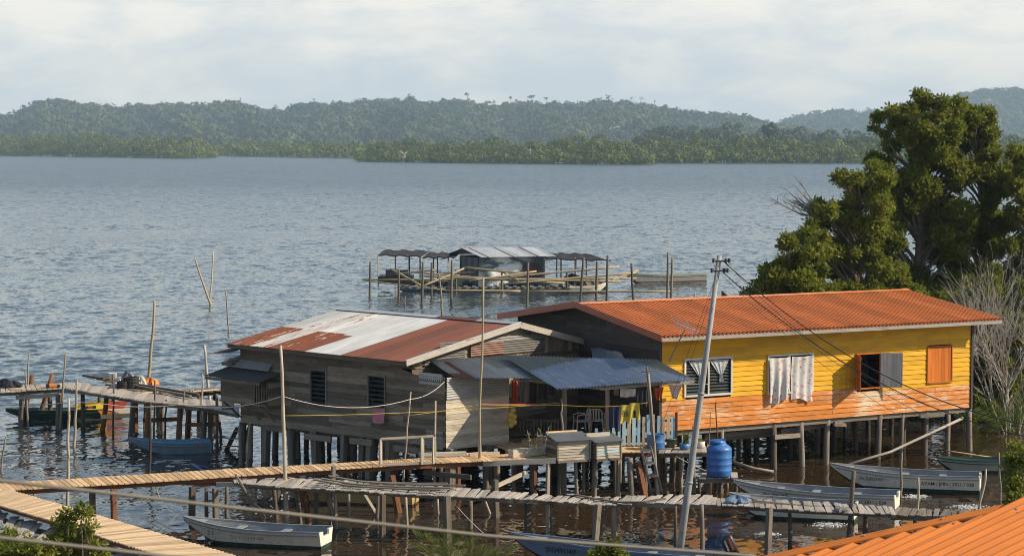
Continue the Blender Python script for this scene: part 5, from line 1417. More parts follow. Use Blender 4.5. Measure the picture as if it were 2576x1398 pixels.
sb, sbf = boat('moored_boat', 'long blue grey boat with an outboard motor at the bottom edge', s_, bwt, 1.0, .42, .20, slate, .06, (.2, .4, .6, .78), [('SN3491/4/F', .2, .83, .24, 1, 'black_paint')], group=BG, rake=.22)
lb = dict(top=M['hull_blue'], low=M['hull_blue'], **{'in': M['hull_cyan']}, rail=M['hull_blue'], transom=M['hull_blue'])
s_ = W(530, 1135); s_.z = 0; bwt = W(322, 1100, .58)
boat('moored_boat', 'light blue boat with a bright blue inside floating before the left jetty', s_, bwt, 1.0, .36, .22, lb, -.02, (.35, .6), [('TT', .2, .17, .16, 1, 'red_paint'), ('SN 8812/4/F', .11, .74, .24, 1, 'worn_paint')], group=BG, rake=.48)
gb = dict(top=M['hull_dkgreen'], low=M['hull_dkgreen'], **{'in': M['hull_dkgreen']}, rail=M['hull_dkgreen'], transom=M['hull_red'])
s_ = W(306, 1045); s_.y = 88.4; bwt = W(14, 1028, .46)
gt, (gd, gn, gL, gpt, gS, gB) = boat('moored_boat', 'bottle green boat with yellow cabin sides and a red stern moored behind the left jetty', s_, bwt, 1.1, .34, .12, gb, -.02, (.5, .7), group=BG, rake=.35, notch=0)
mb = MB()
for sg in (-1, 1):
    a = [gpt(s, sg * (gB(s) - .0), gS(s) + .02) for s in (.06, .2, .34, .42)]; b_ = [gpt(s, sg * (gB(s) - .06), gS(s) + h) for s, h in ((.06, .27), (.2, .25), (.34, .2), (.42, .03))]
    for i in range(3): mb.poly([a[i], a[i + 1], b_[i + 1], b_[i]])
mb.poly([gpt(.06, -gB(.06), gS(.06)), gpt(.06, gB(.06), gS(.06)), gpt(.06, gB(.06) - .06, gS(.06) + .27), gpt(.06, -gB(.06) + .06, gS(.06) + .27)])
mb.build('cabin_side', M['hull_yellow'], gt)
for i, (s, cl) in enumerate(((.31, 'hull_navy'), (.275, 'red_paint'), (.24, 'hull_dkgreen'))):
    mb = MB(); p = gpt(s, gB(s) * .985, gS(s) + .13); mb.beam(p - gd * .07, p + gd * .07, .02, .1); mb.build('painted_square', M[cl], gt)
mb = MB(); z0 = .08
for (s, s2, zz) in ((.0, .22, 0),):
    mb.poly([gpt(-.01, gB(0) + .012, .03), gpt(.16, gB(.16) + .015, .03), gpt(.22, gB(.2) + .015, gS(.2) + .02), gpt(-.01, gB(0) + .015, gS(0) + .02)])
mb.build('stern_panel', M['hull_orange'], gt)
mb = MB(); mb.poly([gpt(-.03, gB(0) + .0, .0), gpt(.14, gB(.1) + .035, gS(0) + .02), gpt(-.16, gB(0) + .02, gS(0) + .02)]); mb.build('stern_badge', M['white_paint'], gt)
mb = MB(); mb.poly([gpt(-.025, gB(0) + .02, .10), gpt(.115, gB(.1) + .045, gS(0) - .02), gpt(-.13, gB(0) + .03, gS(0) - .02)]); bd = mb.build('stern_badge', M['hull_cream'], gt)
def gfn(x, y): return gpt(.105 - x / gL, gB(.03) + .06, .20 + y)
lettering('GUESS', .11, gfn, M['red_paint'], gt); lettering('?', .11, lambda x, y: gpt(.01 - x / gL, gB(.02) + .06, .08 + y), M['red_paint'], gt)
mb = MB(); mb.poly([gpt(-.02, -gB(0), gS(0) + .02), gpt(-.02, gB(0), gS(0) + .02), gpt(.05, gB(0), gS(0) + .32), gpt(.05, -gB(0), gS(0) + .32)])
mb.poly([gpt(-.02, gB(0), gS(0) + .02), gpt(.12, gB(.1), gS(0) + .02), gpt(.12, gB(.1) - .03, gS(0) + .32), gpt(-.06, gB(0), gS(0) + .28)]); mb.build('stern_cap', M['red_paint'], gt)
yb = dict(top=M['hull_yellow'], low=M['hull_red'], **{'in': M['hull_cream']}, rail=M['hull_navy'])
yb['top'] = simple('faded_yellow_hull_paint', (.45, .33, .13), .55, .25)
s_ = W(1045, 1268); bwt = W(700, 1256)
boat('moored_boat', 'faded yellow boat with a blue rail and red bottom shaded under the footbridge', s_, bwt, 1.2, .5, .25, yb, .06, (.3, .6), group=BG)
nb = dict(top=M['hull_navy'], low=M['hull_navy'], **{'in': M['hull_navy']}, rail=M['hull_navy'])
s_ = Pd(660, 1195, 71.4); s_.z = 0; bwt = W(481, 1168, .44)
boat('moored_boat', 'deep blue boat whose bow shows just beyond the sawn boardwalk', s_, bwt, .9, .10, .36, nb, -.02, (.5,), group=BG, rake=.2)
ob_ = dict(top=M['hull_pale'], low=M['hull_dkgreen'], **{'in': M['hull_dkgreen']}, rail=M['hull_dkgreen'])
s_ = W(2560, 1186); bwt = W(2358, 1150, .5)
boat('moored_boat', 'old dark green weathered boat with a bamboo pole across it near the right edge', s_, bwt, 1.0, .40, .10, ob_, .10, (.3, .6), group=BG)
o = stake('bamboo pole lying across the old green boat', 2380, 1133, 2560, 1160, .035, 'bamboo', name='bamboo_pole', Y=75.3)
pb = dict(top=M['hull_pale'], low=M['hull_red'], **{'in': M['hull_pale']}, rail=M['hull_pale'])
s_ = W(1772, 708); bwt = W(1572, 686, .85)
boat('moored_boat', 'long pale grey boat moored in the bay beside the fish pen', s_, bwt, 1.2, .60, .25, pb, .12, (.1, .25, .4, .55, .7), group=BG, rake=.18)
# outboard motor on the blue grey boat
d_, n_, L_, pt_, S_, B_ = sbf
ob0 = Pd(1836, 1385, 56.2)
om = thing('outboard_motor', ob0, 'black outboard motor with a red stripe at the stern of the blue grey boat', 'outboard motor')
ax = V3((-.38, 0, .92)).normalized(); fx = V3((.92, 0, .38)); sy = V3((0, 1, 0))
c0 = Pd(1833, 1366, 56.1)
mb = MB(); rings = []
for (h, wx, wy, ox) in [(-.24, .12, .10, .02), (-.2, .17, .13, 0), (-.05, .18, .14, 0), (.1, .17, .14, -.005), (.19, .15, .12, .0), (.235, .10, .08, .01), (.245, .02, .02, .01)]:
    rings.append([mb.vert(c0 + ax * h + fx * (ox + wx * math.copysign(abs(math.cos(a_)) ** .6, math.cos(a_))) + sy * (wy * math.copysign(abs(math.sin(a_)) ** .6, math.sin(a_)))) for a_ in np.linspace(0, 2 * math.pi, 20, endpoint=False)])
for i in range(len(rings) - 1):
    for k_ in range(20): mb.fi([rings[i][k_], rings[i][(k_ + 1) % 20], rings[i + 1][(k_ + 1) % 20], rings[i + 1][k_]])
mb.fi(rings[0][::-1]); cw = mb.build('cowling', M['black_plastic'], om, smooth=True)
mb = MB(); mb.beam(c0 + ax * -.17 - sy * .146 + fx * .05, c0 + ax * .14 - sy * .148 + fx * .05, .012, .055, up=fx); mb.build('stripe', M['red_paint'], cw)
lettering('YAMAHA', .085, lambda x, y: c0 + ax * (-.16 + x * .85) - fx * (.05 + y * .8) - sy * .152, M['white_paint'], cw)
mb = MB(); lg = (V3((.72, 0, -.69))).normalized()
p0 = c0 + ax * -.22 + fx * .06
mb.beam(p0, p0 + lg * .5, .12, .16, taper=.7); mb.beam(p0 + lg * .3 - fx * .1, p0 + lg * .36 + fx * .1, .2, .03)
mb.build('leg', M['steel_dark'], om)
mb = MB(); q = p0 + lg * .55; mb.tube([q - fx * .16 * 0 - V3((.05, 0, .1)), q + V3((.16, 0, .04))], [.05, .04], 8); mb.beam(q, q + V3((.1, 0, -.16)), .02, .12)
for a_ in (0, 2.1, 4.2): mb.beam(q + V3((.17, 0, .04)), q + V3((.2, .12 * math.cos(a_), .04 + .12 * math.sin(a_))), .07, .015)
mb.build('propeller', M['steel_dark'], om)
mb = MB(); mb.box(c0 + ax * -.3 - fx * .1, .14, .2, .16); mb.tube([c0 + ax * -.2 - fx * .15, c0 + ax * -.12 - fx * .5], .02, 7); mb.build('tiller', M['steel_dark'], om)

# ================================================================ coops, ladder, tank, drums, pots
def coop(label, fl, fr, hgt, depth, z0, mats, roofm, seed):
    random.seed(seed)
    a, b = V3(fl), V3(fr); u = (b - a); Lw = u.length; u.normalize(); v = V3((-u.y, u.x, 0))
    t = thing('hen_coop', a, label, 'coop')
    mb = MB(); o = V3((a.x, a.y, 0))
    mb.lap(o, u, Lw, z0, z0 + hgt, -v, .085, mf=lambda s, z: 1 if (mats[1] != mats[0] and .38 < (z - z0) / hgt < .55) else 0)
    mb.build('front_wall', [M[mats[0]], M[mats[1]]], t)
    mb = MB(); mb.lap(o, v, depth, z0, z0 + hgt + .02, -u, .085); mb.lap(o + u * Lw, v, depth, z0, z0 + hgt, u, .085); mb.lap(o + v * depth, u, Lw, z0, z0 + hgt, v, .085)
    for q in (o, o + u * Lw): mb.beam(q - v * .02 + ZUP * z0, q - v * .02 + ZUP * (z0 + hgt), .05, .05, up=u)
    mb.build('wall', M['wall_grey'], t)
    mb = MB(); mb.beam(o + u * .0 - v * .03 + ZUP * (z0 - .04), o + u * Lw - v * .03 + ZUP * (z0 - .04), .06, .07); mb.beam(o + v * depth + ZUP * (z0 - .04), o + u * Lw + v * depth + ZUP * (z0 - .04), .06, .07)
    mb.poly([o + ZUP * z0, o + u * Lw + ZUP * z0, o + u * Lw + v * depth + ZUP * z0, o + v * depth + ZUP * z0]); mb.build('floor', M['weathered'], t)
    mb = MB(); zz = z0 + hgt
    mb.corr(o - u * .08 + v * depth * .9 + ZUP * (zz + .16), o + u * (Lw + .08) + v * depth * .9 + ZUP * (zz + .16), o + u * (Lw + .08) - v * .14 + ZUP * (zz + .0), o - u * .08 - v * .14 + ZUP * (zz + .0), .076, .011, 3)
    mb.build('roof', M[roofm], t)
    return t, o, u, v, zz
z0 = 1.26
c1 = coop('larger weathered plank hen coop with a tin roof, left of the two', W(1402, 1158, z0), W(1484, 1153, z0), .60, .85, z0, ('wall_lit', 'wall_lit'), 'old_tin', 61)
c2 = coop('smaller hen coop with one pale blue board, right of the two', W(1499, 1154, z0), W(1561.5, 1149, z0), .52, .7, z0, ('wall_lit', 'blue_picket'), 'old_tin', 62)
mb = MB(); p = c2[1] + ZUP * (c2[4] + .17) + c2[3] * .45; mb.beam(p - c2[2] * .1, p + c2[2] * .75, .12, .12, t=.9); tag(mb.build('wood_block', M['bleached']), 'pale timber lying on the roof of the smaller hen coop', 'timber')
mb = MB(); p = c1[1] + ZUP * (c1[4] + .19) + c1[3] * .75; mb.beam(p - c1[2] * .05, p + c1[2] * 1.0, .05, .05, t=.9); tag(mb.build('wood_block', M['new_wood_pale']), 'pale batten lying along the top of the larger hen coop roof', 'timber')
for (x, yt, yb) in ((1379, 1160, 1262), (1495, 1155, 1250), (1556, 1150, 1250)): 
    post(bw, x, yt, x - 2, yb, .05, 'stick', True, zt=1.2)
ld = thing('ladder', W(1645, 1249, 0), 'grey wooden ladder leaning on the boardwalk edge beside the blue drum', 'ladder')
la = [Pd(1612, 1122, 67.6), W(1641, 1249, -.1)]; lb_ = [Pd(1636, 1121, 67.6), W(1668, 1249, -.1)]
for q in (la, lb_):
    mb = MB(); mb.tube(wob(q[1], q[0], 5, .012), .04, 8); mb.build('rail', M['bleached'], ld)
for f in (.08, .32, .57, .86):
    mb = MB(); p, q = la[0].lerp(la[1], f), lb_[0].lerp(lb_[1], f); e = (q - p) * .14; mb.beam(p - e - V3((0, .04, 0)), q + e - V3((0, .04, 0)), .04, .09); mb.build('rung', M['bleached'], ld)
def lathe_thing(name, label, c, prof, mat, cat, part=None, n=28):
    mb = MB(); mb.lathe(c, prof, n)
    if part is None:
        o = mb.build(name, M[mat], smooth=True, base=c); return tag(o, label, cat)
    t = thing(name, c, label, cat); mb.build(part, M[mat], t, smooth=True); return t
c = W(1649.5, 1128, 1.32)
dr = lathe_thing('drum', 'cut off faded blue plastic drum behind the fence post', c, [(.27, 0), (.285, .03), (.285, .2), (.295, .22), (.285, .24), (.28, .46), (.29, .47), (.27, .47), (.265, .08), (0, .08)], 'blue_drum', 'drum', 'body')
c = W(1688, 1125, 1.22)
bk = lathe_thing('bucket', 'grey green plastic bucket standing between the drum and the blue pot', c, [(.12, 0), (.16, .27), (.175, .27), (.175, .30), (.15, .30), (.115, .03), (0, .03)], 'green_plastic', 'bucket', 'body')
mb = MB(); mb.tube([c + V3((.16 * math.cos(a_), -.03 - .17 * abs(math.sin(a_)), .26 - .12 * math.sin(a_))) for a_ in np.linspace(0, 3.14, 9)], .006, 5); mb.build('handle', M['steel_dark'], bk)
def potted(name, label, c, prof, mat, hleaf, nleaf, seed, kind='sword', cols='palm'):
    random.seed(seed); t = lathe_thing(name, label, c, prof, mat, 'plant pot', 'pot')
    mb = MB(); r_ = prof[-3][0] if len(prof) > 3 else .1; top = max(p[1] for p in prof); mb.lathe(V3(c) + ZUP * (top - .05), [(r_ * .9, 0), (0, .005)], 16); mb.build('soil', M['soil'], t)
    mb = MB()
    for i in range(nleaf):
        an = random.uniform(0, 6.28); rr = r_ * .6 * random.random(); b = V3(c) + V3((math.cos(an) * rr, math.sin(an) * rr, top - .04)); h_ = hleaf * random.uniform(.55, 1.1)
        lean = V3((random.gauss(0, .22), random.gauss(0, .22), 1)).normalized(); sd = lean.cross(V3((math.cos(an), math.sin(an), 0))).normalized()
        w_ = .02 if kind == 'sword' else .045
        mb.poly([b - sd * w_ * .6, b + sd * w_ * .6, b + lean * h_ * .6 + sd * w_ + V3((0, 0, 0)), b + lean * h_ + V3((random.gauss(0, .04), 0, 0)), b + lean * h_ * .6 - sd * w_])
    mb.build('leaves', M[cols], t); return t
potted('potted_plant', 'blue pot of upright sword shaped leaves on the pot platform', W(1722, 1130, 1.22), [(.12, 0), (.165, .05), (.17, .2), (.155, .2), (.14, .05), (0, .05)], 'blue_drum', .5, 22, 71)
potted('potted_plant', 'white tub with a small low plant at the right end of the pot platform', W(1762, 1126, 1.22), [(.13, 0), (.145, .1), (.15, .22), (.135, .22), (.12, .04), (0, .04)], 'white_plastic', .12, 16, 72, 'broad', 'leaf_lit')
# log planter with tall red and green leaved plants
pl = thing('log_planter', W(1284, 1140, 1.34), 'hollowed log planter on the boardwalk left of the hen coops', 'planter')
a, b = W(1285, 1140, 1.45), W(1376, 1132, 1.45)
mb = MB(); mb.beam(a, b, .3, .24, t=.95, taper=.9); mb.build('trough', M['wall_lit'], pl)
tp = thing('leafy_plant', W(1342, 1134, 1.52), 'tall plant with red and green leaves growing in the log planter', 'plant')
random.seed(73); mb = MB(); mg = MB()
for i in range(5):
    b = BASE[tp.name] + V3((random.uniform(-.25, .3), random.uniform(-.05, .05), 0)); e = b + V3((random.gauss(0, .1), 0, random.uniform(.45, .8))); mb.tube([b, b.lerp(e, .5) + V3((.02, 0, 0)), e], [.014, .01, .006], 5)
    for j in range(9):
        p = b.lerp(e, random.uniform(.25, 1)); an = random.uniform(0, 6.28); d = V3((math.cos(an), math.sin(an), random.uniform(-.3, .8))).normalized(); s_ = d.cross(ZUP).normalized(); l = random.uniform(.14, .24)
        mg.poly([p, p + d * l * .5 + s_ * .045, p + d * l, p + d * l * .5 - s_ * .045], m=random.choice((0, 0, 1)))
mb.build('stem', M['bark_pale'], tp); M['leaf_red'] = leafmat('red_leaves', (.22, .05, .02), (.42, .14, .05)); mg.build('leaves', [M['leaf_lit'], M['leaf_red']], tp)
# blue water tank
c = (W(1779, 1198, .66) + W(1840, 1196, .66)) / 2; c.y += .1
tk = lathe_thing('water_tank', 'bright blue ribbed plastic water tank on the low stand', c, [(.36, 0), (.39, .03), (.39, .16), (.405, .19), (.39, .22), (.39, .36), (.405, .39), (.39, .42), (.39, .56), (.405, .59), (.39, .62), (.39, .80), (.405, .83), (.37, .90), (.30, .96), (.23, 1.0), (.22, 1.05), (0, 1.06)], 'blue_plastic', 'water tank', 'body', 40)
mb = MB(); mb.lathe(c + V3((-.06, 0, 1.03)), [(.24, 0), (.25, .05), (.2, .1), (0, .11)], 24); lid = mb.build('lid', M['blue_plastic'], tk, smooth=True)
mb = MB(); mb.beam(c + V3((-.32, -.05, 1.1)), c + V3((.2, -.05, 1.16)), .1, .05); mb.build('lid_strap', M['blue_plastic'], tk)
# timbers lying on the boardwalk
for (p, q, w_, h_, lb2, mt) in [((1055, 1144, 1.36), (1172, 1140, 1.36), .22, .12, 'thick split timber lying on the boardwalk behind the cage', 'wall_lit'), ((1172, 1142, 1.34), (1225, 1138, 1.34), .15, .06, 'short pale plank on the boardwalk before the lit wall', 'new_wood_pale'), ((1180, 1143, 1.36), (1255, 1138, 1.36), .1, .08, 'rough offcut on the boardwalk left of the log planter', 'stick')]:
    mb = MB(); mb.beam(W(*p), W(*q), w_, h_, t=.9); tag(mb.build('timber', M[mt]), lb2, 'timber')
# bent planks on the old footbridge
random.seed(104)
for i, (x0_, y0_, x1_, y1_, lb2) in enumerate([(790, 1214, 1110, 1233, 'long bent grey plank on the footbridge, nearest of the pile'), (830, 1206, 1170, 1222, 'long grey plank at the back of the pile on the footbridge'), (808, 1211, 1135, 1228, 'long weathered plank in the middle of the pile on the footbridge'), (826, 1205, 1125, 1217, 'thin dark plank on the far side of the footbridge pile')]):
    p, q = W(x0_, y0_, 1.42), W(x1_, y1_, 1.36); m_ = p.lerp(q, .5) - ZUP * .03
    mb = MB(); pts = [p + ZUP * .1, p.lerp(m_, .5), m_, m_.lerp(q, .5), q + ZUP * .02]
    for k_ in range(4): mb.beam(pts[k_], pts[k_ + 1], .13, .035, t=.3 + .1 * i)
    tag(mb.build('loose_plank', M['weathered']), lb2, 'plank', 'planks piled on the footbridge')
mb = MB(); pts = [W(1448, 1243, 1.12), W(1500, 1254, 1.10), W(1560, 1262, 1.09), W(1620, 1262, 1.13), W(1672, 1253, 1.16)]
for k_ in range(4): mb.beam(pts[k_], pts[k_ + 1], .12, .035, t=.2)
tag(mb.build('loose_plank', M['weathered']), 'curved dark plank lying along the middle of the footbridge', 'plank')
def crumple(name, label, c, sx, sy, sz, mat, cat, seed, n=14):
    random.seed(seed); mb = MB(); g = []
    ph = [random.uniform(0, 6) for _ in range(6)]
    for j in range(n):
        th_ = math.pi / 2 * j / (n - 1); row = []
        for i in range(20):
            a_ = 2 * math.pi * i / 20
            r_ = 1 + .22 * math.sin(3 * a_ + ph[0]) + .16 * math.sin(7 * a_ + ph[1] + th_ * 3) + .12 * math.sin(11 * a_ + ph[2])
            row.append(mb.vert(V3(c) + V3((math.cos(a_) * math.cos(th_) * sx * r_, math.sin(a_) * math.cos(th_) * sy * r_, math.sin(th_) * sz * (.75 + .25 * math.sin(2 * a_ + ph[3])) + (.04 * math.sin(5 * a_ + ph[4]) * sz)))))
        g.append(row)
    for j in range(n - 1):
        for i in range(20): mb.fi([g[j][i], g[j][(i + 1) % 20], g[j + 1][(i + 1) % 20], g[j + 1][i]])
    return tag(mb.build(name, M[mat] if isinstance(mat, str) else mat, smooth=False, base=c), label, cat)
M['denim'] = simple('faded_blue_cloth', (.16, .24, .36), .9, .3, 14)
crumple('rag', 'faded blue rag heaped on the footbridge beside the utility pole', W(1858 - 4, 1262, 1.19), .32, .25, .2, 'denim', 'rag', 81)
crumple('rag', 'pale grey rag bundled at the footbridge edge near the tall post', W(2120 - 4, 1284, 1.05), .22, .2, .12, 'grey_cloth', 'rag', 82)

# ================================================================ picket fence, wire cage, lines, washing
pf = thing('picket_fence', W(1566, 1121, 1.3), 'low fence of bare and pale blue boards in front of the veranda', 'fence')
a, b = W(1540, 1121.5, 1.32), W(1701, 1117, 1.32); random.seed(63)
mb = MB()
for z in (.12, .78): mb.beam(a + ZUP * z + V3((0, .05, 0)), b + ZUP * z + V3((0, .05, 0)), .04, .07, t=.5)
mb.build('rail', M['weathered'], pf)
for i in range(13):
    p = a.lerp(b, (i + .35) / 13); h_ = random.uniform(.86, 1.0); mb = MB(); mb.beam(p, p + ZUP * h_ + V3((random.uniform(-.02, .02), 0, 0)), random.uniform(.085, .12), .02, up=V3((0, 1, 0)).cross(ZUP) if False else V3((.2, -1, 0)))
    mb.build('picket', M['blue_picket' if i in (0, 1, 2, 4, 5, 7, 9, 12) else 'wall_lit'], pf)
mb = MB(); mb.beam(b, b + ZUP * 1.05, .08, .08); mb.build('post', M['post_dark'], pf)
wc = thing('wire_cage', W(957, 1171, 1.3), 'open timber frame with wire mesh standing on the boardwalk', 'cage')
a, b = W(958, 1172, 1.28), W(1090, 1166, 1.3); h_ = .83; y_ = V3((.1, .3, 0))
for (p, q, w_) in [(a, a + ZUP * h_, .08), (a.lerp(b, .73) if False else a.lerp(b, .79), a.lerp(b, .79) + ZUP * h_, .12), (b, b + ZUP * h_, .06), (a + ZUP * h_, b + ZUP * (h_ + .02) , .07), (a + ZUP * .04, b + ZUP * .04, .08)]:
    mb = MB(); mb.beam(p, q, .05, w_, up=V3((.7, .7, 0)) if abs((q - p).z) > .3 else ZUP, t=.6); mb.build('frame_bar', M['wall_lit'], wc)
mb = MB()
for i in range(25): p = a.lerp(b, (i + .5) / 25); mb.tube([p + ZUP * .05, p + ZUP * (h_ - .1)], .0035, 4, cap=False)
for j in range(9): mb.tube([a + ZUP * (.08 + j * .08), b + ZUP * (.08 + j * .08)], .0035, 4, cap=False)
mb.build('wire_mesh', M['steel_dark'], wc)

def line(name, label, pts, r, mat, cat='line', sag=0.0, seg=14):
    mb = MB(); allp = []
    for i in range(len(pts) - 1):
        for k_ in range(seg + (i == len(pts) - 2)):
            f = k_ / seg; q = V3(pts[i]).lerp(V3(pts[i + 1]), f); s_ = sag[i] if isinstance(sag, (list, tuple)) else sag
            allp.append(q - ZUP * s_ * 4 * f * (1 - f))
    mb.tube(allp, r, 5); return tag(mb.build(name, M[mat], smooth=True, base=pts[0]), label, cat)
ysk = W(722, 1322).y
line('rope', 'long pinkish white rope from the left edge past the tall stake to the grey house', [Pd(-20, 1029, 80), Pd(173, 1012, 66.5), Pd(240, 1012, 66), Pd(450, 1017, 66), Pd(711, 996, ysk), Pd(1035, 1003, 67.0), Pd(1118, 960, 69)], .012, 'rope_white', 'rope', [.0, 0, .1, .2, .3, .12])
line('clothesline', 'yellow line from the tall rough stake along the plank wall to the front room', [Pd(714, 1045, ysk), Pd(1026, 1037, 66.4), Pd(1208, 1027, 67.5), Pd(1411, 1012, 68.8)], .008, 'rope_yellow', 'clothesline', .02)
line('clothesline', 'lower yellow line from the wavy stick to the washing by the picket fence', [Pd(1032, 1044, 66.4), Pd(1208, 1017, 67.5), Pd(1411, 1018, 68.8), Pd(1530, 1022, 69), Pd(1630, 1012, 69.4)], .008, 'rope_yellow', 'clothesline', .02)
line('rope', 'short red cord stretched right from the tall bamboo pole', [Pd(1208, 1016, 67.5), Pd(1330, 1015, 68.6), Pd(1352, 1014, 68.9)], .012, 'rope_red', 'rope', .02)
line('rope', 'slack mooring rope from the pale boardwalk frame to the bow of the cream boat', [Pd(391, 1219, 64.6), Pd(418, 1276, 62.8), Pd(463, 1300, 61.4)], .01, 'rope_white', 'rope', [.1, .05])
line('rope', 'pair of taut mooring ropes from the pot platform to boat 039', [Pd(1700, 1147, 69.2), Pd(1850, 1210, 69.5)], .012, 'rope_white', 'rope', .06)
line('rope', 'thin mooring rope running down from the footbridge post in the middle', [Pd(1126, 1245, 61), Pd(1216, 1340, 59.5)], .012, 'rope_white', 'rope', .05)

def cloth(name, label, x0_, x1_, yt, yb, Y, mat, cat, folds=3, amp=.03, taper=1, bot=None, Y2=None):
    mb = MB(); A, B = Pd(x0_, yt, Y), Pd(x1_, yt, Y2 or Y); mb.cloth(A, B, (yb - yt) / ppm(Y), folds, amp, 16, 10, taper=taper, bot=bot)
    return tag(mb.build(name, M[mat], smooth=True, base=A), label, cat)
cloth('towel', 'pink towel hung on the plank wall below the window', 937, 968, 1027, 1063, 71.3, 'pink_cloth', 'towel', 1.5, .02, Y2=70.95)
cloth('hanging_trousers', 'navy trousers hanging from the yellow line over the picket fence', 1531, 1562, 1022, 1076, 69, 'navy', 'trousers', 2, .04, .9, lambda u: .16 * (1 if u > .55 else -.2))
def garment(name, label, x0_, x1_, yt, yb, Y, mat, cat, kind):
    # flat washing with an outline: shirt upside down or shorts
    A = Pd(x0_, yt, Y); wd = (x1_ - x0_) / ppm(Y); h_ = (yb - yt) / ppm(Y)
    nx, nz = 18, 16; mb = MB(); g = []
    for j in range(nz + 1):
        v = j / nz
        for_i = []
        if kind == 'shirt': l, r_ = (.0, 1.0) if v < .62 else (.0 - .02, 1.04)
        elif kind == 'shorts': l, r_ = (0 - .06 * v, 1 + .06 * v)
        for i in range(nx + 1):
            u = l + (r_ - l) * i / nx
            for_i.append(mb.vert(A + V3((u * wd, -.03 * math.sin(u * 7 + v * 2) * (.4 + v), -h_ * v * (1 + .05 * math.sin(u * 9)))))) 
        g.append(for_i)
    for j in range(nz):
        for i in range(nx):
            u, v = (i + .5) / nx, (j + .5) / nz
            if kind == 'shorts' and v > .5 and abs(u - .5) < .10 + .1 * (v - .5): continue
            if kind == 'shirt' and v > .78 and .36 < u < .64 and v > .94: continue
            mb.fi([g[j][i], g[j + 1][i], g[j + 1][i + 1], g[j][i + 1]])
    t = thing(name, A, label, cat); mb.build('cloth', M[mat], t, smooth=True); return t, A, wd, h_
tee, A, wd, h_ = garment('hanging_shirt', 'yellow shirt with dark lettering hanging upside down on the line', 1561, 1587, 1018, 1064, 69.1, 'yellow_cloth', 'shirt', 'shirt')
lettering('86', .26, lambda x, y: A + V3((.05 + x * .8, -.06, -h_ * .62 + y)), M['black_paint'], tee, 'print')
garment('hanging_shorts', 'yellow shorts hanging right of the yellow shirt', 1584, 1609, 1013, 1054, 69.2, 'yellow_cloth', 'shorts', 'shorts')
for nm, lb2, x0_, x1_, yt, yb, mt, ct in [('hanging_cloth', 'white checked cloth drying under the edge of the blue roof', 1560, 1599, 976, 997, 'white_cloth', 'cloth'), ('hanging_trousers', 'dark jeans hanging under the blue roof next to the crossed pole', 1600, 1628, 976, 1024, 'dark_cloth', 'trousers'), ('hanging_cloth', 'small grey cloth hanging by the veranda post', 1544, 1558, 974, 994, 'grey_cloth', 'cloth')]:
    cloth(nm, lb2, x0_, x1_, yt, yb, 70.2, mt, ct, 2.5, .03)
cloth('hanging_cloth', 'orange red cloth hanging at the corner of the yellow wall', 1643, 1670, 973, 1004, 70.9, 'red_cloth', 'cloth', 2, .04, .5)
M['purple_cloth'] = curtain_mat('purple_white_patterned_cloth', (.62, .58, .62), (.16, .05, .14), .5)
cloth('hanging_cloth', 'white and purple patterned cloth pegged in front of the louvred window', 1681, 1716, 966, 1003, 71.0, 'purple_cloth', 'cloth', 2, .03, .35)
for (x0_, x1_, yt, yb, mt, lb2) in [(1308, 1330, 958, 1012, 'grey_cloth', 'grey trousers hanging in the shade under the lean to roof'), (1332, 1352, 958, 1015, 'dark_cloth', 'black trousers hanging in the middle of the shaded washing'), (1354, 1378, 960, 1005, 'dark_cloth', 'dark cloth hanging right of the black trousers in the shade'), (1288, 1303, 956, 1010, 'red_cloth', 'dark red garment hanging deepest in the shade by the wall'), (1380, 1398, 960, 992, 'navy', 'navy shirt hanging at the right of the shaded washing')]:
    cloth('hanging_garment', lb2, x0_, x1_, yt, yb, 71.6, mt, 'garment', 2, .04)
mb = MB(); A = Pd(1285, 956, 71.6); mb.tube([A, Pd(1400, 959, 71.6)], .01, 5); tag(mb.build('clothesline', M['rope_white']), 'line carrying the shaded washing under the lean to roof', 'clothesline')
nfl = thing('net_floats', W(1288, 1085, 1.6), 'string of yellow net floats hanging at the edge of the front room', 'net floats')
mb = MB(); mb.tube([Pd(1288, 1020, 70.5), Pd(1287, 1072, 70.5)], .008, 5); mb.build('cord', M['rope_white'], nfl)
for (x, y) in [(1290, 1031), (1284, 1042), (1293, 1047), (1284, 1056), (1293, 1061), (1285, 1068)]:
    mb = MB(); mb.lathe(Pd(x, y, 70.4) - ZUP * .1, [(.001, 0)] + [(.1 * math.sin(a_), .1 - .1 * math.cos(a_)) for a_ in np.linspace(.3, 2.84, 9)] + [(.001, .2)], 14); mb.build('float', M['float_yellow'], nfl, smooth=True)
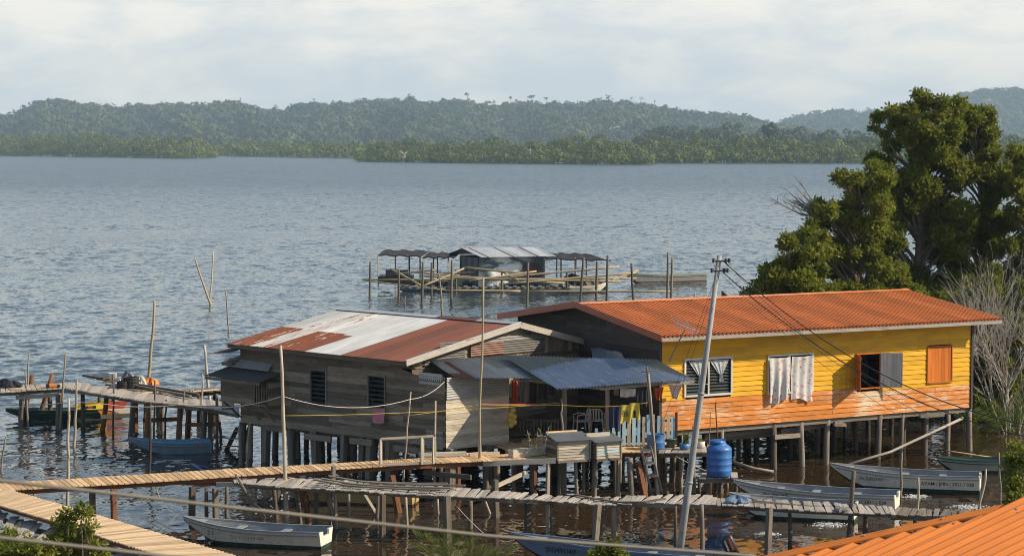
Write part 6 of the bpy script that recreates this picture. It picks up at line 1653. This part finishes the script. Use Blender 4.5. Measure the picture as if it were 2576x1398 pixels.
# plastic chairs
def chair(loc, rz, label, first=None):
    if first is None:
        t = thing('plastic_chair', (0, 0, 0), label, 'chair', 'plastic chairs on the veranda')
        mb = MB(); mb.box((0, 0, .42), .44, .42, .03); mb.build('seat', M['chair_plastic'], t)
        for sx in (-1, 1):
            for sy in (-1, 1):
                mb = MB(); mb.tube([(sx * .24, sy * .23, 0), (sx * .2, sy * .19, .42)], [.02, .028], 7); mb.build('leg', M['chair_plastic'], t)
            mb = MB(); mb.tube([(sx * .21, -.2, .42), (sx * .23, -.2, .62), (sx * .24, .0, .66), (sx * .22, .2, .64)], .02, 7); mb.build('armrest', M['chair_plastic'], t)
        mb = MB(); mb.tube([(-.2, .2, .42), (-.2, .27, .74), (-.13, .29, .82), (.13, .29, .82), (.2, .27, .74), (.2, .2, .42)], .022, 7)
        for sx in (-.09, 0, .09): mb.beam((sx, .2, .43), (sx, .28, .8), .05, .012, up=V3((0, 1, 0)))
        mb.build('backrest', M['chair_plastic'], t); r_ = t
    else:
        r_ = first.copy(); COL.objects.link(r_); r_['label'] = label
        for ch in first.children:
            c_ = ch.copy(); COL.objects.link(c_); c_.parent = r_
    r_.location = loc; r_.rotation_euler = (0, 0, rz); return r_
ch = chair((0, 0, 0), 0, 'cream plastic armchair facing left on the veranda before the plank wall')
q = W(1462, 1089, 1.32); ch1 = chair(q, R(-65), 'cream plastic chair seen from behind in front of the slatted window', ch); ch1.location = W(1502, 1087, 1.32); ch1.rotation_euler = (0, 0, R(170))
ch.location = q; ch.rotation_euler = (0, 0, R(-75))
# clothes pole with crossed sticks
cp = thing('clothes_pole', W(1655, 1215, 0), 'rough pole with crossed sticks tied at its top rising past the picket fence', 'pole')
b0_ = W(1658, 1245, 0); mb = MB(); mb.tube(wob(b0_ - ZUP * .8, Pd(1631, 940, b0_.y), 8, .02), .055, 9); mb.build('pole', M['stick'], cp, smooth=True)
mb = MB(); mb.tube(wob(Pd(1646, 1120, 67.6), Pd(1628, 922, 67.4), 5, .015), .03, 7); mb.build('stick', M['weathered'], cp)
mb = MB(); mb.tube([Pd(1611, 936, 67.4), Pd(1645, 930, 67.4)], .02, 6); mb.build('crosspiece', M['stick'], cp)
mb = MB(); mb.tube([Pd(1664, 965, 70.5), Pd(1780, 966, 70.0)], .02, 6); tag(mb.build('batten', M['white_frame']), 'white batten sticking out right from under the blue roof', 'batten')
# ================================================================ utility pole and cables
upb = Pd(1704, 1430, 57); upt = Pd(1810, 643, 57)
up = thing('utility_pole', V3((upb.x, upb.y, 0)), 'leaning grey spun concrete utility pole with two clamp brackets near its top', 'utility pole')
mb = MB(); d = (upt - upb); lo = upb - d * ((upb.z + .9) / d.z)
mb.tube([lo, lo.lerp(upt, .33), lo.lerp(upt, .66), upt], [.105, .092, .076, .062], 18); mb.build('shaft', M['concrete'], up, smooth=True)
for f in (.34, .6):
    mb = MB(); q = lo.lerp(upt, f); r_ = .105 - f * .043; mb.tube([q - d.normalized() * .03, q + d.normalized() * .03], [r_ + .01] * 2, 18); mb.build('joint_ring', M['concrete'], up, smooth=True)
ends = []
for (x, y) in ((1812, 656), (1808, 681)):
    c = Pd(x, y, 57); mb = MB(); mb.beam(c + V3((-.2, -.05, -.01)), c + V3((.24, -.05, .01)), .035, .035)
    for ox in (-.18, .14, .23): mb.lathe(c + V3((ox, -.05, -.05)), [(.02, 0), (.045, .02), (.03, .04), (.045, .06), (.03, .08), (.045, .1), (.02, .12)], 10)
    mb.build('bracket', M['steel_dark'], up); ends.append(c)
WG = 'service cables falling right from the utility pole'
for (a, b_, r_, sag, lb2, mt) in [
    ((1818, 655, 57), (2700, 1085, 52), .014, .9, 'upper black service cable sweeping right from the pole top', 'wire'),
    ((1826, 660, 57), (2700, 1075, 50), .006, 1.2, 'thin wire running just under the upper service cable', 'wire'),
    ((1818, 684, 57), (2700, 1120, 49), .012, .8, 'lower black service cable sweeping right from the second bracket', 'wire'),
    ((1822, 688, 57), (2700, 1185, 48), .006, .7, 'thin pale wire below the lower service cable', 'wire_grey'),
    ((1815, 690, 57), (2700, 1225, 46), .005, .8, 'lowest thin wire crossing the yellow wall to the right edge', 'wire_grey')]:
    line('service_cable', lb2, [Pd(*a), Pd(*b_)], r_, mt, 'cable', sag, 40)
line('stay_wire', 'thin stay wire dropping left from the pole top past the veranda to the footbridge', [Pd(1806, 680, 57), Pd(1668, 1060, 59), Pd(1560, 1320, 60.3)], .005, 'wire', 'wire')
line('stay_wire', 'second thin wire looping down close to the pole shaft', [Pd(1806, 662, 57), Pd(1762, 830, 57.3), Pd(1700, 1005, 58)], .005, 'wire', 'wire', .1)
M['wire_fore'] = simple('weathered_grey_cable', (.15, .135, .11), .7, .2)
line('overhead_cable', 'thick blurred cable crossing the foreground from the left edge to the bottom right', [Pd(-120, 1194, 6.0), Pd(580, 1275, 6.6), Pd(1223, 1346, 7.3), Pd(1900, 1397, 8.2)], .0062, 'wire_fore', 'cable', .0, 20)
line('overhead_cable', 'second blurred cable cutting the bottom left corner', [Pd(-120, 1338, 6.0), Pd(260, 1380, 6.3), Pd(700, 1428, 6.8)], .006, 'wire_fore', 'cable', .0, 20)

# ================================================================ antennas
def antenna(label, a, b_, els, mast, Y):
    t = thing('tv_antenna', mast[1], label, 'antenna')
    mb = MB(); mb.beam(a, b_, .03, .03); mb.build('boom', M['metal'], t)
    for (f, v) in els:
        mb = MB(); p = V3(a).lerp(V3(b_), f); mb.tube([p - V3(v), p + V3(v)], .008, 5); mb.build('element', M['metal'], t)
    mb = MB(); mb.tube([mast[0], mast[1]], .02, 7); mb.build('mast', M['weathered'], t)
    return t
a, b_ = Pd(1697, 812, 69), Pd(1757, 833, 68.6)
antenna('white comb shaped tv antenna on a bent mast before the orange roof', a, b_, [(f, (-.11, .35, .24)) for f in (.02, .22, .45, .6, .68, .9)], (Pd(1722, 830, 68.8), Pd(1683, 908, 70.2)), 69)
a, b_ = Pd(352, 1386, 60), Pd(450, 1290, 60.4)
an = antenna('fallen tv antenna on a short post by the pale boardwalk', a, b_, [(.35, (.2, .1, -.13)), (.42, (-.1, .3, .1))], (Pd(390, 1346, 60.2), Pd(392, 1412, 60.2)), 60)
M['tube_metal'] = simple('dull_tube_metal', (.25, .25, .25), .4, .3, metal=.7)
mb = MB(); c0_ = a.lerp(b_, .62); u_ = V3((.86, 0, -.5)); w_ = V3((.12, 0, .22))
mb.tube([c0_ - u_ * .52 + w_ * .25, c0_ + u_ * .52 + w_ * .25, c0_ + u_ * .56, c0_ + u_ * .52 - w_ * .25, c0_ - u_ * .52 - w_ * .25, c0_ - u_ * .56, c0_ - u_ * .52 + w_ * .25], .014, 6); mb.build('folded_dipole', M['tube_metal'], an)
stake('short stub of a post beside the fallen antenna', 420, 1377, 421, 1425, .05, 'stick', name='stub_post', Y=59.6)

# ================================================================ junk on the left jetty
JZ = 1.47
c = W(284, 968, 1.5)
b1 = lathe_thing('bucket', 'white plastic bucket among the junk on the left jetty', W(284, 955, 1.75), [(.14, 0), (.16, .26), (.17, .27), (.15, .27), (.13, .03), (0, .03)], 'white_plastic', 'bucket', 'body')
junk = walkway('junk_rack', 'low rack of loose boards on the jetty under the tyres and sacks', [(262, 979, 1.5), (395, 984, 1.5)], [(268, 965, 1.5), (392, 970, 1.5)], 'weathered', .3, .03, .15, cat='rack', tilt=.1)
for (xt, yt, xb, yb) in [(285, 985, 285, 1050), (372, 985, 372, 1056)]: post(junk, xt, yt, xb, yb, .06, 'post_dark', zt=1.4)
def crab_pot(x, y, r_, h_, label):
    c = W(x, y, 1.53); t = thing('rope_coil', c, label, 'rope coil', 'coils and sacks on the jetty')
    mb = MB()
    for k_ in range(7):
        rr = r_ * (1 + .05 * math.sin(k_ * 2.1)); mb.tube([c + V3((rr * math.cos(a_), rr * math.sin(a_), h_ * (k_ + .5) / 7)) for a_ in np.linspace(0, 2 * math.pi, 17)], h_ / 13, 6)
    mb.build('coil', M['rubber'], t); return t
crab_pot(330, 974, .30, .42, 'tall black coil of rope between the white sacks'); crab_pot(310, 975, .24, .26, 'lower black coil left of the tall one')
M['sack'] = simple('white_sack', (.52, .5, .46), .8, .2, 9)
for i, (x, y, sx, sz, mt, lb2) in enumerate([(300, 972, .34, .34, 'sack', 'white sack slumped left of the black coils'), (352, 975, .24, .48, 'sack', 'upright white sack right of the tall coil'), (318, 964, .28, .5, 'grey_cloth', 'grey brown bundle behind the coils'), (378, 968, .34, .3, 'orange_plastic', 'orange crate shaped heap right of the white sack'), (388, 976, .26, .12, 'pink_cloth', 'pinkish scrap at the right end of the junk'), (12, 972, .42, .34, 'black_plastic', 'black tied bag on the jetty at the left edge'), (34, 974, .3, .28, 'dark_cloth', 'brown black bundle beside the black tied bag'), (249, 974, .12, .1, 'blue_plastic', 'small bright blue scrap on the long poles')]):
    crumple('sack' if i < 3 else 'heap', lb2, W(x, y, 1.5 if i < 5 else 1.46), sx, sx * .8, sz, mt, 'sack' if i < 3 else 'heap', 90 + i)
fl = thing('net_float', W(132, 973, 1.5), 'orange and black float lying on the left jetty', 'float')
mb = MB(); q = W(125, 971, 1.58); mb.tube([q, q + V3((.3, .02, 0))], .1, 12); mb.build('body', M['orange_plastic'], fl)
mb = MB(); mb.tube([q - V3((.14, 0, 0)), q + V3((-.01, 0, 0))], .085, 12); mb.tube([q + V3((.31, 0, 0)), q + V3((.4, 0, 0))], .07, 12); mb.build('end_cap', M['black_plastic'], fl)
for (p, q, r_, lb2, mt) in [((210, 944, 1.75), (500, 992, 1.52), .06, 'long dark pole lying across the jetty junk', 'post_dark'), ((245, 952, 1.68), (480, 996, 1.5), .055, 'second long dark pole below the longest one on the jetty', 'post'), ((260, 962, 1.6), (335, 945, 1.95), .05, 'pale plank propped over the coils', 'new_wood_pale'), ((255, 952, 1.75), (280, 946, 1.8), .08, 'short dark log behind the white bucket', 'post_dark'), ((20, 978, 1.5), (185, 972, 1.52), .04, 'pale plank lying along the jetty near the black bag', 'new_wood_pale'), ((355, 988, 1.48), (455, 980, 1.48), .035, 'yellowish plank at the start of the second jetty', 'new_wood_pale'), ((485, 984, 1.47), (550, 979, 1.47), .04, 'pale plank on the second jetty by the white pole', 'new_wood_pale')]:
    mb = MB(); mb.beam(W(*p), W(*q), r_ * 2.2, r_ * 1.2, t=.5); tag(mb.build('loose_pole', M[mt]), lb2, 'pole')
c = W(572, 1028, 1.5); 
mb = MB(); mb.tube([c + V3((-.2, 0, .16)), c + V3((.25, .05, .16))], .2, 16); tag(mb.build('basket', M['wall_lit']), 'tub lying on its side beneath the kitchen bay', 'basket')

# ================================================================ fish pen raft in the bay
FY = 168.0
fr = thing('fish_raft', V3((Pd(1260, 715, FY).x, FY, 0)), 'floating fish farm raft with a tin roofed hut, printed banner and black net shades', 'raft')
def fp(px, py, dy=0): return Pd(px, py, FY + dy)
def X(px, Y=FY): return (px - 1288) / F * Y
random.seed(55)
mb = MB(); xL, xR = X(1010), X(1520)
for i in range(9):
    y = FY - 4 + i * 1.2; mb.tube(wob((xL, y, .22), (xR, y, .22), 6, .05), .11, 7)
for i in range(26):
    x = xL + (xR - xL) * i / 25; mb.beam((x, FY - 4.2, .36), (x, FY + 5.8, .36), .28, .05)
mb.build('deck', M['weathered'], fr)
for i in range(10):
    x = xL + (xR - xL) * (i + .5) / 10; mb = MB(); mb.tube([(x - .5, FY - 3.6, .1), (x + .5, FY - 3.6, .1)], .26, 12); mb.build('float_drum', M['blue_drum'], fr)
hx0, hx1 = X(1176), X(1350); hz0, hz1, hzr = .4, 2.5, 3.15; hy0, hy1 = FY - 2.2, FY + 2.2
hut = MB()
for (x, y) in ((hx0, hy0), (hx1, hy0), (hx0, hy1), (hx1, hy1)): hut.beam((x, y, .3), (x, y, hz1), .1, .1)
hut.poly([(hx0, hy1, hz0), (hx1, hy1, hz0), (hx1, hy1, hz1), (hx0, hy1, hz1)])
hut.poly([(hx1, hy0, hz0), (hx1, hy1, hz0), (hx1, hy1, hz1), (hx1, hy0, hz1)])
hw = hut.build('hut_wall', M['tarp_blue'], fr)
mb = MB(); mb.cloth((hx0 - .02, hy1, hz1), (hx0 - .02, hy0, hz1), hz1 - hz0, 3, .05, 16, 8); mb.build('side_tarpaulin', M['tarp_blue'], hw)
m, nt, out = newmat('printed_banner'); k = NT(nt); uv = k.uv(); sx_ = k.sep(uv)
n1_ = k.noise(k.vadd(k.vmul(uv, (3.0, 2.2, 1)), (.35, 2.1, 0)), 1, 5, .6, .8)
pale = k.math('MULTIPLY', k.ramp(n1_, .45, .58), k.ramp(k.math('ABSOLUTE', k.math('SUBTRACT', sx_[0], .42)), .42, .16))
c_ = k.mix(pale, (.07, .11, .135), (.85, .88, .85))
fig = k.math('ADD', k.math('POWER', k.math('DIVIDE', k.math('SUBTRACT', sx_[0], .80), .16), 2), k.math('POWER', k.math('DIVIDE', k.math('SUBTRACT', sx_[1], .56), .42), 2))
c_ = k.mix(k.math('MULTIPLY', k.ramp(k.math('ADD', fig, k.math('MULTIPLY', n1_, .8)), 1.5, 1.1), .9), c_, (.045, .035, .04))
c_ = k.mix(k.math('MULTIPLY', k.ramp(k.noise(k.vmul(uv, (9, 6, 1)), 1, 3, .6), .50, .6), k.math('MULTIPLY', k.ramp(fig, 1.0, .7), k.ramp(sx_[1], .35, .5))), c_, (.33, .045, .04))
b = k.bsdf(c_, .5); nt.links.new(b.outputs[0], out.inputs[0])
mb = MB(); mb.cloth((hx0, hy0 - .1, hz1 + .02), (hx1, hy0 - .1, hz1 + .02), hz1 - hz0 + .05, 5, .04, 30, 10)
mb.build('printed_banner', m, hw)
mb = MB(); ym = FY - .2
mb.corr((hx0 - .65, ym, hzr), (hx1 + .15, ym, hzr), (hx1 + .75, hy0 - .8, hz1 + .05), (hx0 + .05, hy0 - .8, hz1 + .05), .16, .02, 6, lambda u, v: (1 if (v < .12 or math.sin(u * 3.1) > .97) else 0, .5 + .4 * math.sin(int(u / .8) * 3.3)))
mb.corr((hx1 + .15, ym, hzr), (hx0 - .65, ym, hzr), (hx0 - .9, hy1 + .8, hz1), (hx1 + .6, hy1 + .8, hz1), .16, .02, 4, lambda u, v: (0, .5))
mb.build('hut_roof', [M['pale_tin'], M['rust']], hw)
from mathutils import Matrix
hc = V3(((hx0 + hx1) / 2, FY, 0)) - BASE[fr.name]
RT = Matrix.Translation(hc) @ Matrix.Rotation(R(19), 4, 'Z') @ Matrix.Translation(-hc)      # the hut stands askew on the raft
for o_ in [hw] + list(hw.children): o_.data.transform(RT)
def awn(pts, label_posts):
    mb = MB(); n = 10; A, B, C_, D = [V3(p) for p in pts]; g = []
    for j in range(5):
        g.append([mb.vert(A.lerp(B, i / n).lerp(D.lerp(C_, i / n), j / 4) + ZUP * (.06 * math.sin(i * 1.9 + j) - .05 * math.sin(j / 4 * math.pi))) for i in range(n + 1)])
    for j in range(4):
        for i in range(n): mb.fi([g[j][i], g[j + 1][i], g[j + 1][i + 1], g[j][i + 1]])
    for i in range(n): mb.beam(V3(mb.v[g[4][i]]), V3(mb.v[g[4][i + 1]]), .06, .09)
    mb.build('shade_net', M['net_black'], fr)
    for p in label_posts:
        mb = MB(); mb.tube([(p[0], p[1], .3), p], .05, 6); mb.build('shade_post', M['post_dark' if random.random() < .5 else 'bamboo'], fr)
za = 2.72
awn([(X(960), FY + 4, za + .05), (X(1080), FY + 4, za), (X(1062), FY - 3, za - .12), (X(955), FY - 3, za + .0)], [(X(957), FY - 3, za - .02), (X(988), FY + 3.6, za), (X(1024), FY + 3, za), (X(1060), FY - 2.6, za - .14), (X(1028), FY + 1, za)])
awn([(X(1075), FY + 3, za - .1), (X(1160), FY + 3, za - .1), (X(1145), FY - 3, za - .2), (X(1065), FY - 3, za - .2)], [(X(1093), FY - 2.5, za - .2), (X(1098), FY + 2, za - .1), (X(1130), FY - 2.5, za - .2)])
awn([(X(1372), FY + 3.5, za - .15), (X(1478), FY + 3.5, za - .2), (X(1532), FY - 3, za - .42), (X(1370), FY - 3, za - .3)], [(X(1368), FY - 2.5, za - .3), (X(1402), FY + 2, za - .2), (X(1446), FY - 1, za - .3), (X(1450), FY + 1, za - .3), (X(1478), FY + 2.5, za - .25), (X(1526), FY - 2.8, za - .42), (X(1410), FY - 2, za - .3)])
mb = MB(); mb.box((X(1000), FY - 2, .85), 2.6, 2.4, .55); mb.tube([(X(975), FY - 2.6, 1.15), (X(1030), FY - 2.6, 1.15)], .42, 12); mb.build('black_container', M['black_plastic'], fr)
mb = MB(); mb.box((X(1150), FY - 3.0, .7), .9, .6, .5); mb.build('green_crate', M['green_plastic'], fr)
sk = boat('skiff', 'small white skiff drawn up along the front of the fish raft', (X(1430), FY - 5.6, .12), (X(1520), FY - 5.2, .12), .9, .32, .35, dict(top=M['hull_white'], low=M['hull_white'], **{'in': M['hull_cream']}, rail=M['hull_white']), .0, (.5,), notch=.05)
crumple('net_heap', 'dark heap of netting on the right side of the raft', (X(1440), FY - 2.5, .38), .9, .8, .9, 'net_black', 'net heap', 111)
crumple('net_heap', 'small brown heap of gear left of the white skiff', (X(1405), FY - 3.2, .38), .8, .6, .45, 'grey_cloth', 'net heap', 112)
# the staked bamboo pen around the raft
pn = thing('bamboo_pen', V3((X(1300, 160), 160, 0)), 'ring of grey stakes tied with bamboo rails around the fish raft', 'fish pen')
for (xt, yt, xb, yb) in [(932, 657, 930, 742), (1003, 679, 1003, 753), (1064, 660, 1062, 757), (1086, 660, 1085, 741), (1137, 655, 1135, 769), (1147, 678, 1147, 736), (1262, 677, 1263, 738), (1328, 660, 1326, 767), (1427, 683, 1426, 737), (1468, 648, 1459, 770), (1502, 657, 1500, 746), (1529, 642, 1526, 765), (1588, 662, 1593, 752), (1680, 635, 1678, 762), (1692, 650, 1688, 765), (1216, 700, 1215, 770)]:
    post(pn, xt, yt, xb, yb, .09, 'post', name='stake')
for (a, b_, r_) in [((912, 704, 164), (1600, 700, 163), .07), ((1122, 730, 158), (1310, 732, 158), .07), ((1310, 732, 158), (1690, 733, 157), .07), ((982, 676, 164), (1062, 720, 160), .075), ((1062, 720, 160), (1168, 675, 162), .075), ((996, 689, 165), (1090, 679, 163), .07), ((1044, 685, 164), (1250, 703, 161), .07), ((1168, 672, 163), (1330, 690, 161), .08), ((1100, 690, 166), (1265, 681, 166), .1), ((1240, 700, 162), (1560, 670, 161), .07), ((1060, 694, 163), (1420, 712, 160), .07), ((1150, 700, 161), (1560, 708, 160), .07), ((1270, 714, 160), (1600, 686, 161), .07), ((1530, 709, 161), (1605, 680, 162), .08), ((1180, 706, 160), (1350, 682, 161), .06), ((920, 706, 163), (1125, 730, 158), .05), ((1250, 676, 163), (1300, 706, 160), .05)]:
    mb = MB(); p, q = Pd(*a), Pd(*b_); mb.tube(wob(p, q, 6, .06), r_, 7); mb.build('rail', M['bamboo'], pn, smooth=True)
line('rope', 'slack rope from the fish pen to the outermost right stake', [Pd(1530, 700, 160), Pd(1600, 715, 158), Pd(1680, 695, 155)], .02, 'rope_white', 'rope', .3)
# net frame and small stakes beyond the yellow roof
for i, (xt, yt, yb, lb2) in enumerate([(1749, 737, 775, 'tiny stake beyond the orange ridge, leftmost of a row'), (1770, 743, 778, 'short stake beyond the orange ridge in the middle of a row'), (1783, 742, 778, 'stake right of the middle one beyond the orange ridge'), (1851, 738, 778, 'lone stake beyond the orange ridge right of the pole')]):
    stake(lb2, xt, yt, xt, yb, .06, 'stick', group='stakes beyond the orange ridge')
nf = thing('triangle_net', W(1815, 775, 0), 'small triangular net frame in the water just right of the utility pole', 'net frame')
for (p, q) in [((1817, 776), (1817, 731)), ((1817, 733), (1850, 762))]: mb = MB(); mb.tube([Pd(*p, 146), Pd(*q, 146)], .06, 6); mb.build('frame_bar', M['post_dark'], nf)
mb = MB(); mb.poly([Pd(1818, 734, 146), Pd(1818, 760, 146), Pd(1848, 764, 146)]); mb.build('netting', M['net_black'], nf)

# ================================================================ near orange roof, lower right
nr = thing('near_house', Pd(2480, 1700, 21), 'near house with a bright orange ribbed roof in the bottom right corner', 'house')
M['near_orange'] = tin('bright_orange_sheet', (.56, .17, .024), (.34, .11, .03), amount=.06, rough=.5, spec=.2)
h0, h1 = Pd(2009, 1399, 19.0), Pd(2519, 1290, 19.0)
hd = h1 - h0; drop_ = V3((-.7, -.7, -.14)).normalized(); nrm = hd.cross(drop_).normalized()
if nrm.z < 0: nrm = -nrm
def ribbed(mb, o, dvec, n, ext, ln):
    prev = None
    for i in range(n):
        for (q_, hh) in ((0, 0), (.18, .0), (.34, .5), (.46, 1), (.62, 1), (.76, .5), (.9, .0), (1, 0)):
            if q_ == 1 and i < n - 1: continue
            p = o + dvec * (i + q_)
            cur = [mb.vert(p - drop_ * ext + drop_ * t_ * ln + nrm * hh * .046) for t_ in (0, .5, 1)]
            if prev:
                for w_ in range(2): mb.fi([prev[w_], cur[w_], cur[w_ + 1], prev[w_ + 1]], 0, .5, [(w_ * 3, i * .3), (w_ * 3, i * .3 + .04), (w_ * 3 + 3, i * .3 + .04), (w_ * 3 + 3, i * .3)])
            prev = cur
mb = MB(); stp = hd / 7.9
ribbed(mb, h0 - stp * 4 + drop_ * .13, stp, 12, 0, 6.5)
ribbed(mb, h1 - stp * .35 + nrm * .012, stp, 12, 2.4, 9)
rfn = mb.build('roof', M['near_orange'], nr)
mb = MB(); a_, b_ = h0 - hd * .5, h1 + hd * .02
mb.poly([a_ + drop_ * .17 + nrm * .05, b_ + drop_ * .17 + nrm * .05, b_ + nrm * .075, a_ + nrm * .075])
mb.poly([a_ + nrm * .075, b_ + nrm * .075, b_ + nrm * .07 + V3((-.03, .05, -.03)), a_ + nrm * .07 + V3((-.03, .05, -.03))])
mb.poly([a_ + drop_ * .17 + nrm * .05, a_ + drop_ * .175 + nrm * .035, b_ + drop_ * .175 + nrm * .035, b_ + drop_ * .17 + nrm * .05])
mb.build('hip_flashing', M['near_orange'], rfn)
for (fx_, dd, hh) in [(.35, .06, .07), (.735, .06, .07), (.86, .26, .04), (.43, .45, .04), (1.02, .35, .05), (1.17, .30, .05), (1.25, .55, .05)]:
    p = h0 + hd * fx_ + drop_ * dd + nrm * hh
    mb = MB(); mb.lathe(p, [(.012, 0), (.011, .008), (.0, .011)], 8); mb.build('screw', M['metal'], rfn)
mb = MB(); dn = V3((.1, 1, -.42)).normalized() * 4
mb.poly([h1 + hd * .8 + V3((0, .06, -.05)), h0 - hd * .5 + V3((0, .06, -.05)), h0 - hd * .5 + dn, h1 + hd * .8 + dn]); mb.build('back_slope', M['near_orange'], nr)
cen = h0 + hd * 1.4 + drop_ * 3.0
mb = MB(); mb.box(V3((cen.x, cen.y, 3.0)), 3.6, 3.6, 6.0, 0); mb.build('wall', M['wall_grey'], nr)

# ================================================================ foreground plants
def shrub(label, lobes, Y, n, lf, seed, base, mat='leaf_lit', name='mangrove_bush', yj=.5, stems=True):
    random.seed(seed); base = V3((base[0], base[1], -.2)); t = thing(name, base, label, 'bush'); cl = []
    for (px, py, rp) in lobes:
        q = Pd(px, py, Y + random.uniform(-yj, yj)); rr = rp / ppm(Y); cl.append((q.x, q.y, q.z, rr, rr, rr * .9))
    mb = MB(); b = V3(base)
    for c in cl:
        e = V3(c[:3]); mb.tube([b, b.lerp(e, .5) + V3((random.uniform(-.1, .1), 0, 0)), e], [.03, .02, .007], 5)
        for _ in range(4): a_ = b.lerp(e, random.uniform(.6, 1)); mb.tube([a_, a_ + V3((random.gauss(0, 1), random.gauss(0, .6), random.gauss(.5, .5))).normalized() * c[3] * .9], [.009, .003], 4)
    mb.build('stem', M['bark'], t); leaves('foliage', cl, M[mat], t, n, lf, 6, seed, up=.9, shell=.2); return t
shrub('bright green mangrove bush rising in front of the pale boardwalk at the lower left', [(205, 1285, 18), (225, 1290, 12), (170, 1300, 22), (160, 1330, 26), (215, 1335, 22), (150, 1370, 34), (200, 1370, 36), (235, 1320, 10), (180, 1400, 40), (240, 1385, 22), (250, 1400, 26)], 52, 620, .13, 121, Pd(190, 1440, 52))
shrub('low leafy bush in the extreme bottom left corner', [(10, 1380, 26), (40, 1390, 24), (80, 1385, 20), (110, 1395, 22), (20, 1350, 14), (68, 1360, 10), (-10, 1400, 30), (120, 1375, 14)], 50, 420, .13, 122, Pd(40, 1450, 50))
shrub('small bright shrub top at the bottom edge in front of the blue grey boat', [(1510, 1385, 14), (1540, 1378, 16), (1525, 1398, 26), (1555, 1398, 18), (1500, 1402, 20)], 48, 230, .11, 123, Pd(1530, 1460, 48))
shrub('leafy mangrove bush at the right edge before the near orange roof', [(2555, 1135, 22), (2545, 1165, 24), (2575, 1160, 26), (2560, 1195, 28), (2550, 1225, 24), (2575, 1235, 28), (2560, 1262, 20), (2540, 1270, 10)], 50, 560, .12, 124, Pd(2570, 1330, 50), mat='leaf')
palm(1152, 1432, 46, 9, 1.15, 'palm fronds poking up at the bottom edge below the middle', 52, wid=.025)
palm(-12, 1400, 48, 7, 1.0, 'thin palm leaves at the left edge above the low bush', 53, lean=.25, wid=.02)
palm(1985, 1420, 44, 4, .42, 'single yellow palm tip at the bottom edge left of the near roof', 54, lean=-.2, wid=.03)
# wavelets breaking by the numbered boats
M['foam'] = simple('foam', (.75, .73, .68), .6, .2, 8)
for i, (x, y, w_, lb2) in enumerate([(2305, 1248, 16, 'white foam breaking by the stern of boat 038'), (2150, 1302, 0, ''), (2085, 1318, 24, 'white foam patch on the brown water below the footbridge'), (1930, 1342, 16, 'small foam crest left of the tall footbridge post'), (2440, 1275, 26, 'foam streak on the brown water behind the dark footbridge end')]):
    if not w_: continue
    random.seed(300 + i); mb = MB()
    for j in range(260):
        c = W(x + random.gauss(0, w_ * .8), y + random.gauss(0, w_ * .14), random.uniform(.0, .05)); s_ = random.uniform(.005, .02); mb.box(c, s_ * 3, s_ * 1.6, s_ * 1.2, random.uniform(-.5, .5))
    tag(mb.build('foam', M['foam'], base=W(x, y, 0)), lb2, 'foam', kind='stuff')
